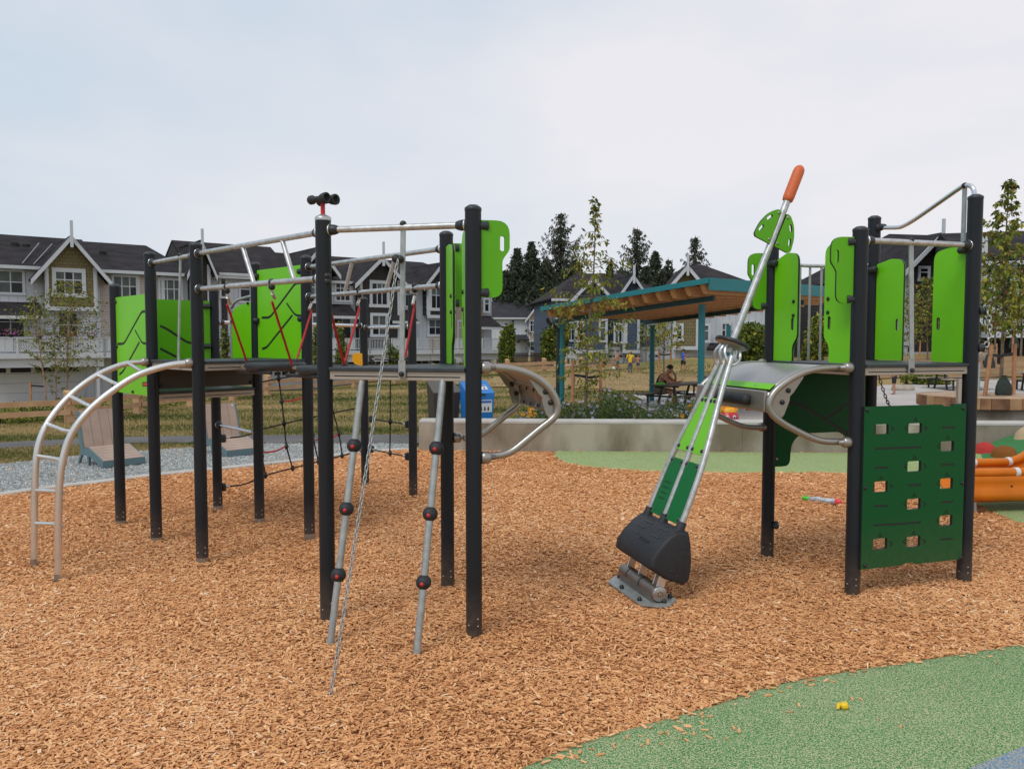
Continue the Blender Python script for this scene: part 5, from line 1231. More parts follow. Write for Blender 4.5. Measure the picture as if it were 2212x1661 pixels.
def gable(F, par, sc, half, zp, zb, wmat, wbot, proj=.8, back=-4.5, over=.45, wallin=.5, finial=1.6, board_=.26, roofmat=None, zbar=None, rkL=None):
    """projecting gabled bay: roof, barge boards, wall, corner boards, finial"""
    roofmat = roofmat or M_roof; t = .12; dF = proj+over; k_ = (zp-zb)/half
    mb = MB(); mb.slab([F.W(sc-half, zb, dF), F.W(sc, zp, dF), F.W(sc, zp, back), F.W(sc-half, zb, back)], t); mb.slab([F.W(sc, zp, dF), F.W(sc+half, zb, dF), F.W(sc+half, zb, back), F.W(sc, zp, back)], t)
    r = obj('gable_roof', mb, roofmat, par)
    for s_ in (-1, 1):
        P = [(sc, zp-.02), (sc+s_*half, zb-.02), (sc+s_*half, zb-board_-.06), (sc, zp-board_*1.15-.02)]
        obj('barge_board', MB().prism(P, F.f3(), dF-.0, dF+.06), M_trim, r)
    if finial: obj('finial', fbox(MB(), F, sc-.07, sc+.07, zp-.7, zp+finial, dF+.062, dF+.19), M_trim, r)
    wl = half - wallin; zs = zb + wallin*k_ - .10
    w_ = obj('bay_wall', MB().prism([(sc-wl, wbot), (sc+wl, wbot), (sc+wl, zs), (sc, zp-.16), (sc-wl, zs)], F.f3(), -.5, proj), wmat, par, uv=F.uv)
    mb = MB()
    for s_ in (-1, 1): fbox(mb, F, sc+s_*wl-(.0 if s_ < 0 else .14), sc+s_*wl+(.14 if s_ < 0 else .0), wbot, zs-.05, proj, proj+.045); fbox(mb, F, sc+s_*wl-.02+ (-.03 if s_<0 else .03), sc+s_*wl+.02+(-.03 if s_<0 else .03), wbot, zs, proj-.16, proj+.045)
    fbox(mb, F, sc-wl-.05, sc+wl+.05, wbot-.22, wbot, proj-.1, proj+.07); obj('corner_boards', mb, M_trim, w_)
    return w_
def balcony(F, par, s0, s1, zd, zr, d, solid=(), post_gap=1.9, lattice=()):
    """deck slab, fascia and white railing; pickets joined, solid stretches as panels"""
    o = obj('balcony_deck', fbox(MB(), F, s0, s1, zd-.28, zd, 0, d), M_trim, par)
    mb = MB(); fbox(mb, F, s0, s1, zr-.05, zr, d-.08, d-.01); fbox(mb, F, s0, s1, zd+.10, zd+.15, d-.07, d-.02); n = max(1, int(round((s1-s0)/post_gap)))
    for i in range(n+1): a = s0+(s1-s0)*i/n; fbox(mb, F, a-.05, a+.05, zd-.20, zr-.01, d-.085, d+.012)
    r = obj('railing', mb, M_trim, par)
    pk = MB(); step = .115; a = s0
    while a < s1:
        if not any(x0 <= a <= x1 for x0, x1 in solid): fbox(pk, F, a-.014, a+.014, zd+.12, zr-.03, d-.058, d-.032)
        a += step
    obj('pickets', pk, M_trim, r)['kind'] = 'stuff'
    for x0, x1 in solid: obj('privacy_panel', fbox(MB(), F, x0, x1, zd+.12, zr-.04, d-.062, d-.030), W_bb, r, uv=F.uv)
    for x0, x1 in lattice: obj('privacy_panel', fbox(MB(), F, x0, x1, zd+.12, zr-.04, d-.066, d-.036), M_latt, r, uv=F.uv)
    return o
M_latt = wallmat('white_lattice', (.55, .58, .62), 'shingle'); 
for n_x in M_latt.node_tree.nodes:
    if n_x.type == 'TEX_BRICK': n_x.inputs['Brick Width'].default_value = .1; n_x.inputs['Row Height'].default_value = .1; n_x.inputs['Color2'].default_value = (1,1,1,1); n_x.inputs['Mortar Size'].default_value = .02
def garage(F, par, s0, s1, z0, z1, d=0, lites=4):
    g = obj('garage_door', fbox(MB(), F, s0, s1, z0, z1, d-.02, d+.03), M_garage, par)
    for k in range(1, 4): z = z0+(z1-z0)*k/4; obj('panel_joint', fbox(MB(), F, s0, s1, z-.008, z+.008, d+.030, d+.033), M_blind, g)
    w_ = (s1-s0)/lites
    for k in range(lites): obj('pane', fbox(MB(), F, s0+w_*k+w_*.09, s0+w_*(k+1)-w_*.09, z1-(z1-z0)*.22, z1-(z1-z0)*.07, d+.03, d+.036), M_glass, g)
    mb = MB(); fbox(mb, F, s0-.12, s0, z0, z1+.12, d, d+.06); fbox(mb, F, s1, s1+.12, z0, z1+.12, d, d+.06); fbox(mb, F, s0, s1, z1, z1+.12, d, d+.06); obj('door_frame', mb, M_trim, g)
    return g
def vent(F, par, s_, z, d): obj('roof_vent', MB().box(F.W(s_, z, d), (.3,.3,.22)), M_dark, par)
# ---------------------------------------------------------------- the long row on the left
RF = Fac(-27.5, 43.0, -11.3, 55.0)
sz, S_ = RF.sz, RF.S
ZE = 5.70; ZR = 7.85; Z0 = -1.75
def walls(F, par, s0, s1, z0, z1, mat, d0=-9, d1=0): return obj('wall', fbox(MB(), F, s0, s1, z0, z1, d0, d1), mat, par, uv=F.uv)
zrail = sz(110, 729, 1.9)[1]; zdeck = sz(110, 763, 1.9)[1]; zf1 = 1.05
# unit A ------------------------------------------------------------------
def row_unit(label, s0, s1, roofspan=None, name='townhouse', hip0=0, hip1=0, zr=None):
    r = root(name, label, 'house', tuple(RF.W(s0, -1.7)), 'townhouses in the long row')
    walls(RF, r, s0+.005, s1-.005, Z0-.6, ZE-.05, W_bb)
    a, b = roofspan or (s0, s1); mainroof(RF, r, a+.004, b-.004, ZE, zr or ZR, hip0=hip0, hip1=hip1, wm=W_brown)
    return r
sA0, sA1 = S_(-70), S_(212)
hA = row_unit('olive shingled gable house at the left end of the row above a wide garage', sA0, sA1, zr=7.84)
pk = sz(155, 507, 1.25); bl__ = sz(65, 607, 1.25); brr = sz(242, 618, 1.25)
def gpx(par, up, vp, ul, vl, ur, vr, wmat, proj=.8, wbot=None, finial=.8, **k):
    p = RF.sz(up, vp, proj+.45); l = RF.sz(ul, vl, proj+.45); r = RF.sz(ur, vr, proj+.45)
    half = (r[0]-l[0])/2; zb = (l[1]+r[1])/2; return gable(RF, par, (l[0]+r[0])/2*.5+p[0]*.5, half, p[1], zb, wmat, wbot, proj, finial=finial, **k)
ZB = sz(155, 663, .8)[1]
gpx(hA, 155, 507, 65, 600, 242, 612, W_olive, wbot=ZB, wallin=.75, finial=.75)
winpx(RF, hA, 122, 176, 590, 633, 3, .8, trim=.20)
winpx(RF, hA, -2, 47, 588, 631, 2, 0, top=.5)
wl_ = obj('wall', fbox(MB(), RF, S_(88), S_(212), zf1-.2, ZB-.2, -.5, .02), W_wlap, hA, uv=RF.uv)
sk_ = obj('porch_roof', MB().slab([RF.W(sA0, 2.98, 1.6), RF.W(S_(92, 1), 2.98, 1.6), RF.W(S_(92, 1), 3.75, 0), RF.W(sA0, 3.75, 0)], .12), M_roof, hA); obj('gutter', fbox(MB(), RF, sA0, S_(94, 1.6), 2.8, 2.97, 1.6, 1.7), M_trim, sk_)
winpx(RF, hA, -5, 50, 682, 727, 2, 0, top=.3, blind=0); winpx(RF, hA, 128, 165, 678, 726, 2, .05, top=.5, blind=.1)
balcony(RF, hA, sA0, sA1, zdeck, zrail, 1.9, solid=((sA0, S_(28, 1.9)), (S_(176, 1.9), sA1)), lattice=((S_(30, 1.9), S_(174, 1.9)),))
obj('balcony_fascia', fbox(MB(), RF, sA0, sA1-.02, zdeck-.75, zdeck-.29, 1.55, 1.7), M_trim, hA)
garage(RF, hA, S_(-40), S_(172), Z0+.05, sz(60, 786, 0)[1], 0)
obj('pillar', fbox(MB(), RF, S_(206,1.5), S_(212,1.5), Z0-.3, zdeck-.75, 1.35, 1.6), M_trim, hA)
for u, v in ((33,527),(57,530)): q = sz(u, v, -2.6); vent(RF, hA, q[0], q[1]-.05, -2.7)
for (u0, v0, u1, v1) in ((49,588,86,545),(74,589,114,533)):
    a = sz(u0, v0, .3); b = sz(u1, v1, -2.4); obj('valley_flashing', MB().beam(RF.W(a[0], ZE+.12, .2), RF.W(b[0], ZE+.12+1.45, -2.6), .038, .03), M_galvp, hA)
# flower baskets on the balcony rail
M_pinkf = pm('pink_flowers', (.22,.03,.14), .8, 0, .5, 20); M_leafd = pm('plant_leaves', (.05,.09,.025), .8, 0, .4, 9)
# unit B (beige stretch with the hipped end) -------------------------------
sB1 = S_(414)
hB = row_unit('beige and white row house with two wide upper windows and hipped roof end', sA1, sB1, roofspan=(sA1, S_(414)+.2), hip1=1.7, zr=7.74)
obj('wall', fbox(MB(), RF, sA1+.03, S_(352), zf1-.2, ZE-.2, -.5, .03), W_beige, hB, uv=RF.uv)
mb = MB(); [fbox(mb, RF, S_(u)-.1, S_(u)+.1, zf1-.2, ZE-.2, .03, .09) for u in (214, 300, 354)]; obj('corner_boards', mb, M_trim, hB)
winpx(RF, hB, 247, 296, 600, 648, 3, .03, blind=1, top=.4); winpx(RF, hB, 347, 390, 607, 652, 3, .03, blind=.9, top=.4)
winpx(RF, hB, 300, 330, 690, 735, 2, .03); winpx(RF, hB, 360, 396, 692, 735, 2, .03)
balcony(RF, hB, sA1, sB1, zdeck, zrail, 1.9, solid=((sA1, S_(300, 1.9)),)); garage(RF, hB, S_(255), S_(395), Z0+.05, sz(320, 790, 0)[1], 0)
q = sz(221, 548, -2.5); vent(RF, hB, q[0], q[1], -2.3)
# unit C (steep half gable) -------------------------------------------------
sC0, sC1 = S_(416), S_(640)
hC = row_unit('row house with tall narrow dark gable and white board-and-batten wall', sC0, sC1, zr=8.2)
gpx(hC, 436, 517, 404, 592, 470, 599, W_brown, wbot=zf1, finial=.6, wallin=.35)
obj('gutter', fbox(MB(), RF, S_(470), S_(548), ZE-.02, ZE+.14, .5, .64), M_trim, hC)
winpx(RF, hC, 478, 486, 604, 640, 1, .05, rows=1)
obj('wall', fbox(MB(), RF, S_(480), S_(492), zf1, ZE-.4, -.3, .06), W_brown, hC, uv=RF.uv); obj('wall', fbox(MB(), RF, S_(474), S_(506), Z0, sz(490,740)[1], -.3, .07), W_tan, hC, uv=RF.uv)
winpx(RF, hC, 520, 560, 612, 650, 2, 0); winpx(RF, hC, 590, 625, 612, 650, 2, 0)
winpx(RF, hC, 590, 622, 690, 733, 2, 0)
balcony(RF, hC, sC0, sC1, zdeck, zrail, 1.9, solid=((S_(520,1.9), S_(600,1.9)),)); garage(RF, hC, S_(590), S_(638), Z0+.05, sz(600, 800, 0)[1], 0, 3)
# units D, E, F: brown gables ------------------------------------------------
def brown_unit(label, s0, s1, peak, left, right, w1, w2, bayw, bay_low, solids, gar, tan=False, hip1=0):
    h = row_unit(label, s0, s1, hip1=hip1)
    zb_ = sz(peak[0], 780, 0)[1] if not tan else sz(peak[0], 681, .8)[1]
    gpx(h, *peak, *left, *right, W_brown, wbot=max(zb_, zf1) if not tan else zb_, finial=.95, wallin=.6)
    winpx(RF, h, *w1, 3, .8, trim=.2, blind=.35)
    if tan: obj('wall', fbox(MB(), RF, S_(left[0]+8), S_(right[0]-6), zf1-.2, zb_-.2, -.5, .04), W_tan, h, uv=RF.uv)
    winpx(RF, h, *w2, 2, .8 if not tan else .04, trim=.18, blind=.5, top=.5)
    if bayw:
        u0, u1, v0, v1 = bayw; obj('bay_panel', fbox(MB(), RF, S_(u0-10,.3), S_(u1+10,.3), sz(u0, v1+9, .3)[1], ZE-.15, -.3, .3), W_bb, h, uv=RF.uv)
        winpx(RF, h, u0, u1, v0, v1, 3, .3, top=.3)
        a, b = S_(u0-14, 1.2), S_(u1+16, 1.2); z_ = sz(u0, v1+16, 1.2)[1]
        p = obj('porch_roof', MB().slab([RF.W(a, z_-.55, 1.5), RF.W(b, z_-.55, 1.5), RF.W(b, z_+.35, 0), RF.W(a, z_+.35, 0)], .12), M_roof, h)
        obj('gutter', fbox(MB(), RF, a, b, z_-.75, z_-.57, 1.5, 1.6), M_trim, p)
        winpx(RF, h, *bay_low, 2, 0, top=.3, blind=.05)
    balcony(RF, h, s0, s1, zdeck, zrail, 1.9, solid=solids)
    obj('balcony_fascia', fbox(MB(), RF, s0+.01, s1-.01, zdeck-.75, zdeck-.29, 1.5, 1.65), M_trim, h)
    for a, b in gar: garage(RF, h, S_(a), S_(b), Z0+.05, sz((a+b)/2, 771, 0)[1], 0, 3)
    return h
s1_, s2_, s3_ = S_(640), S_(772), S_(905)
brown_unit('dark brown gabled row house nearest the lime panel, with white bay and slatted balcony', s1_, s2_, (690,532), (646,580), (737,603), (672,697,606,648), (676,697,684,726), (726,754,613,648), (722,756,688,735), ((S_(704,1.9), S_(767,1.9)),), ((700,765),))
brown_unit('dark brown gabled row house behind the hanging chain, white balcony rail below', s2_, s3_, (826,553), (768,612), (886,620), (804,835,614,657), (805,832,683,722), (858,884,626,660), (856,884,690,735), ((S_(849,1.9), S_(904,1.9)),), ((794,842),))
s4_ = S_(1062)
hF = brown_unit('dark brown and tan row house at the right end, corner balcony on posts', s3_, s4_, (955,566), (918,616), (998,625), (932,962,624,665), (927,953,692,722), None, None, ((S_(975,1.9), S_(1000,1.9)),), ((880,925),(932,985)), tan=True, hip1=3.5)
winpx(RF, hF, 990, 1012, 696, 732, 2, .04); winpx(RF, hF, 1047, 1055, 648, 672, 1, .3)
obj('wall', fbox(MB(), RF, S_(978), S_(1060), zf1-.2, ZE-.3, -.3, .03), W_bb, hF, uv=RF.uv); obj('wall', fbox(MB(), RF, S_(985), S_(1044), Z0, sz(1010,662)[1], -.3, .06), W_tan, hF, uv=RF.uv)
p = obj('porch_roof', MB().slab([RF.W(S_(1036,1.2), 2.7, 1.7), RF.W(S_(1078,1.2), 2.7, 1.7), RF.W(S_(1062,.2), 3.6, 0), RF.W(S_(1036,.2), 3.6, 0)], .12), M_roof, hF); obj('gutter', fbox(MB(), RF, S_(1036,1.6), S_(1080,1.6), 2.5, 2.68, 1.7, 1.82), M_trim, p)
za_ = sz(1070, 728, 1.9)[1]; zb2 = sz(1070, 757, 1.9)[1]
balcony(RF, hF, s4_-.2, S_(1091, 1.9), zb2, za_, 1.9, solid=((s4_-.1, S_(1090,1.9)),))
for u in (1062, 1079): obj('pillar', fbox(MB(), RF, S_(u,1.5)-.14, S_(u,1.5)+.14, Z0-.2, zb2-.25, 1.3, 1.6), M_trim, hF)
# two finials and flower baskets
for i_, (u, v, c) in enumerate(((24,722,M_pinkf),(85,726,M_pinkf),(147,727,pm('red_flowers',(.35,.04,.05),.8,0,.5,20)),(198,726,M_pinkf))):
    p = RF.W(*sz(u, v, 1.8), 1.8); mbl = MB(); rr2 = random.Random(i_)
    for k in range(70):
        q = p + Vector((rr2.gauss(0,.28), rr2.gauss(0,.14), rr2.gauss(.06,.11))); s_ = .05
        mbl.add([q+Vector((-s_,0,0)), q+Vector((s_,0,.02)), q+Vector((0,.02,s_*1.4))], [(0,1,2)], 0 if rr2.random() < .45 else 1)
    b_ = root('flower_basket', ['bright magenta flower basket on the balcony rail under the big window', 'small dark flower basket left of the birch trunk on the balcony rail', 'reddish flower basket under the middle balcony window', 'rightmost purple flower basket on the left balcony rail'][i_], 'flower basket', tuple(p), 'flower baskets on the balcony')
    obj('basket', MB().lathe([(0,-.16),(.12,-.14),(.17,0),(0,0)], p, n=10), M_dark, b_); obj('blooms', mbl, [M_leafd, c], b_)
# ---------------------------------------------------------------- other houses
def simple_house(label, F, s0, s1, z0, ze, zr, wmat, gables=(), wins=(), back=-9, extra=(), roofmat=None, hip0=0, hip1=0, lower=None, gutter=True, group=None):
    h = root('house', label, 'house', tuple(F.W(s0, z0)), group)
    walls(F, h, s0, s1, z0-1, ze-.03, wmat, d0=back)
    if lower: obj('wall', fbox(MB(), F, s0-.02, s1+.02, z0-.9, lower[0], -.5, .05), lower[1], h, uv=F.uv); obj('belt_trim', fbox(MB(), F, s0-.03, s1+.03, lower[0], lower[0]+.22, 0, .09), M_trim, h)
    mb = MB(); [fbox(mb, F, a-.08, a+.08, z0-.9, ze, .05, .11) for a in (s0+.06, s1-.06)]; obj('corner_boards', mb, M_trim, h)
    mainroof(F, h, s0-.4, s1+.4, ze, zr, back=back, mat=roofmat, hip0=hip0, hip1=hip1, gutter=gutter, wm=wmat)
    for g in gables: gable(F, h, *g[:4], g[4], g[5], **(g[6] if len(g) > 6 else {}))
    for w_ in wins: winpx(F, h, *w_[:5], d=w_[5] if len(w_) > 5 else 0, top=w_[6] if len(w_) > 6 else .35)
    return h
# lone house beyond the row
F1 = Fac(-6, 98, 12, 98.0); a0, a1 = F1.S(1058), F1.S(1186)
g = F1.sz(1162, 655, 1); gl = F1.sz(1134, 693, 1); gr_ = F1.sz(1190, 693, 1)
h1 = simple_house('distant white and tan two storey house with grey roof between the row and the pavilion', F1, a0, a1, -.6, F1.sz(1100,686)[1], F1.sz(1100,652,-5)[1], W_bb,
    gables=[((gl[0]+gr_[0])/2, (gr_[0]-gl[0])/2, g[1], gl[1], W_tan, -.6, dict(proj=.7, finial=0, wallin=.5, roofmat=M_roof2))], roofmat=M_roof2,
    wins=[(1146,1162,694,716,3,.7),(1147,1161,738,757,2,.7,.5),(1105,1111,692,706,1)])
obj('porch_roof', MB().slab([F1.W(F1.S(1090), F1.sz(0,733,1.5)[1], 1.8), F1.W(F1.S(1143), F1.sz(0,733,1.5)[1], 1.8), F1.W(F1.S(1137), F1.sz(0,723)[1], 0), F1.W(F1.S(1094), F1.sz(0,723)[1], 0)], .15), M_roof2, h1)
obj('front_door', fbox(MB(), F1, F1.S(1111), F1.S(1125), -.6, F1.sz(0,737)[1], -.1, .03), M_white, h1)
# slate blue house with two gables
F2 = Fac(5, 58, 22, 60.5); S2 = F2.S
def g2f(F, up, vp, ul, vl, ur, vr, proj=.7, ov=.45): p = F.sz(up, vp, proj+ov); l = F.sz(ul, vl, proj+ov); r = F.sz(ur, vr, proj+ov); return ((l[0]+r[0])/2, (r[0]-l[0])/2, p[1], (l[1]+r[1])/2)
zl = F2.sz(1330, 756)[1]
h2 = simple_house('slate blue house with two white edged gables behind the pavilion and young tree', F2, S2(1200), S2(1452), F2.sz(1330,790)[1], F2.sz(1200,645)[1], F2.sz(1290,590,-4)[1], W_blue,
    gables=[(*g2f(F2,1282,597,1232,648,1330,650), W_blue, zl, dict(proj=.7, finial=0)), (*g2f(F2,1365,592,1335,636,1398,640), W_blue, zl, dict(proj=.9, finial=.6))],
    hip0=3.0, hip1=3.0,
    wins=[(1226,1242,700,734,2),(1250,1259,698,735,1,.7),(1329,1351,702,738,3,.9),(1297,1308,694,735,1,.7),(1373,1390,702,722,2),(1400,1418,702,722,2),(1428,1446,704,724,2)], lower=(zl, W_wlap))
for a, b in ((1312,1345),(1348,1382),(1400,1440)): garage(F2, h2, S2(a), S2(b), F2.sz(1330,790)[1], F2.sz(1330,766)[1], .06, 3)
# olive gabled house with white base
F3 = Fac(11, 50, 24, 49.0); S3 = F3.S; zl3 = F3.sz(1500, 748)[1]
h3 = simple_house('olive shingled gable house with white lower siding behind the pavilion posts', F3, S3(1455), S3(1650), F3.sz(1500,800)[1], F3.sz(1520,628)[1], F3.sz(1550,572,-4.5)[1], W_bb,
    gables=[(*g2f(F3,1484,571,1440,622,1530,624), W_olive, zl3, dict(proj=.7, finial=.6))], lower=(zl3, W_wlap),
    hip0=2.2, hip1=3.5,
    wins=[(1463,1472,704,732,1,.7),(1519,1530,704,735,1,.7),(1560,1575,700,738,2),(1600,1625,700,738,2)])
obj('porch_roof', MB().slab([F3.W(S3(1522,1), F3.sz(0,751,1.5)[1], 1.8), F3.W(S3(1566,1), F3.sz(0,751,1.5)[1], 1.8), F3.W(S3(1558), F3.sz(0,740)[1], 0), F3.W(S3(1535), F3.sz(0,740)[1], 0)], .15), M_roof, h3)
obj('front_door', fbox(MB(), F3, S3(1536), S3(1560), F3.sz(0,800)[1], F3.sz(0,757)[1], -.1, .09), M_white, h3)
# pale house glimpsed through the tower
F4 = Fac(19.2, 55, 27, 57.0); S4 = F4.S
h4 = simple_house('pale sided house with dark pointed gable glimpsed through the tower barrier', F4, S4(1690), S4(1800), F4.sz(1720,790)[1], F4.sz(1720,628)[1], F4.sz(1720,617,-4)[1], W_wlap,
    gables=[(*g2f(F4,1723,582,1690,640,1756,642), W_tan, F4.sz(1720,660)[1], dict(proj=.5, finial=0))], hip0=2, hip1=2, wins=[(1720,1730,690,712,2,0,.5),(1722,1730,740,770,2)])
# big brown and white house at right
F5 = Fac(20.5, 44, 30.5, 46.0); S5 = F5.S
h5 = simple_house('dark brown gabled house with small square window seen between the tower boards', F5, S5(1905), S5(2112), F5.sz(2000,760)[1], F5.sz(1930,600)[1], F5.sz(2090,500,-4.5)[1]-.3, W_brown,
    gables=[(*g2f(F5,2031,502,1946,590,2116,600), W_brown, F5.sz(2000,760)[1], dict(proj=.7, finial=.7, wallin=.7))], hip0=4,
    wins=[(1987,2004,581,602,1,.7),(1960,1976,690,745,2)])
obj('bay_panel', fbox(MB(), F5, S5(1952,.8), S5(1972,.8), F5.sz(2000,750)[1], F5.sz(0,618)[1], 0, .76), W_bb, h5, uv=F5.uv)
q = F5.sz(2020, 583, .7)
# dark apartment block at the far right
F6 = Fac(25.5, 37, 33, 35.0); S6 = F6.S
h6 = simple_house('long dark roofed townhouse block with white windows at the right edge of the photo', F6, S6(2096), S6(2330), F6.sz(2180,738)[1], F6.sz(2180,565)[1], F6.sz(2180,500,-4.5)[1], W_brown,
    wins=[(2124,2136,600,650,1),(2150,2162,580,640,1),(2176,2190,580,640,2),(2200,2212,590,640,1),(2122,2134,662,700,2,0,.5),(2148,2160,662,705,1),(2178,2192,665,716,3,0,.5),(2198,2210,665,720,2)])
obj('bay_panel', fbox(MB(), F6, S6(2114,.3), S6(2128,.3), F6.sz(0,650)[1], F6.sz(0,575)[1], 0, .25), W_bb, h6, uv=F6.uv)
balcony(F6, h6, S6(2140,1.5), S6(2330,1.5), F6.sz(2180,716,1.5)[1], F6.sz(2180,662,1.5)[1]-.1, 1.5, post_gap=1.5)
# ================================================================ PAVILION
M_teal = pm('teal_steel', (.006,.13,.15), .42, 0, .05, 3); M_tealr = pm('teal_roof_trim', (.008,.17,.19), .45, 0, .05, 3)
M_tead = pm('dark_teal_steel', (.004,.05,.055), .5); PV = root('pavilion', 'open picnic shelter with teal posts, teal edged sloping roof and cedar joists', 'picnic shelter', (4, 19, 0))
K1, K2 = Vector((3.71,15.2,2.84)), Vector((.68,19.07,2.46)); pe = Vector((.8,.6,0)); LP = 5.4
K4, K3 = K1 + pe*LP, K2 + pe*LP
th = Vector((0,0,-.13))
obj('roof_sheet', MB().slab([K1, K2, K3, K4], .05), M_tealr, PV)
for nm, a, b in (('f', K1, K2), ('d', K1+pe*.02, K4), ('f', K2, K3), ('f', K4, K3)):
    d = (b-a).normalized(); hh_ = .105 if nm == 'f' else .23; obj('fascia', MB().beam(a-UP*hh_*.5, b-UP*hh_*.5, .03, hh_), M_tealr, PV, bevel=.004)
d12 = (K2-K1); nj = 13
for i in range(nj):
    a = K1 + d12*((i+.55)/nj) + UP*-.17 + pe*.06; b = a + pe*(LP-.32)
    # joist with chamfered end
    obj('joist', MB().beam(a+pe*.10, b, .085, .20), M_cedar, PV); q_ = [a+pe*.0+UP*.08, a+pe*.101+UP*.08, a+pe*.101-UP*.083, a+pe*.03+UP*.02]; sd_ = Vector((d12.x,d12.y,0)).normalized()*.053; obj('joist_end', MB().add([p-sd_ for p in q_]+[p+sd_ for p in q_], [(0,1,2,3),(7,6,5,4),(0,4,5,1),(1,5,6,2),(2,6,7,3),(3,7,4,0)]), M_cedar, PV)
dk = [K1+UP*-.052+pe*.05, K2+UP*-.052+pe*.05, K3+UP*-.052-pe*.05, K4+UP*-.052-pe*.05]
obj('soffit', MB().slab(dk, .012), pm('soffit_boards', (.20,.085,.035), .8, 0, .3, 3), PV)  # soffit colour darkened to paint the shade above the joists
zroof = lambda p: K1.z + (K2.z-K1.z)*max(0, min(1, (Vector((p[0],p[1],0))-Vector((K1.x,K1.y,0))).dot(Vector((d12.x,d12.y,0)).normalized())/Vector((d12.x,d12.y)).length))
for (ax, ay) in ((1.2,19.3),(3.69,21.1),(6.1,22.6),(3.78,16.0),(6.2,17.85)):
    zt = zroof((ax, ay))-.42; p = obj('pavilion_post', MB().tube([(ax,ay,-.05),(ax,ay,zt)], .067, 20), M_teal, PV); obj('base_plate', MB().box((ax,ay,.02), (.3,.3,.02)), M_teal, p)
for (A, B) in (((1.2,19.3),(3.78,16.0)),((3.69,21.1),(6.2,17.85))):
    a = Vector((*A, zroof(A)-.33)); b = Vector((*B, zroof(B)-.33)); d = (b-a).normalized(); obj('steel_beam', MB().beam(a-d*.3, b+d*.3, .06, .10), M_tead, PV)
obj('downspout', MB().tube(smoothpts([at(1182,688,19.3), at(1186,697,19.3), at(1200,706,19.3), at(1206,718,19.3), at(1205,740,19.3), Vector((at(1205,740,19.3).x,19.3,.0))], 4), .045, 12), pm('black_pipe', (.02,.02,.022), .4), PV)
# ================================================================ PICNIC TABLES (scene scale 0.82 of life)
M_pt = pm('brown_table_plank', (.085,.060,.045), .6, 0, .25, 6, .1, 60, stretch=(1,1,1)); M_ptf = pm('dark_table_frame', (.018,.017,.018), .5)
def table(label, c, ang, L_=1.5, mat=M_pt, h=.615, group='picnic tables'):
    r = root('picnic_table', label, 'picnic table', (c[0], c[1], terrain(c[0], c[1])), group); z0 = terrain(c[0], c[1])
    e = Vector((math.cos(ang), math.sin(ang), 0)); n = Vector((-e.y, e.x, 0)); C_ = Vector((c[0], c[1], z0))
    for k in range(4): obj('table_plank', MB().beam(C_-e*L_/2+n*(k-1.5)*.155+UP*(h-.02), C_+e*L_/2+n*(k-1.5)*.155+UP*(h-.02), .148, .036), mat, r)
    for s_ in (-1, 1):
        for k in (0, 1): obj('seat_plank', MB().beam(C_-e*L_/2+n*s_*(.50+k*.135)+UP*.355, C_+e*L_/2+n*s_*(.50+k*.135)+UP*.355, .128, .034), mat, r)
    for t in (-.32, .32):
        q = C_ + e*L_*t; mb = MB(); mb.beam(q-n*.62+UP*.315, q+n*.62+UP*.315, .045, .045); mb.beam(q-n*.29+UP*(h-.06), q+n*.29+UP*(h-.06), .045, .04); mb.beam(q-n*.62+UP*.02, q+n*.62+UP*.02, .05, .035)
        obj('frame_bar', mb, M_ptf, r)
        for s_ in (-1, 1): obj('leg', MB().beam(q+n*s_*.30+UP*.02, q+n*s_*.16+UP*(h-.05), .045, .045), M_ptf, r); obj('leg', MB().beam(q+n*s_*.58+UP*.02, q+n*s_*.57+UP*.31, .04, .04), M_ptf, r)
    return r
TBC = (4.15, 19.55); TBA = math.atan2(.72, .69)
table('brown picnic table under the shelter with a man sitting at it', TBC, TBA, 1.9)
table('brown picnic table further back under the shelter beside the tower', (6.35, 20.6), TBA+.15, 1.6)
table('second brown picnic table deep under the shelter', (6.1, 23.4), TBA, 1.6)
table('light topped picnic table on the plaza seen under the tower deck', (13.9, 25.0), R(8), 1.7, pm('pale_plank', (.34,.27,.20), .7, 0, .2, 5))
table('picnic table with pale planks partly hidden by the round timber bench', (15.9, 23.9), R(-6), 1.5, MAT['pale_plank'])
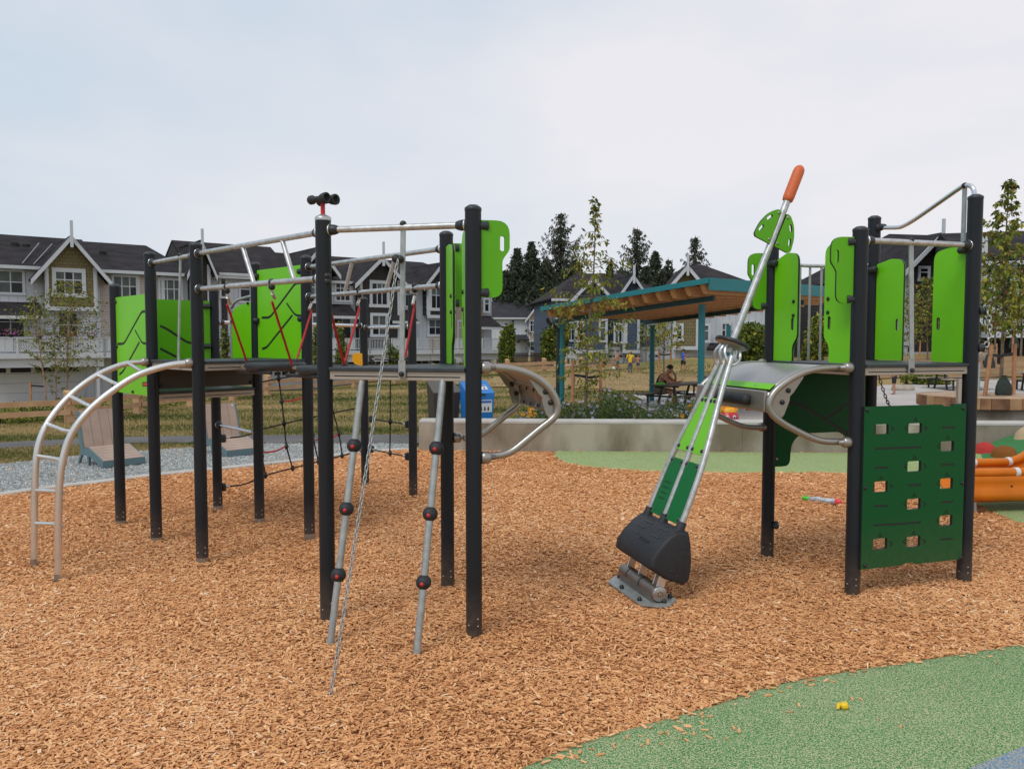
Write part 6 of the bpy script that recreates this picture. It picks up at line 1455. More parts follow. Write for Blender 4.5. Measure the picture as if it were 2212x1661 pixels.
# ================================================================ FIGURES
M_skin = pm('skin', (.42,.20,.125), .55, 0, .08, 12, spec=.35); M_skin2 = pm('tanned_skin', (.46,.215,.125), .5, 0, .08, 12)
def skin(name, V, E, Rr, mat, parent, ri=0, sub=2):
    org = ORG[parent.name]; me = bpy.data.meshes.new(name); me.from_pydata([tuple(Vector(v)-org) for v in V], E, []); me.materials.append(mat)
    o = bpy.data.objects.new(name, me); link(o, parent); ORG[o.name] = org
    md = o.modifiers.new('skin', 'SKIN'); md.use_smooth_shade = True
    if not me.skin_vertices: bpy.context.view_layer.update()
    sv = me.skin_vertices[0].data if me.skin_vertices else None
    for i, r in enumerate(Rr):
        sv[i].radius = (r, r) if not isinstance(r, tuple) else r; sv[i].use_root = (i == ri)
    s = o.modifiers.new('sub', 'SUBSURF'); s.levels = s.render_levels = sub
    return o
def person(label, base, h, face, J, hair, hairmat, top=None, bottom=None, shoes=None, skinm=M_skin, fingers=False, cat='person', hairlen=0, tank=False, group=None):
    """J overrides joints (x right, y forward, z up, unit height). Clothes are children."""
    r = root('person', label, cat, tuple(base), group); ca, sa = math.cos(face), math.sin(face)   # face = heading angle of +y
    def X(p): return Vector(base) + Vector((p[0]*sa + p[1]*ca, -p[0]*ca + p[1]*sa, p[2]))*h if True else None
    j = dict(pel=(0,0,.51), wai=(0,0,.60), che=(0,.005,.73), nek=(0,.0,.835), hb=(0,.008,.875), hm=(0,.012,.925), ht=(0,.005,.965),
             sl=(-.105,0,.795), el=(-.14,-.01,.64), wl=(-.15,.02,.50), sr=(.105,0,.795), er=(.14,-.01,.64), wr=(.15,.02,.50),
             pl=(-.052,0,.49), kl=(-.06,.01,.27), al=(-.062,-.01,.045), tl=(-.07,.07,.018), pr=(.052,0,.49), kr=(.06,.01,.27), ar=(.062,-.01,.045), tr=(.07,.07,.018))
    j.update(J)
    j.setdefault('hl', tuple(Vector(j['wl']) + (Vector(j['wl'])-Vector(j['el'])).normalized()*.04)); j.setdefault('hr', tuple(Vector(j['wr']) + (Vector(j['wr'])-Vector(j['er'])).normalized()*.04))
    rad = dict(pel=.070, wai=.062, che=.074, nek=.030, hb=.044, hm=.056, ht=.040, sl=.038, el=.026, wl=.018, hl=.017, sr=.038, er=.026, wr=.018, hr=.017,
               pl=.056, kl=.036, al=.024, tl=.018, pr=.056, kr=.036, ar=.024, tr=.018)
    names = list(rad); idx = {k: i for i, k in enumerate(names)}
    ed = [('pel','wai'),('wai','che'),('che','nek'),('nek','hb'),('hb','hm'),('hm','ht'),('che','sl'),('sl','el'),('el','wl'),('wl','hl'),('che','sr'),('sr','er'),('er','wr'),('wr','hr'),
          ('pel','pl'),('pl','kl'),('kl','al'),('al','tl'),('pel','pr'),('pr','kr'),('kr','ar'),('ar','tr')]
    V = [X(j[k]) for k in names]; RR = [tuple(q*h for q in (rad[k] if isinstance(rad[k], tuple) else (rad[k], rad[k]))) for k in names]
    EE = [(idx[a], idx[b]) for a, b in ed]
    if fingers:
        for s_ in 'lr':
            hd = Vector(j['h'+s_]); d = (hd - Vector(j['w'+s_])).normalized(); sd_ = d.cross(Vector((0,0,1))); sd_ = sd_.normalized() if sd_.length > .1 else Vector((1,0,0)); dn = d.cross(sd_)
            for k in range(4):
                o0 = len(V); L0 = (.034,.040,.037,.028)[k]; b0 = hd + sd_*(k-1.5)*.010
                V += [X(b0 + d*.012), X(b0 + d*(.012+L0*.55)), X(b0 + d*(.012+L0*.8) + dn*.012)]; RR += [(.0052*h,)*2]*3
                EE += [(idx['h'+s_], o0), (o0, o0+1), (o0+1, o0+2)]
            o0 = len(V); V += [X(hd - d*.01 + sd_*-.024), X(hd + d*.014 + sd_*-.034)]; RR += [(.006*h,)*2]*2; EE += [(idx['h'+s_], o0), (o0, o0+1)]
    skin('body', V, EE, RR, skinm, r, 0, 2)
    # face
    hd = Vector(j['hm']); up_ = (Vector(j['ht'])-Vector(j['hb'])).normalized(); fw = Vector(j.get('look', (0,1,0))); fw = (fw - up_*fw.dot(up_)).normalized(); rt_ = fw.cross(up_)
    mb = MB(); 
    for s_ in (-1, 1): mb.ball(X(hd + rt_*s_*.054 + up_*-.004), .014*h, 8, 6, (.7,.9,1.3))
    mb.ball(X(hd + fw*.058 - up_*.008), .011*h, 8, 6, (.8,.9,1.4)); obj('ears_and_nose', mb, skinm, r)
    mb = MB()
    for s_ in (-1, 1): mb.ball(X(hd + fw*.050 + rt_*s_*.021 + up_*.006), .0065*h, 8, 6)
    mb.ball(X(hd + fw*.050 - up_*.030), .009*h, 8, 4, (1.6,1.6,.4)); obj('eyes_and_mouth', mb, M_eye, r)
    if hair:
        mb = MB(); c = X(hd + up_*.016 - fw*.012); m_, n_ = 8, 14; R0 = .063*h*hair; vs = []
        for i in range(m_+1):
            for k in range(n_):
                th_, ph = (math.pi*.52+hairlen)*i/m_, 2*math.pi*k/n_
                dv = fw*math.cos(ph)*math.sin(th_) + rt_*math.sin(ph)*math.sin(th_) + up_*math.cos(th_)
                if math.cos(ph) > .35 and th_ > .95: dv = dv*.80
                vs.append(c + Vector((dv.x*sa + dv.y*ca, -dv.x*ca + dv.y*sa, dv.z))*R0*(1+.05*math.sin(5*ph+i)))
        mb.add(vs, [(i*n_+k, (i+1)*n_+k, (i+1)*n_+(k+1) % n_, i*n_+(k+1) % n_) for i in range(m_) for k in range(n_)], 0, True); obj('hair', mb, hairmat, r)
    def cloth(nm, ks, es, grow, mat):
        i2 = {k: i for i, k in enumerate(ks)}; W_ = []; RQ = []
        for k in ks:
            if isinstance(k, tuple): a, b, t = k; p = Vector(j[a]).lerp(Vector(j[b]), t); ra = rad[a] if isinstance(rad[a], tuple) else (rad[a],)*2; rb = rad[b] if isinstance(rad[b], tuple) else (rad[b],)*2; q = tuple(x*(1-t)+y*t for x, y in zip(ra, rb))
            else: p = Vector(j[k]); q = rad[k] if isinstance(rad[k], tuple) else (rad[k],)*2
            W_.append(X(p)); RQ.append(tuple(x*h*grow for x in q))
        skin(nm, W_, [(i2[a], i2[b]) for a, b in es], RQ, mat, r, 0, 2)
    if top:
        if tank: cloth('tank_top', ['wai','pel',('che','nek',.15),('che','sl',.55),('che','sr',.55)], [('wai','pel'),('wai',('che','nek',.15)),(('che','nek',.15),('che','sl',.55)),(('che','nek',.15),('che','sr',.55))], 1.34, top)
        else:
            a, b = ('sl','el',.55), ('sr','er',.55); cloth('shirt', ['wai','pel','che',('che','nek',.4),'sl','sr',a,b], [('wai','pel'),('wai','che'),('che',('che','nek',.4)),('che','sl'),('che','sr'),('sl',a),('sr',b)], 1.28, top)
    if bottom:
        mat, t = bottom; a, b = ('kl','al',t-1) if t > 1 else ('pl','kl',t), ('kr','ar',t-1) if t > 1 else ('pr','kr',t)
        ks = [('pel','wai',.35),'pel','pl','pr'] + (['kl','kr'] if t > 1 else []) + [a, b]
        es = [(('pel','wai',.35),'pel'),('pel','pl'),('pel','pr')] + ([('pl','kl'),('kl',a),('pr','kr'),('kr',b)] if t > 1 else [('pl',a),('pr',b)])
        cloth('trousers' if t > 1 else 'shorts', ks, es, 1.24, mat)
    if shoes: 
        for s_ in 'lr': cloth('shoe', ['a'+s_, ('a'+s_,'t'+s_,.6), 't'+s_], [('a'+s_, ('a'+s_,'t'+s_,.6)), (('a'+s_,'t'+s_,.6), 't'+s_)], 1.35, shoes)
    return r
M_eye = pm('dark_eye', (.03,.015,.012), .5); M_hdark = pm('dark_hair', (.018,.012,.009), .7, 0, .3, 60); M_hblond = pm('blond_hair', (.40,.28,.13), .7, 0, .2, 60)
c_ = lambda n, c: pm(n, c, .85, 0, .12, 25)
# man seated at the table, elbows on the tabletop, looking down at a phone
mp_ = Vector((TBC[0], TBC[1], 0)) + Vector((-math.sin(TBA), math.cos(TBA), 0))*.565 + Vector((math.cos(TBA), math.sin(TBA), 0))*-.14
face = math.atan2(-.50, .87); H_ = 1.47
person('man in black tank top and tan shorts sitting at the picnic table with a phone', (mp_.x, mp_.y, 0), H_, face,
    dict(pel=(0,-.02,.285), wai=(0,.015,.37), che=(0,.075,.485), nek=(0,.135,.575), hb=(0,.165,.60), hm=(0,.195,.645), ht=(0,.205,.69), look=(0,.85,-.5),
         sl=(-.115,.10,.545), el=(-.13,.24,.425), wl=(-.06,.27,.535), hl=(-.03,.255,.575), sr=(.115,.10,.545), er=(.15,.25,.43), wr=(.08,.37,.445), hr=(.06,.405,.455),
         pl=(-.06,.0,.275), kl=(-.08,.25,.285), al=(-.07,.22,.045), tl=(-.075,.30,.02), pr=(.06,.0,.275), kr=(.09,.25,.285), ar=(.08,.16,.045), tr=(.085,.24,.02)),
    1.0, M_hdark, c_('black_tank', (.014,.014,.016)), (c_('tan_shorts', (.20,.145,.095)), .85), c_('brown_shoes', (.05,.035,.025)), M_skin2, fingers=True, tank=True)
ca, sa = math.cos(face), math.sin(face); LX = lambda p: Vector((mp_.x, mp_.y, 0)) + Vector((p[0]*sa + p[1]*ca, -p[0]*ca + p[1]*sa, p[2]))*H_
tag(obj('phone', MB().beam(LX((.045,.40,.478)), LX((.045,.455,.492)), .055, .008), pm('phone_black', (.01,.01,.012), .2), loc=tuple(LX((.045,.42,.48)))), 'black phone in the right hand of the man at the table', 'phone')
gb = at(1427, 829, 18.9); gb.z = .63; mb = MB(); rr2 = random.Random(5)
mb.ball(gb, .10, 14, 8, (1.3,.8,.45)); mb.v = [(x+rr2.gauss(0,.008), y+rr2.gauss(0,.008), max(.616, z+rr2.gauss(0,.008))) for x, y, z in mb.v]
tag(obj('cloth_bundle', mb, pm('green_cloth', (.12,.45,.06), .9, 0, .4, 25), loc=tuple(gb)), 'bright green cloth bundle lying on the picnic table behind the man', 'cloth')
def kid(label, u, v, h, face, J, **k):
    p = ghit(u, v); return person(label, (p.x, p.y, terrain(p.x, p.y)-.01), h, face, J, **k)
px_h = lambda u, vf, vt: (vf-vt)/FPX*ghit(u, vf).y
kid('child in a yellow t-shirt and grey trousers seen from behind, hands on hips', 1361, 808, px_h(1361,808,758)*1.02, R(100), dict(el=(-.19,-.05,.65), wl=(-.09,.0,.56), er=(.19,-.05,.65), wr=(.09,.0,.56)),
    hair=1.05, hairmat=M_hblond, top=c_('yellow_tee', (.70,.50,.02)), bottom=(c_('grey_trousers', (.09,.10,.12)), 1.9), shoes=c_('dark_shoes', (.03,.03,.03)))
kid('shirtless child in green and blue shorts running after the football', 1334, 799, px_h(1334,799,757)*1.02, R(170), dict(wl=(-.12,.12,.60), el=(-.15,-.02,.66), er=(.15,-.08,.66), wr=(.12,-.12,.56), kl=(-.06,.10,.30), al=(-.06,.02,.08), tl=(-.07,.09,.06), kr=(.06,-.04,.27), ar=(.06,-.16,.05), tr=(.06,-.10,.02)),
    hair=1.05, hairmat=M_hdark, bottom=(c_('green_shorts', (.05,.17,.14)), .8), shoes=c_('dark_shoes', (.03,.03,.03)))
kid('shirtless child in navy patterned shorts standing behind the yellow t-shirt child', 1378, 801, px_h(1378,801,766)*1.02, R(250), dict(el=(-.16,.03,.67), wl=(-.07,.07,.78)),
    hair=1.05, hairmat=M_hdark, bottom=(c_('navy_shorts', (.03,.05,.12)), .9))
kid('child in a blue t-shirt and black shorts standing by the grassy knoll', 1476, 803, px_h(1476,803,755)*1.02, R(235), dict(el=(-.13,.02,.65), wl=(-.08,.09,.60), kr=(.08,.02,.27), ar=(.11,.0,.045), tr=(.14,.06,.018)),
    hair=1.22, hairmat=M_hdark, hairlen=.5, top=c_('blue_tee', (.02,.10,.42)), bottom=(c_('black_shorts', (.015,.015,.018)), .95), shoes=c_('dark_shoes', (.03,.03,.03)))
kid('person in a peach top half hidden behind the rear tower post', 1931, 854, 1.12, R(150), dict(wl=(-.12,.12,.55)), hair=1.1, hairmat=M_hdark, top=c_('peach_top', (.55,.32,.26)), bottom=(c_('black_shorts', (.015,.015,.018)), .9), shoes=c_('dark_shoes', (.03,.03,.03)))
fp = ghit(1326, 800); fb_ = obj('football', MB().ball((fp.x, fp.y, fp.z+.085), .085, 14, 10), pm('football_white', (.65,.65,.66), .4, 0, .1, 3, col2=(.72,.72,.72)), loc=(fp.x, fp.y, fp.z)); tag(fb_, 'white and black football on the grass by the running child', 'ball')
for a, b in ((0,.3),(1.4,-.2),(2.7,.4),(4.2,0),(5.3,.5),(.5,1.2)):
    dv = Vector((math.cos(a)*math.cos(b), math.sin(a)*math.cos(b), math.sin(b))); unit(('fbp',), lambda: MB().lathe([(.028,0),(.02,.004),(0,.006)], n=5), M_blk, 'patch', fb_, along(Vector((fp.x,fp.y,fp.z+.085))+dv*.081, dv))
# ================================================================ FENCE
FN = root('rail_fence', 'low pine two rail fence with square posts running behind the lawn', 'fence', tuple(Vector((-11,16,0))))
fl = []
for a, y in [(-.70,14.9),(-.587,15.6),(-.477,17.9),(-.38,20.9),(-.29,24.8),(-.177,28.4),(-.09,31.3),(0,34.2),(.07,36),(.13,37.4),(.165,38.3)]: fl.append(Vector((a*y, y, 0)))
path_ = smoothpts(fl, 8); acc = 0; posts = [path_[0]]; step = 2.05
for a, b in zip(path_, path_[1:]):
    d = (b-a).length
    while acc + d >= step: t = (step-acc)/d; a = a.lerp(b, t); posts.append(a); d = (b-a).length; acc = 0
    acc += d
for i, p in enumerate(posts):
    z = terrain(p.x, p.y); q = posts[min(i+1, len(posts)-1)] - posts[max(i-1, 0)]; an = math.atan2(q.y, q.x)
    po = obj('fence_post', MB().box((p.x, p.y, z+.24), (.15,.15,.72), Matrix.Rotation(an, 3, 'Z')), M_fence, FN)
    rt = Matrix.Rotation(an, 3, 'Z'); mb = MB(); vs = [Vector((p.x,p.y,z+.601)) + rt @ Vector(v) for v in ((-.076,-.076,0),(.076,-.076,0),(.076,.076,.055),(-.076,.076,.055),(-.076,.076,0),(.076,.076,0))]
    mb.add(vs, [(0,1,2,3),(4,3,2,5),(0,3,4),(1,5,2)]); obj('post_top', mb, M_endg, po)
    if i < len(posts)-1:
        r_ = posts[i+1]; z2 = terrain(r_.x, r_.y); n = Vector((q.y, -q.x, 0)).normalized()*.095
        for hh in (.22, .42): obj('fence_rail', MB().beam(Vector((p.x,p.y,z+hh))+n, Vector((r_.x,r_.y,z2+hh))+n, .035, .105 if p.y < 28 else .135), M_fence, FN)
# ================================================================ LOUNGE CHAIRS
M_lf = pm('teal_grey_metal', (.11,.18,.20), .5, 0, .06, 4); M_ls = pm('taupe_slats', (.36,.265,.21), .6, 0, .12, 4, .05, 60)
def lounge(label, o0, wdir, L_=1):
    w_ = Vector(wdir).normalized(); f = Vector((w_.y, -w_.x, 0)); wd_ = .52; O = Vector(o0)
    r = root('lounge_chair', label, 'lounge chair', tuple(O), 'lounge chairs on the gravel')
    P = lambda a, b, z: O - f*a + w_*b + UP*z
    ridge, val, topp = (.46,.245), (.63,.205), (.80,.70)
    for b in (0, wd_):
        out_ = [(0,.015),(0,.10),ridge,val,(topp[0]-.02,topp[1]),(topp[0]+.03,topp[1]),(.70,.15),(.80,0),(.765,0),(.66,.125),(.50,.125),(.47,0),(.44,0),(.43,.13),(.06,.02)]
        obj('side_frame', MB().prism([(a, z) for a, z in out_], lambda a, z, c: P(a, b+c, z), -.014, .014), M_lf, r, bevel=.003)
    obj('front_skirt', MB().prism([(0,.015),(wd_,.015),(wd_,.10),(0,.10)], lambda a, z, c: P(c, a, z), -.006, .010), M_lf, r)
    n = 6
    for k in range(n):
        a0 = .005+.455*k/n; a1 = .005+.455*(k+1)/n-.006; z = lambda a: .104+.145*a/.46
        obj('seat_slat', MB().slab([P(a0,.0,z(a0)), P(a1,.0,z(a1)), P(a1,wd_,z(a1)), P(a0,wd_,z(a0))], .018), M_ls, r)
    obj('seat_slat', MB().slab([P(.47,0,.245), P(.62,0,.212), P(.62,wd_,.212), P(.47,wd_,.245)], .018), M_ls, r)
    for k in range(4):
        b0 = .016+(wd_-.032)*k/4; b1 = .016+(wd_-.032)*(k+1)/4-.005
        q = [P(.635,b0,.225), P(.635,b1,.225), P(.788,b1,.712), P(.788,b0,.712)]
        bs_ = obj('back_slat', MB().add(q + [x + f*.016 for x in q], [(0,3,2,1),(4,5,6,7),(0,1,5,4),(1,2,6,5),(2,3,7,6),(3,0,4,7)]), M_ls, r)
    unit(('disc',), lambda: MB().lathe([(0,0),(.018,0),(.018,.002),(0,.002)][::-1], n=14), M_white, 'sticker', r, along(P(.773,wd_-.06,.672)+f*.018, f))
lounge('taupe slatted lounge chair nearer the arched ladder', gz(225,1013), (.65,.76,0)); lounge('taupe slatted lounge chair further right, behind the dark posts', gz(492,989), (.70,.72,0))
# ================================================================ BINS
def bin_(label, c, yaw, mat, lidmat, sign=False, w_=.47, dp=.42):
    r = root('waste_bin', label, 'bin', (c[0], c[1], 0), 'waste bins behind the wall'); e = Vector((math.cos(yaw), math.sin(yaw), 0)); n = Vector((e.y, -e.x, 0)); C_ = Vector((c[0], c[1], 0))
    P = lambda a, d, z: C_ + e*a + n*d + UP*z; hw = w_/2; hd = dp/2
    bt = [P(-hw*.80,hd*.8,.03), P(hw*.80,hd*.8,.03), P(hw*.80,-hd,.03), P(-hw*.80,-hd,.03)]; tp = [P(-hw,hd,.80), P(hw,hd,.80), P(hw,-hd,.98), P(-hw,-hd,.98)]
    obj('bin_body', MB().add(bt+tp, [(0,3,2,1),(4,5,6,7),(0,1,5,4),(1,2,6,5),(2,3,7,6),(3,0,4,7)]), mat, r, bevel=.01)
    q = [P(-hw*1.0,hd*1.02,.81), P(hw*1.0,hd*1.02,.81), P(hw*1.0,-hd,1.0), P(-hw*1.0,-hd,1.0)]
    lid = obj('bin_lid', MB().slab(q, .03), lidmat, r, bevel=.005)
    obj('lid_handle', MB().beam(P(-.05,hd*1.04,.79), P(.07,hd*1.04,.79), .02, .03), M_blk, lid)
    m_lid = (q[2]-q[1]).normalized(); nl = e.cross(m_lid).normalized(); nl = nl if nl.z > 0 else -nl
    if sign:
        for (a0, a1, z0, z1) in ((-.16,.19,.50,.70),):
            f3 = lambda a, b, c: P(a, hd*(.8+.2*(b-.03)/.77)+c, b)
            s_ = obj('notice', MB().prism([(a0,z0),(a1,z0),(a1,z1),(a0,z1)], f3, .001, .004), M_white, r)
            obj('notice_band', MB().prism([(a0+.012,z1-.05),(a1-.012,z1-.05),(a1-.012,z1-.012),(a0+.012,z1-.012)], f3, .0045, .0055), M_bluel, s_)
            for k in range(5): obj('pictogram', MB().prism([(a0+.03+.06*k,z0+.03),(a0+.062+.06*k,z0+.03),(a0+.055+.06*k,z0+.09),(a0+.036+.06*k,z0+.09)], f3, .0045, .0055), M_core, s_)
        g3 = lambda a, b, c: q[0] + e*(hw+a) + m_lid*b + nl*(c+.002)
        s_ = obj('notice', MB().prism([(-.15,.12),(.16,.12),(.16,.27),(-.15,.27)], g3, 0, .003), M_white, lid)
        obj('notice_band', MB().prism([(-.14,.225),(.15,.225),(.15,.26),(-.14,.26)], g3, .0032, .0045), M_bluel, s_)
        for k in range(4): obj('pictogram', MB().prism([(-.12+.07*k,.14),(-.085+.07*k,.14),(-.09+.07*k,.19),(-.115+.07*k,.19)], g3, .0032, .0045), M_core, s_)
        # faint printed bars on the side
        h3 = lambda a, b, c: P(hw*(.8+.2*(b-.03)/.77)+c, a, b)
        for k in range(4): obj('side_print', MB().prism([(-.02,.47+.035*k),(.08-.012*(k % 2),.47+.035*k),(.08-.012*(k % 2),.49+.035*k),(-.02,.49+.035*k)], h3, .001, .003), pm('pale_blue_print', (.18,.42,.70), .5), r)
    else: obj('notice', MB().prism([(.02,.71),(.10,.71),(.10,.77),(.02,.77)], lambda a, b, c: P(a, hd*(.8+.2*(b-.03)/.77)+c, b), .001, .004), M_white, r)
    obj('bin_foot', MB().box(P(0,0,.015), (w_*.7,dp*.7,.03), Matrix.Rotation(yaw, 3, 'Z')), M_blk, r)
    return r
M_bluel = pm('label_blue', (.03,.12,.38), .5)
b1p, b2p = at(1030, 905, 13.05), at(958, 905, 13.25)
bin_('blue recycling bin with sloping lid and white printed notices behind the wall', (b1p.x, b1p.y), R(22), pm('blue_bin', (.012,.17,.50), .4, 0, .05, 3), MAT['blue_bin'], True)
bin_('brown waste bin with sloping lid left of the blue bin', (b2p.x, b2p.y), R(22), pm('brown_bin', (.040,.032,.028), .45, 0, .05, 3), pm('brown_lid', (.085,.070,.062), .45, 0, .05, 3), False, w_=.46)
# ================================================================ TOY CAR + small toy on the plaza
tcp = at(1566, 905, 13.5); tcr = root('toy_ride_on_car', 'red and yellow plastic ride-on toy car with eyes behind the wall', 'toy car', (tcp.x, tcp.y, 0)); C_ = Vector((tcp.x+.05, tcp.y, .12))
M_cr = pm('toy_red', (.50,.02,.03), .35); M_cy = pm('toy_yellow', (.80,.36,.015), .4)
mb = MB(); prof_ = [(0,.05),(.14,.05),(.17,.12),(.18,.25),(.155,.33),(.10,.37),(0,.38)]
obj('toy_body', MB().lathe([(r_, z) for r_, z in prof_], C_ - UP*.0, n=24), M_cr, tcr)
obj('toy_belt', MB().lathe([(.155,.335),(.15,.38),(.11,.42),(0,.43)], C_, n=24), M_cy, tcr)
for a, b in ((-.12,-.10),(.12,-.10),(-.12,.10),(.12,.10)): obj('roof_pillar', MB().tube([C_+Vector((a,b,.36)), C_+Vector((a*.75,b*.8,.72))], .022, 8), M_cy, tcr); 
obj('toy_roof', MB().ball(C_+UP*.73, .14, 16, 8, (1,1,.22)), M_cy, tcr)
for a in (-.07,.09): e_ = obj('toy_eye', MB().ball(C_+Vector((a*.7,-.168,.26)), .03, 12, 8, (1,.4,1)), M_white, tcr); obj('pupil', MB().ball(C_+Vector((a*.7,-.182,.26)), .012, 8, 6, (1,.4,1)), M_core, e_)
for a, b in ((-.13,-.10),(.13,-.10),(-.13,.10),(.13,.10)): obj('toy_wheel', MB().tube([C_+Vector((a-.03,b,.07)), C_+Vector((a+.03,b,.07))], .07, 14), M_core, tcr)
q = gz(1616, 921-32, .0); st = root('small_toy', 'small red and grey toy lying on the plaza between the tower posts', 'toy', (q.x, q.y, .012))
obj('toy_part', MB().box((q.x,q.y,.05), (.14,.09,.06), Matrix.Rotation(.3,3,'Z')), M_cr, st, bevel=.01); obj('toy_part', MB().ball((q.x-.1,q.y-.02,.04), .035, 10, 6), M_alu, st)
# ================================================================ ROUND TIMBER BENCH WITH PLANTER
RB = root('round_timber_bench', 'round bench of thick upright cedar blocks with plank top around the young tree', 'bench', (8.36, 14.3, 0)); rc = Vector((8.36,14.3,0)); rr0 = 1.0
m = pm('weathered_timber_block', (.13,.055,.022), .7, 0, .4, 5, .2, 30, col2=(.30,.16,.07))
m_tb2 = pm('dark_timber_block', (.09,.036,.016), .7, 0, .4, 5, .2, 30, col2=(.20,.10,.045)); m_tb3 = pm('pale_timber_block', (.26,.14,.06), .7, 0, .3, 5, .2, 30, col2=(.40,.25,.12))
obj('bench_base', MB().lathe([(.86,-.02),(.86,.49),(.5,.49)], rc, n=60), M_conc, RB)
a_acc = 0.0; i = -1; rb_ = random.Random(12)
while a_acc < 2*math.pi-.12:
    i += 1; bw_ = min(rb_.uniform(.14, .34), 2*math.pi-a_acc); a = a_acc + bw_/2; a_acc += bw_

    if math.sin(a) > .6: continue
    w_ = bw_*rr0*.97; d = Vector((math.cos(a), math.sin(a), 0))
    obj('timber_block', MB().box(rc + d*(rr0-.12) + UP*(.590+rnd.uniform(-.003,.003)), (.24+rnd.uniform(-.006,.006), w_, .185), Matrix.Rotation(a, 3, 'Z')), [m, m_tb2, m_tb3][(i*7) % 3], RB, bevel=.004)
obj('bench_top', MB().lathe([(.30,.60),(.30,.690),(rr0-.02,.690),(rr0-.02,.684)], rc, n=72), pm('pale_bench_top', (.40,.27,.17), .7, 0, .2, 4), RB)
# ================================================================ BOULDER, SIGN, TELESCOPE, FAR BENCH
p = ghit(1950, 845); mb = MB().ball((p.x,p.y,p.z+.08), .32, 16, 10, (1.1,.7,.52)); rr2 = random.Random(3); mb.v = [(x+rr2.gauss(0,.012), y+rr2.gauss(0,.012), min(z, p.z+.2)+rr2.gauss(0,.006)) for x, y, z in mb.v]
tag(obj('boulder', mb, pm('granite', (.36,.31,.25), .9, 0, .2, 6, .4, 25), loc=(p.x,p.y,p.z)), 'pale flat topped boulder at the edge of the plaza', 'boulder')
TSb = at(2113, 824, 24); ts = root('talk_tube', 'grey steel talk tube horn on a short pole beside the right tower post', 'talk tube', tuple(Vector((TSb.x, 24, terrain(TSb.x,24))))); z0 = terrain(TSb.x, 24); q = at(2118, 770, 24)
obj('pole', MB().tube([(TSb.x,24,z0-.1),(TSb.x,24,q.z-.2)], .05, 12), M_galvp, ts); obj('horn', MB().lathe([(.05,-.26),(.07,-.2),(.17,0),(.185,.05),(.16,.06),(.12,0),(0,-.05)], q + Vector((.02,0,.02)), Vector((.75,-.2,.6)), n=20), M_satin, ts)
fb = at(2141, 742, 31); zb_ = terrain(fb.x, 31); bb_ = root('park_bench', 'pale wooden slatted bench beyond the young trees at far right', 'bench', (fb.x, 31, zb_))
for k in range(3): obj('back_slat', MB().box((fb.x,31.1,zb_+.42+.1*k), (.62,.03,.08)), MAT['pale_plank'], bb_)
for k in range(2): obj('seat_slat', MB().box((fb.x,30.85+.14*k,zb_+.36), (.62,.12,.03)), MAT['pale_plank'], bb_)
for a in (-.27,.27): obj('leg', MB().box((fb.x+a,30.95,zb_+.17), (.04,.3,.36)), M_ptf, bb_)
p = ghit(1099, 792); sg = root('small_sign', 'small white sign on a thin grey post beyond the rail fence', 'sign', tuple(p)); obj('sign_post', MB().tube([p, p+UP*.75], .025, 8), M_galvp, sg); obj('sign_plate', MB().box(p+UP*.58+Vector((0,-.035,0)), (.2,.01,.38)), M_white, sg)
p = ghit(1163, 790); sg = root('small_sign', 'small red and white marker board in front of the dark picket fence', 'sign', tuple(p)); obj('sign_plate', MB().box(p+UP*.28, (.2,.02,.2)), M_white, sg); obj('sign_panel', MB().box(p+UP*.48, (.18,.02,.2)), pm('sign_red', (.5,.05,.05), .5), sg)
PF = root('picket_fence', 'dark brown picket fence in front of the distant white and tan house', 'fence', (1.5, 56, terrain(1.5,56)))
for i in range(46):
    u = 1104 + i*1.7
    if 1141 < u < 1146: continue
    q = at(u, 780, 56); z = at(u, 787, 56).z; obj('picket', MB().box((q.x,56,z+.36), (.045,.03,.85+.04*(i % 3))), M_dbark if 'M_dbark' in globals() else M_dark, PF)
for zz_ in (.15,.6): obj('fence_rail', MB().beam(at(1103,787,56.03)+UP*zz_, at(1183,787,56.03)+UP*zz_, .03, .07), M_dbark, PF)
# ================================================================ TREES AND PLANTS
M_l1 = pm('leaf_mid', (.17,.21,.028), .7, 0, .3, 3, spec=.3); M_l2 = pm('leaf_dark', (.055,.085,.015), .75, 0, .3, 3, spec=.3); M_l3 = pm('leaf_yellowing', (.34,.31,.045), .7, 0, .3, 3, spec=.3); M_l4 = pm('leaf_rusty', (.20,.085,.028), .75, 0, .3, 3, spec=.3)
M_c1 = pm('conifer_mid', (.066,.084,.050), .85, 0, .3, 1, spec=.15); M_c2 = pm('conifer_dark', (.040,.052,.036), .9, 0, .3, 1, spec=.1); M_c3 = pm('conifer_brownish', (.080,.080,.052), .9, 0, .3, 1, spec=.1)  # conifer colours lightened to stand in for distance haze
for mm in (M_l1, M_l3):
    N, L, b = nodes(mm); b.inputs['Subsurface Weight'].default_value = 0
    tr_ = N.new('ShaderNodeBsdfTranslucent'); mxs = N.new('ShaderNodeMixShader'); mxs.inputs[0].default_value = .3; src = b.inputs['Base Color'].links[0].from_socket; L.new(src, tr_.inputs[0])
    outn = [x for x in N if x.type == 'OUTPUT_MATERIAL'][0]; L.new(b.outputs[0], mxs.inputs[1]); L.new(tr_.outputs[0], mxs.inputs[2]); L.new(mxs.outputs[0], outn.inputs[0])
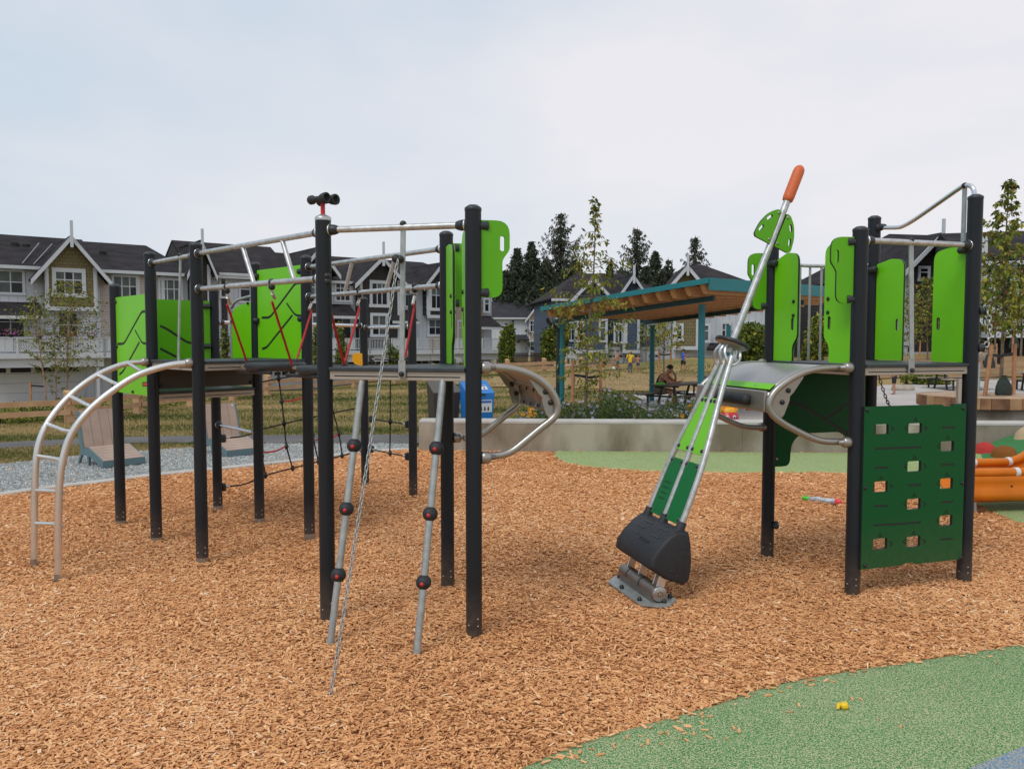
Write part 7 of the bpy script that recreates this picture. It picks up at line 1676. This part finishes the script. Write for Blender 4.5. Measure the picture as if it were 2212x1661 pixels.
def leafmesh(name, parent, pts, size, mats, weights, seed=0, droop=.5, aspect=.42, dirs=None):
    """kite shaped leaves (2 triangles) at pts"""
    r_ = np.random.RandomState(seed); n = len(pts); P = np.array([tuple(p) for p in pts], 'f'); org = ORG[parent.name]
    P -= np.array(org)
    d = r_.normal(0, 1, (n, 3)); d[:, 2] -= droop*1.2
    if dirs is not None: d = d*.7 + np.array(dirs)*1.3
    d /= np.linalg.norm(d, axis=1)[:, None]
    s = np.cross(d, r_.normal(0, 1, (n, 3))); s /= np.linalg.norm(s, axis=1)[:, None]
    L_ = (size*r_.uniform(.65, 1.35, n))[:, None]
    V = np.stack([P, P + d*L_*.45 + s*L_*aspect*.5, P + d*L_, P + d*L_*.45 - s*L_*aspect*.5], 1).reshape(-1, 3)
    me = bpy.data.meshes.new(name); me.vertices.add(4*n); me.vertices.foreach_set('co', V.ravel()); me.loops.add(4*n); me.loops.foreach_set('vertex_index', np.arange(4*n, dtype='i'))
    me.polygons.add(n); me.polygons.foreach_set('loop_start', np.arange(n, dtype='i')*4); me.polygons.foreach_set('loop_total', np.full(n, 4, 'i'))
    for m in mats: me.materials.append(m)
    me.polygons.foreach_set('material_index', r_.choice(len(mats), n, p=weights).astype('i')); me.update(calc_edges=True)
    o = bpy.data.objects.new(name, me); link(o, parent); ORG[o.name] = org; return o
def sapling(label, base, tip, prof, leaf, nbr, per, seed, mats, wts, trunk_r=.03, stakes=None, strap=True, up=.5, bark=M_bark, group=None, cat='tree', name='young_tree', leaf_aspect=.36, bagm=None, start=.25, droop=.6):
    """prof: [(fraction of height, crown radius)]"""
    rr = random.Random(seed); B, T_ = Vector(base), Vector(tip); H_ = T_.z-B.z
    r = root(name, label, cat, tuple(B), group); mb = MB(); ax = smoothpts([B, B.lerp(T_, .35)+Vector((rr.gauss(0,.02), rr.gauss(0,.02), 0))*H_*.3, B.lerp(T_, .7)+Vector((rr.gauss(0,.02), 0, 0))*H_*.3, T_], 5)
    k = len(ax); mb.tube(ax, [trunk_r*(1-.88*i/(k-1)) for i in range(k)], 9); pts, dirs = [], []
    for i in range(nbr):
        t = start + (1-start)*(i+rr.random()*.8)/nbr; p = ax[min(k-2, int(t*(k-1)))].lerp(ax[min(k-1, int(t*(k-1))+1)], t*(k-1) % 1); R0 = pieces(t, prof)*rr.uniform(.55, 1.12); a = i*2.399 + rr.uniform(-.5,.5)
        d = Vector((math.cos(a), math.sin(a), 0)); q = [p]; m_ = 5
        for s_ in range(1, m_+1): q.append(p + d*R0*s_/m_ + UP*R0*up*(s_/m_)*(1.25-.7*s_/m_) + Vector((rr.gauss(0,.02), rr.gauss(0,.02), rr.gauss(0,.015)))*R0*2)
        mb.tube(q, [trunk_r*.30*(1-.8*s_/m_)*(1-.5*t) + .0012 for s_ in range(m_+1)], 5, cap=False)
        for c in range(int(per*max(.25, R0/prof[len(prof)//2][1]))):
            s_ = min(.999, rr.random()**.6); f = s_*m_; z = int(f); pp2 = q[z].lerp(q[min(m_, z+1)], f-z); off = Vector((rr.gauss(0,1), rr.gauss(0,1), rr.gauss(0,.7)))*R0*.09
            pts.append(pp2+off); dirs.append((d.x*.5, d.y*.5, -droop))
    for i in range(int(per*.7)): t = rr.uniform(.86, 1.0); p = ax[min(k-1, int(t*(k-1)))]; pts.append(p + Vector((rr.gauss(0,.022), rr.gauss(0,.022), rr.gauss(0,.04)))*H_*.30); dirs.append((0,0,-.2))
    obj('trunk', mb, bark, r); leafmesh('crown', r, pts, leaf, mats, wts, seed, dirs=dirs, aspect=leaf_aspect)
    if stakes:
        for (sx, sy, h, w_, lean) in stakes:
            s0 = B + Vector((sx, sy, 0)); s1 = s0 + Vector((lean, 0, h)); obj('stake', MB().tube([s0-UP*.1, s1], w_, 10), M_stake, r)
            if strap:
                tp = s0.lerp(s1, .82); tk = B.lerp(T_, (tp.z-B.z-.03)/H_); obj('tie_strap', MB().beam(tp, tk, .012, .045*w_/.028), M_blk, r)
    return r
M_stake = pm('round_stake', (.40,.19,.09), .75, 0, .2, 9)
LM = [M_l1, M_l2, M_l3, M_l4]
b_ = Vector((at(1265, 897, 13.3).x, 13.3, .02)); t_ = at(1286, 428, 13.3)
sapling('young staked tree with drooping yellow green leaves in front of the teal shelter post', b_, t_, [(0,.3),(.2,.55),(.3,.68),(.5,.74),(.62,.66),(.72,.46),(.8,.27),(.87,.10),(1,.05)], .085, 66, 46, 11, LM, [.48,.2,.27,.05],
    .030, stakes=[(-.22,-.05,1.30,.026,0),(.25,.02,1.28,.026,.0)], up=.12, start=.20)
wb = root('watering_bag', 'small black watering bag at the foot of the young tree', 'watering bag', tuple(b_)); obj('bag', MB().lathe([(.09,0),(.10,.06),(.07,.16),(.03,.22),(.045,.24)], b_+Vector((.04,.02,.0)), n=10), M_blk, wb)
# tree on the round bench
b2 = Vector((at(2161, 852, 14.4).x, 14.4, .60)); t2 = at(2180, 388, 14.4)
sapling('tall young tree with broad olive leaves growing from the round timber bench', b2, t2, [(0,.2),(.25,.55),(.45,.78),(.6,.60),(.7,.42),(.8,.26),(.9,.12),(1,.05)], .095, 66, 44, 21, LM, [.38,.27,.27,.08],
    .036, stakes=[(-.36,-.1,.98,.034,.12),(.20,-.05,1.0,.034,.0)], up=.55, start=.28, leaf_aspect=.5)
bg_ = root('watering_bag', 'large dark green watering bag leaning on the tree in the round bench', 'watering bag', (b2.x-.1, b2.y-.2, .69))
mb = MB(); c = Vector((b2.x-.08, b2.y-.22, .69)); mb.lathe([(.14,0),(.15,.04),(.135,.14),(.10,.25),(.04,.33),(.055,.35)], c, n=16); rr2 = random.Random(2); mb.v = [(x+rr2.gauss(0,.007), c.y+(y-c.y)*.6, z) for x, y, z in mb.v]
obj('bag', mb, pm('dark_green_canvas', (.018,.028,.022), .8, 0, .3, 15, .4, 40), bg_)
# multi stemmed birches on the left
for i, (ub, vb, ut, vt, lean) in enumerate(((100,868,72,640,0),(121,873,118,700,0),(146,862,152,615,0))):
    Y = 22.0 + i*.4; B = at(ub, vb, Y); T_ = at(ut, vt, Y)
    sapling(['leftmost thin birch leaning left behind the rail fence', 'middle slender birch with few leaves behind the rail fence', 'tallest birch of the three, bushy and spreading, behind the rail fence'][i], B, T_,
        [[(0,.2),(.3,.45),(.5,.5),(.75,.42),(1,.1)],[(0,.15),(.4,.35),(.8,.3),(1,.05)],[(0,.2),(.25,.9),(.5,1.35),(.7,1.05),(.85,.55),(1,.2)]][i], .062, (36,26,74)[i], (40,16,56)[i], 31+i, [M_l1, M_l2, M_l3], [.40,.38,.22],
        .026, up=.9, bark=M_birch, group='birches in front of the left houses', name='birch_tree', start=.18 if i != 1 else .05, leaf_aspect=.6, droop=.2, stakes=[(-.42,0,.55,.03,0)] if i == 0 else None, strap=(i == 0))
# small trees further back
def far_tree(label, u, vb, vt, Y, rad, seed, wts=(.45,.3,.2,.05), nbr=44, per=34, leaf=.10, stakes=None, start=.25, group=None, up=.6):
    B = at(u, vb, Y); B.z = terrain(B.x, Y) if vb is None else B.z; T_ = at(u+2, vt, Y)
    return sapling(label, B, T_, [(0,rad*.2),(.3,rad*.8),(.5,rad),(.75,rad*.7),(1,rad*.12)], leaf, nbr, per, seed, LM, list(wts), .035, stakes=stakes, group=group, start=start, up=up, leaf_aspect=.6)
far_tree('yellowish young tree with two stakes seen under the shelter roof', 1434, 806, 672, 33, .95, 41, (.35,.15,.45,.05), 46, 34, .11, stakes=[(-.2,0,.95,.04,-.02),(.26,0,.95,.04,.03)], start=.3)
far_tree('thin green sapling just left of the blue t-shirt child', 1395, 790, 690, 40, .7, 42, nbr=26, per=20)
far_tree('small reddish tree behind the second lime board of the tower', 1968, 790, 612, 30, .75, 43, (.25,.35,.2,.2), 44, 26, .10, stakes=[(-.35,0,.9,.03,0),(.3,0,.95,.03,.02)])
far_tree('dark leafy tree before the brown house between the tower boards', 2004, 784, 600, 33, 1.1, 44, (.3,.5,.15,.05), 54, 40, .12)
far_tree('thin bare stemmed staked tree right of the tower with green bag', 2136, 790, 690, 22.5, .35, 45, (.4,.3,.3,0), 16, 7, .09, stakes=[(-.2,0,.62,.022,0),(.2,0,.62,.022,0)])
far_tree('half yellow tree at the right edge behind the round bench', 2205, 770, 600, 24, .8, 46, (.35,.2,.4,.05), 44, 30, .10, stakes=[(-.25,0,.9,.03,0)])
far_tree('green tree at the right edge in front of the dark townhouse block', 2150, 760, 590, 27, .9, 47, (.4,.3,.25,.05), 44, 30, .10, stakes=[(.25,0,.9,.03,0)])
for i, (u, v, Y) in enumerate(((2137,795,22.2),(2190,752,26.5))):
    p = at(u, v, Y); b_ = root('watering_bag', ['slim green watering bag on the thin staked tree', 'far green watering bag at the right edge of the lawn'][i], 'watering bag', tuple(p), 'green watering bags on the right lawn')
    obj('bag', MB().lathe([(.14,0),(.15,.1),(.10,.3),(.04,.42),(.05,.44)], p, n=12), MAT['dark_green_canvas'], b_)
# bushes (dense foliage)
def bush(label, c, rx, ry, rz, n, leaf, seed, mats=None, wts=None, cat='shrub', name='shrub', trunk=True, group=None):
    rr = np.random.RandomState(seed); c = Vector(c); r = root(name, label, cat, tuple(c), group)
    lob = [(rr.normal(0,.38,3), rr.uniform(.42,.72)) for _ in range(9)]; pts = []
    while len(pts) < n:
        l, s_ = lob[rr.randint(9)]; d = rr.normal(0,1,3); d /= np.linalg.norm(d); p = np.clip(l,-.6,.6) + d*s_*rr.uniform(.55,1)**.5
        if p[2] < -.95: continue
        pts.append((c.x+p[0]*rx, c.y+p[1]*ry, c.z+rz*.95+p[2]*rz))
    mb = MB(); 
    for i in range(7 if trunk else 3):
        a = i*.9; q = [c-UP*.1, c+UP*rz*.7+Vector((math.cos(a)*rx*.2, math.sin(a)*ry*.2, 0)), c+UP*rz*1.5+Vector((math.cos(a)*rx*.55, math.sin(a)*ry*.55, 0))]; mb.tube(q, [.05*rz+.005,.03*rz,.008], 6)
    obj('trunk', mb, M_dbark, r); leafmesh('crown', r, pts, leaf, mats or [M_l2, M_l1, M_l3], wts or [.5,.38,.12], seed, aspect=.6); return r
def px_bush(label, u0, u1, vt, vb, Y, n, leaf, seed, **k):
    a, b = at(u0, vb, Y), at(u1, vb, Y); t = at(u0, vt, Y); rx = (b.x-a.x)/2; rz = (t.z-a.z)/2
    return bush(label, ((a.x+b.x)/2, Y, a.z), rx, rx*.8, rz, n, leaf, seed, **k)
px_bush('round dark green tree beside the corner balcony of the row', 1079, 1112, 704, 788, 52, 3500, .22, 51, name='bushy_tree', cat='tree')
px_bush('dark evergreen shrub left of the teal post before the distant house', 1172, 1212, 706, 786, 50, 3200, .2, 52, name='bushy_tree', cat='tree')
px_bush('olive green tree between distant house and downspout', 1186, 1226, 690, 775, 54, 3000, .22, 53, name='bushy_tree', cat='tree')
px_bush('dense green tree mass left of the tower seen past the pole', 1584, 1690, 688, 796, 42, 7000, .22, 54, name='bushy_tree', cat='tree')
px_bush('green tree with yellow tints seen through the tower barrier', 1738, 1800, 680, 790, 40, 5000, .2, 55, name='bushy_tree', cat='tree', wts=[.38,.3,.32])
px_bush('low green tree partly behind the rear tower post', 1845, 1960, 716, 792, 44, 5000, .2, 56, name='bushy_tree', cat='tree')
px_bush('small green shrub under the long balcony behind the hanging chain', 838, 872, 745, 800, 40, 900, .13, 57)
px_bush('thin leafy shrub by the balcony left of the yellow flap', 725, 752, 690, 800, 36, 1100, .12, 58)
px_bush('slender green shrub between lime panel and binocular post', 678, 694, 705, 805, 36, 900, .12, 59)
px_bush('vine-like brown green shrub behind the entry hoop', 474, 504, 700, 800, 34, 500, .12, 60)
px_bush('low dark planting by the boulder at the plaza edge', 1945, 2040, 806, 836, 27, 2600, .10, 61, wts=[.5,.35,.15])
for i, (u, v, Y, w_) in enumerate(((5,930,16.5,.8),(40,905,17,.7),(64,880,18,.6),(150,888,18.5,.8),(215,880,20,.9),(330,872,20.5,.8),(430,856,23.5,.9),(520,848,25,1.0))):
    p = at(u, v, Y); px_ = bush('clump of weedy green plants and grasses number %s from the left along the fence' % ['first','second','third','fourth','fifth','sixth','seventh','eighth'][i] , (p.x, Y, terrain(p.x, Y)), w_, .5, .22, 500, .07, 70+i, mats=[M_l2, M_l1, M_l3], wts=[.4,.35,.25], group='weedy clumps along the fence', name='weed_clump', trunk=False)
# conifers
def conifer(label, u, vt, Y, Rb, seed, vb=742, dens=1.0, sparse=False, dead=False, group='conifers on the skyline', lean=0, crown=.0):
    rr = np.random.RandomState(seed); T_ = at(u, vt, Y); B = Vector((T_.x, Y, at(u, vb, Y).z)); H_ = T_.z-B.z; r = root('conifer_tree', label, 'conifer', tuple(B), group)
    obj('trunk', MB().tube([B-UP*2, B.lerp(T_, .5), T_], [.016*H_, .010*H_, .02], 7), M_dbark, r); P, Dd = [], []; mb = MB()
    lev = int((26 if sparse else 40)*max(.7, dens)); k_ = 0
    for i in range(lev):
        t = crown + (1-crown)*((i+.3*rr.rand())/lev)**.95; z = B.z+H_*t; sh = (1-t)**(.80 if sparse else .95)
        for j in range(5 if sparse else 7):
            L_ = Rb*sh*rr.uniform(.45 if sparse else .65, 1.2 if sparse else 1.08) + .02*Rb; a = k_*2.39996 + rr.uniform(-.3,.3); k_ += 1
            d = Vector((math.cos(a), math.sin(a), 0)); lat = Vector((-d.y, d.x, 0)); m_ = max(3, int(L_/.30)); dr_ = rr.uniform(.16,.42); zz0 = z + rr.normal(0,.12)
            C3 = [Vector((B.x,B.y,zz0)) + d*L_*f + UP*(-L_*dr_*math.sin(f*2.3)*1.15 + L_*(.42 if sparse else .22)*f**3) for f in (0,.25,.5,.75,1)]
            if sparse or dead: mb.tube(C3, [.09,.07,.055,.04,.02], 4, cap=False)
            if dead: continue
            for s_ in range(1, m_+1):
                f = s_/m_; g = f*4; q0 = C3[min(3,int(g))].lerp(C3[min(3,int(g))+1], g-min(3,int(g)))
                for c in range(7 if sparse else 8):
                    q = q0 + lat*rr.normal(0, .10 if sparse else .16)*L_*(1.15-f) + Vector((rr.normal(0,.05), rr.normal(0,.05), rr.normal(-.05,.06))); P.append(q); Dd.append((d.x*.35+lat.x*rr.normal(0,.4), d.y*.35+lat.y*rr.normal(0,.4), -1.1 if sparse else -.55))
    if mb.v: obj('branches', mb, M_dbark, r)
    if P: leafmesh('foliage', r, P, .42 if sparse else .40, [M_c1, M_c2, M_c3], [.34,.50,.16], seed, aspect=.26 if sparse else .34, dirs=Dd)
    return r
conifer('tallest shaggy spruce left of the young tree with drooping boughs', 1212, 458, 110, 8.6, 81, dens=1.5, sparse=True)
conifer('second tall spruce right of the young tree', 1377, 490, 112, 7.2, 82, dens=1.4, sparse=True)
conifer('thin open crowned spruce above the olive gable', 1502, 508, 105, 5.2, 83, dens=.75, sparse=True, crown=.35)
conifer('pointed cedar just left of the tallest spruce', 1148, 522, 105, 5.2, 84, dens=1.4)
conifer('leftmost pointed cedar of the skyline group', 1117, 535, 104, 5.4, 85, dens=1.4)
conifer('broad cedar filling the gap under the tallest spruce', 1180, 560, 102, 6.2, 86, dens=1.5)
conifer('dark lower cedar at the left edge of the wood by the lime handhold', 1092, 585, 104, 5.0, 87, dens=1.3)
conifer('broad dark cedar right of the tallest spruce', 1243, 560, 103, 5.8, 88, dens=1.4)
conifer('small pointed fir between the two tall spruces', 1318, 563, 114, 2.8, 89, dens=.9)
conifer('cedar right of the second tall spruce', 1416, 541, 108, 4.6, 90, dens=1.3)
conifer('low cedar behind the slate blue gable', 1348, 590, 108, 4.0, 91, dens=1.1)
conifer('thin half bare larch right of the cedars', 1444, 556, 109, 2.8, 92, dens=.6, sparse=True)
conifer('bare grey dead snag among the cedars', 1452, 560, 110, 1.4, 93, dens=.35, dead=True)
conifer('lower cedar mass left of the olive gable', 1395, 575, 104, 4.0, 94, dens=1.2)
# a far wood closing the gaps
P, rsx = [], np.random.RandomState(5)
wr_ = root('far_wood', 'dark mass of far conifers closing the skyline behind the houses', 'wood', (4,125,0)); wr_['kind'] = 'stuff'
for i in range(20000):
    u = rsx.uniform(1075, 1470); top = 610 + 22*math.sin(u*.06) + 14*math.sin(u*.19+1) + (26 if u > 1450 else 0); v = rsx.uniform(top, 745); p = at(u, v, 122+rsx.uniform(-4,4)); P.append(p)
f_ = leafmesh('foliage', wr_, P, 1.0, [M_c1, M_c2, M_c3], [.3,.55,.15], 6, aspect=.5, droop=1.2); f_['kind'] = 'stuff'
# flower bed behind the wall (nobody could count the asters)
rsx = np.random.RandomState(9); P, Fp, Yp = [], [], []
M_purp = pm('aster_purple', (.40,.35,.56), .7, 0, .3, 40); M_oy = pm('rudbeckia_orange', (.80,.34,.015), .6)
M_bedl = pm('aster_leaf', (.040,.085,.028), .8, 0, .35, 12)
for i in range(230):
    u = rsx.uniform(1105, 1515); top = 872 + 16*math.sin(u*.045+1.2) + 6*math.sin(u*.17) + (14 if u < 1165 else 0) - (8 if 1235 < u < 1330 else 0); Y = rsx.uniform(12.55, 13.9); c = at(u, 905, Y); hgt = at(u, top+rsx.uniform(0,22), Y).z
    hgt = max(.18, hgt)
    for k in range(95): f = rsx.rand()**.7; P.append((c.x + rsx.normal(0,.11)*(.4+f), Y + rsx.normal(0,.11)*(.4+f), .03 + hgt*f))
    for k in range(rsx.randint(0,2)+(rsx.rand() < .3)): Fp.append((c.x + rsx.normal(0,.13), Y + rsx.normal(0,.10), .03+hgt*rsx.uniform(.75,1.08)))
fbr = root('flower_bed', 'bushy purple flowering asters filling the bed behind the concrete wall', 'flowers', (2,13,0)); fbr['kind'] = 'stuff'
leafmesh('leaves', fbr, P, .055, [M_bedl, M_l2, M_l1], [.55,.25,.20], 3, aspect=.3, droop=-.4)['kind'] = 'stuff'
mb = MB()
for i, p in enumerate(Fp):
    c = Vector(p); 
    for k in range(6): a = k*1.047+i; a2 = a+.5; mb.add([c, c+Vector((math.cos(a)*.026, math.sin(a)*.012-.006, math.sin(a)*.020+.004)), c+Vector((math.cos(a2)*.026, math.sin(a2)*.012-.006, math.sin(a2)*.020+.004))], [(0,1,2)])
obj('blooms', mb, M_purp, fbr)['kind'] = 'stuff'
for j, (u, v, lab) in enumerate(((1149,893,'small clump of orange yellow coneflowers left in the bed, above the wall'),(1493,886,'orange coneflower clump in the bed close behind the digger legs'))):
    c = at(u, v, 12.75); r = root('coneflowers', lab, 'flowers', (c.x, c.y, .03), 'orange coneflower clumps'); mb = MB(); P2 = []
    for i in range(11):
        q = c + Vector((rsx.normal(0,.07), rsx.normal(0,.05), rsx.normal(0,.045)*(1+j)))
        for k in range(8): a = k*.785; a2 = a+.55; mb.add([q, q+Vector((math.cos(a)*.033, -.008, math.sin(a)*.026)), q+Vector((math.cos(a2)*.033, -.008, math.sin(a2)*.026))], [(0,1,2)])
        for k in range(18): P2.append((q.x+rsx.normal(0,.04), q.y+rsx.normal(0,.04), rsx.uniform(.03, q.z)))
    obj('blooms', mb, M_oy, r); leafmesh('leaves', r, P2, .06, [M_bedl], [1], 4, aspect=.3, droop=-.3)
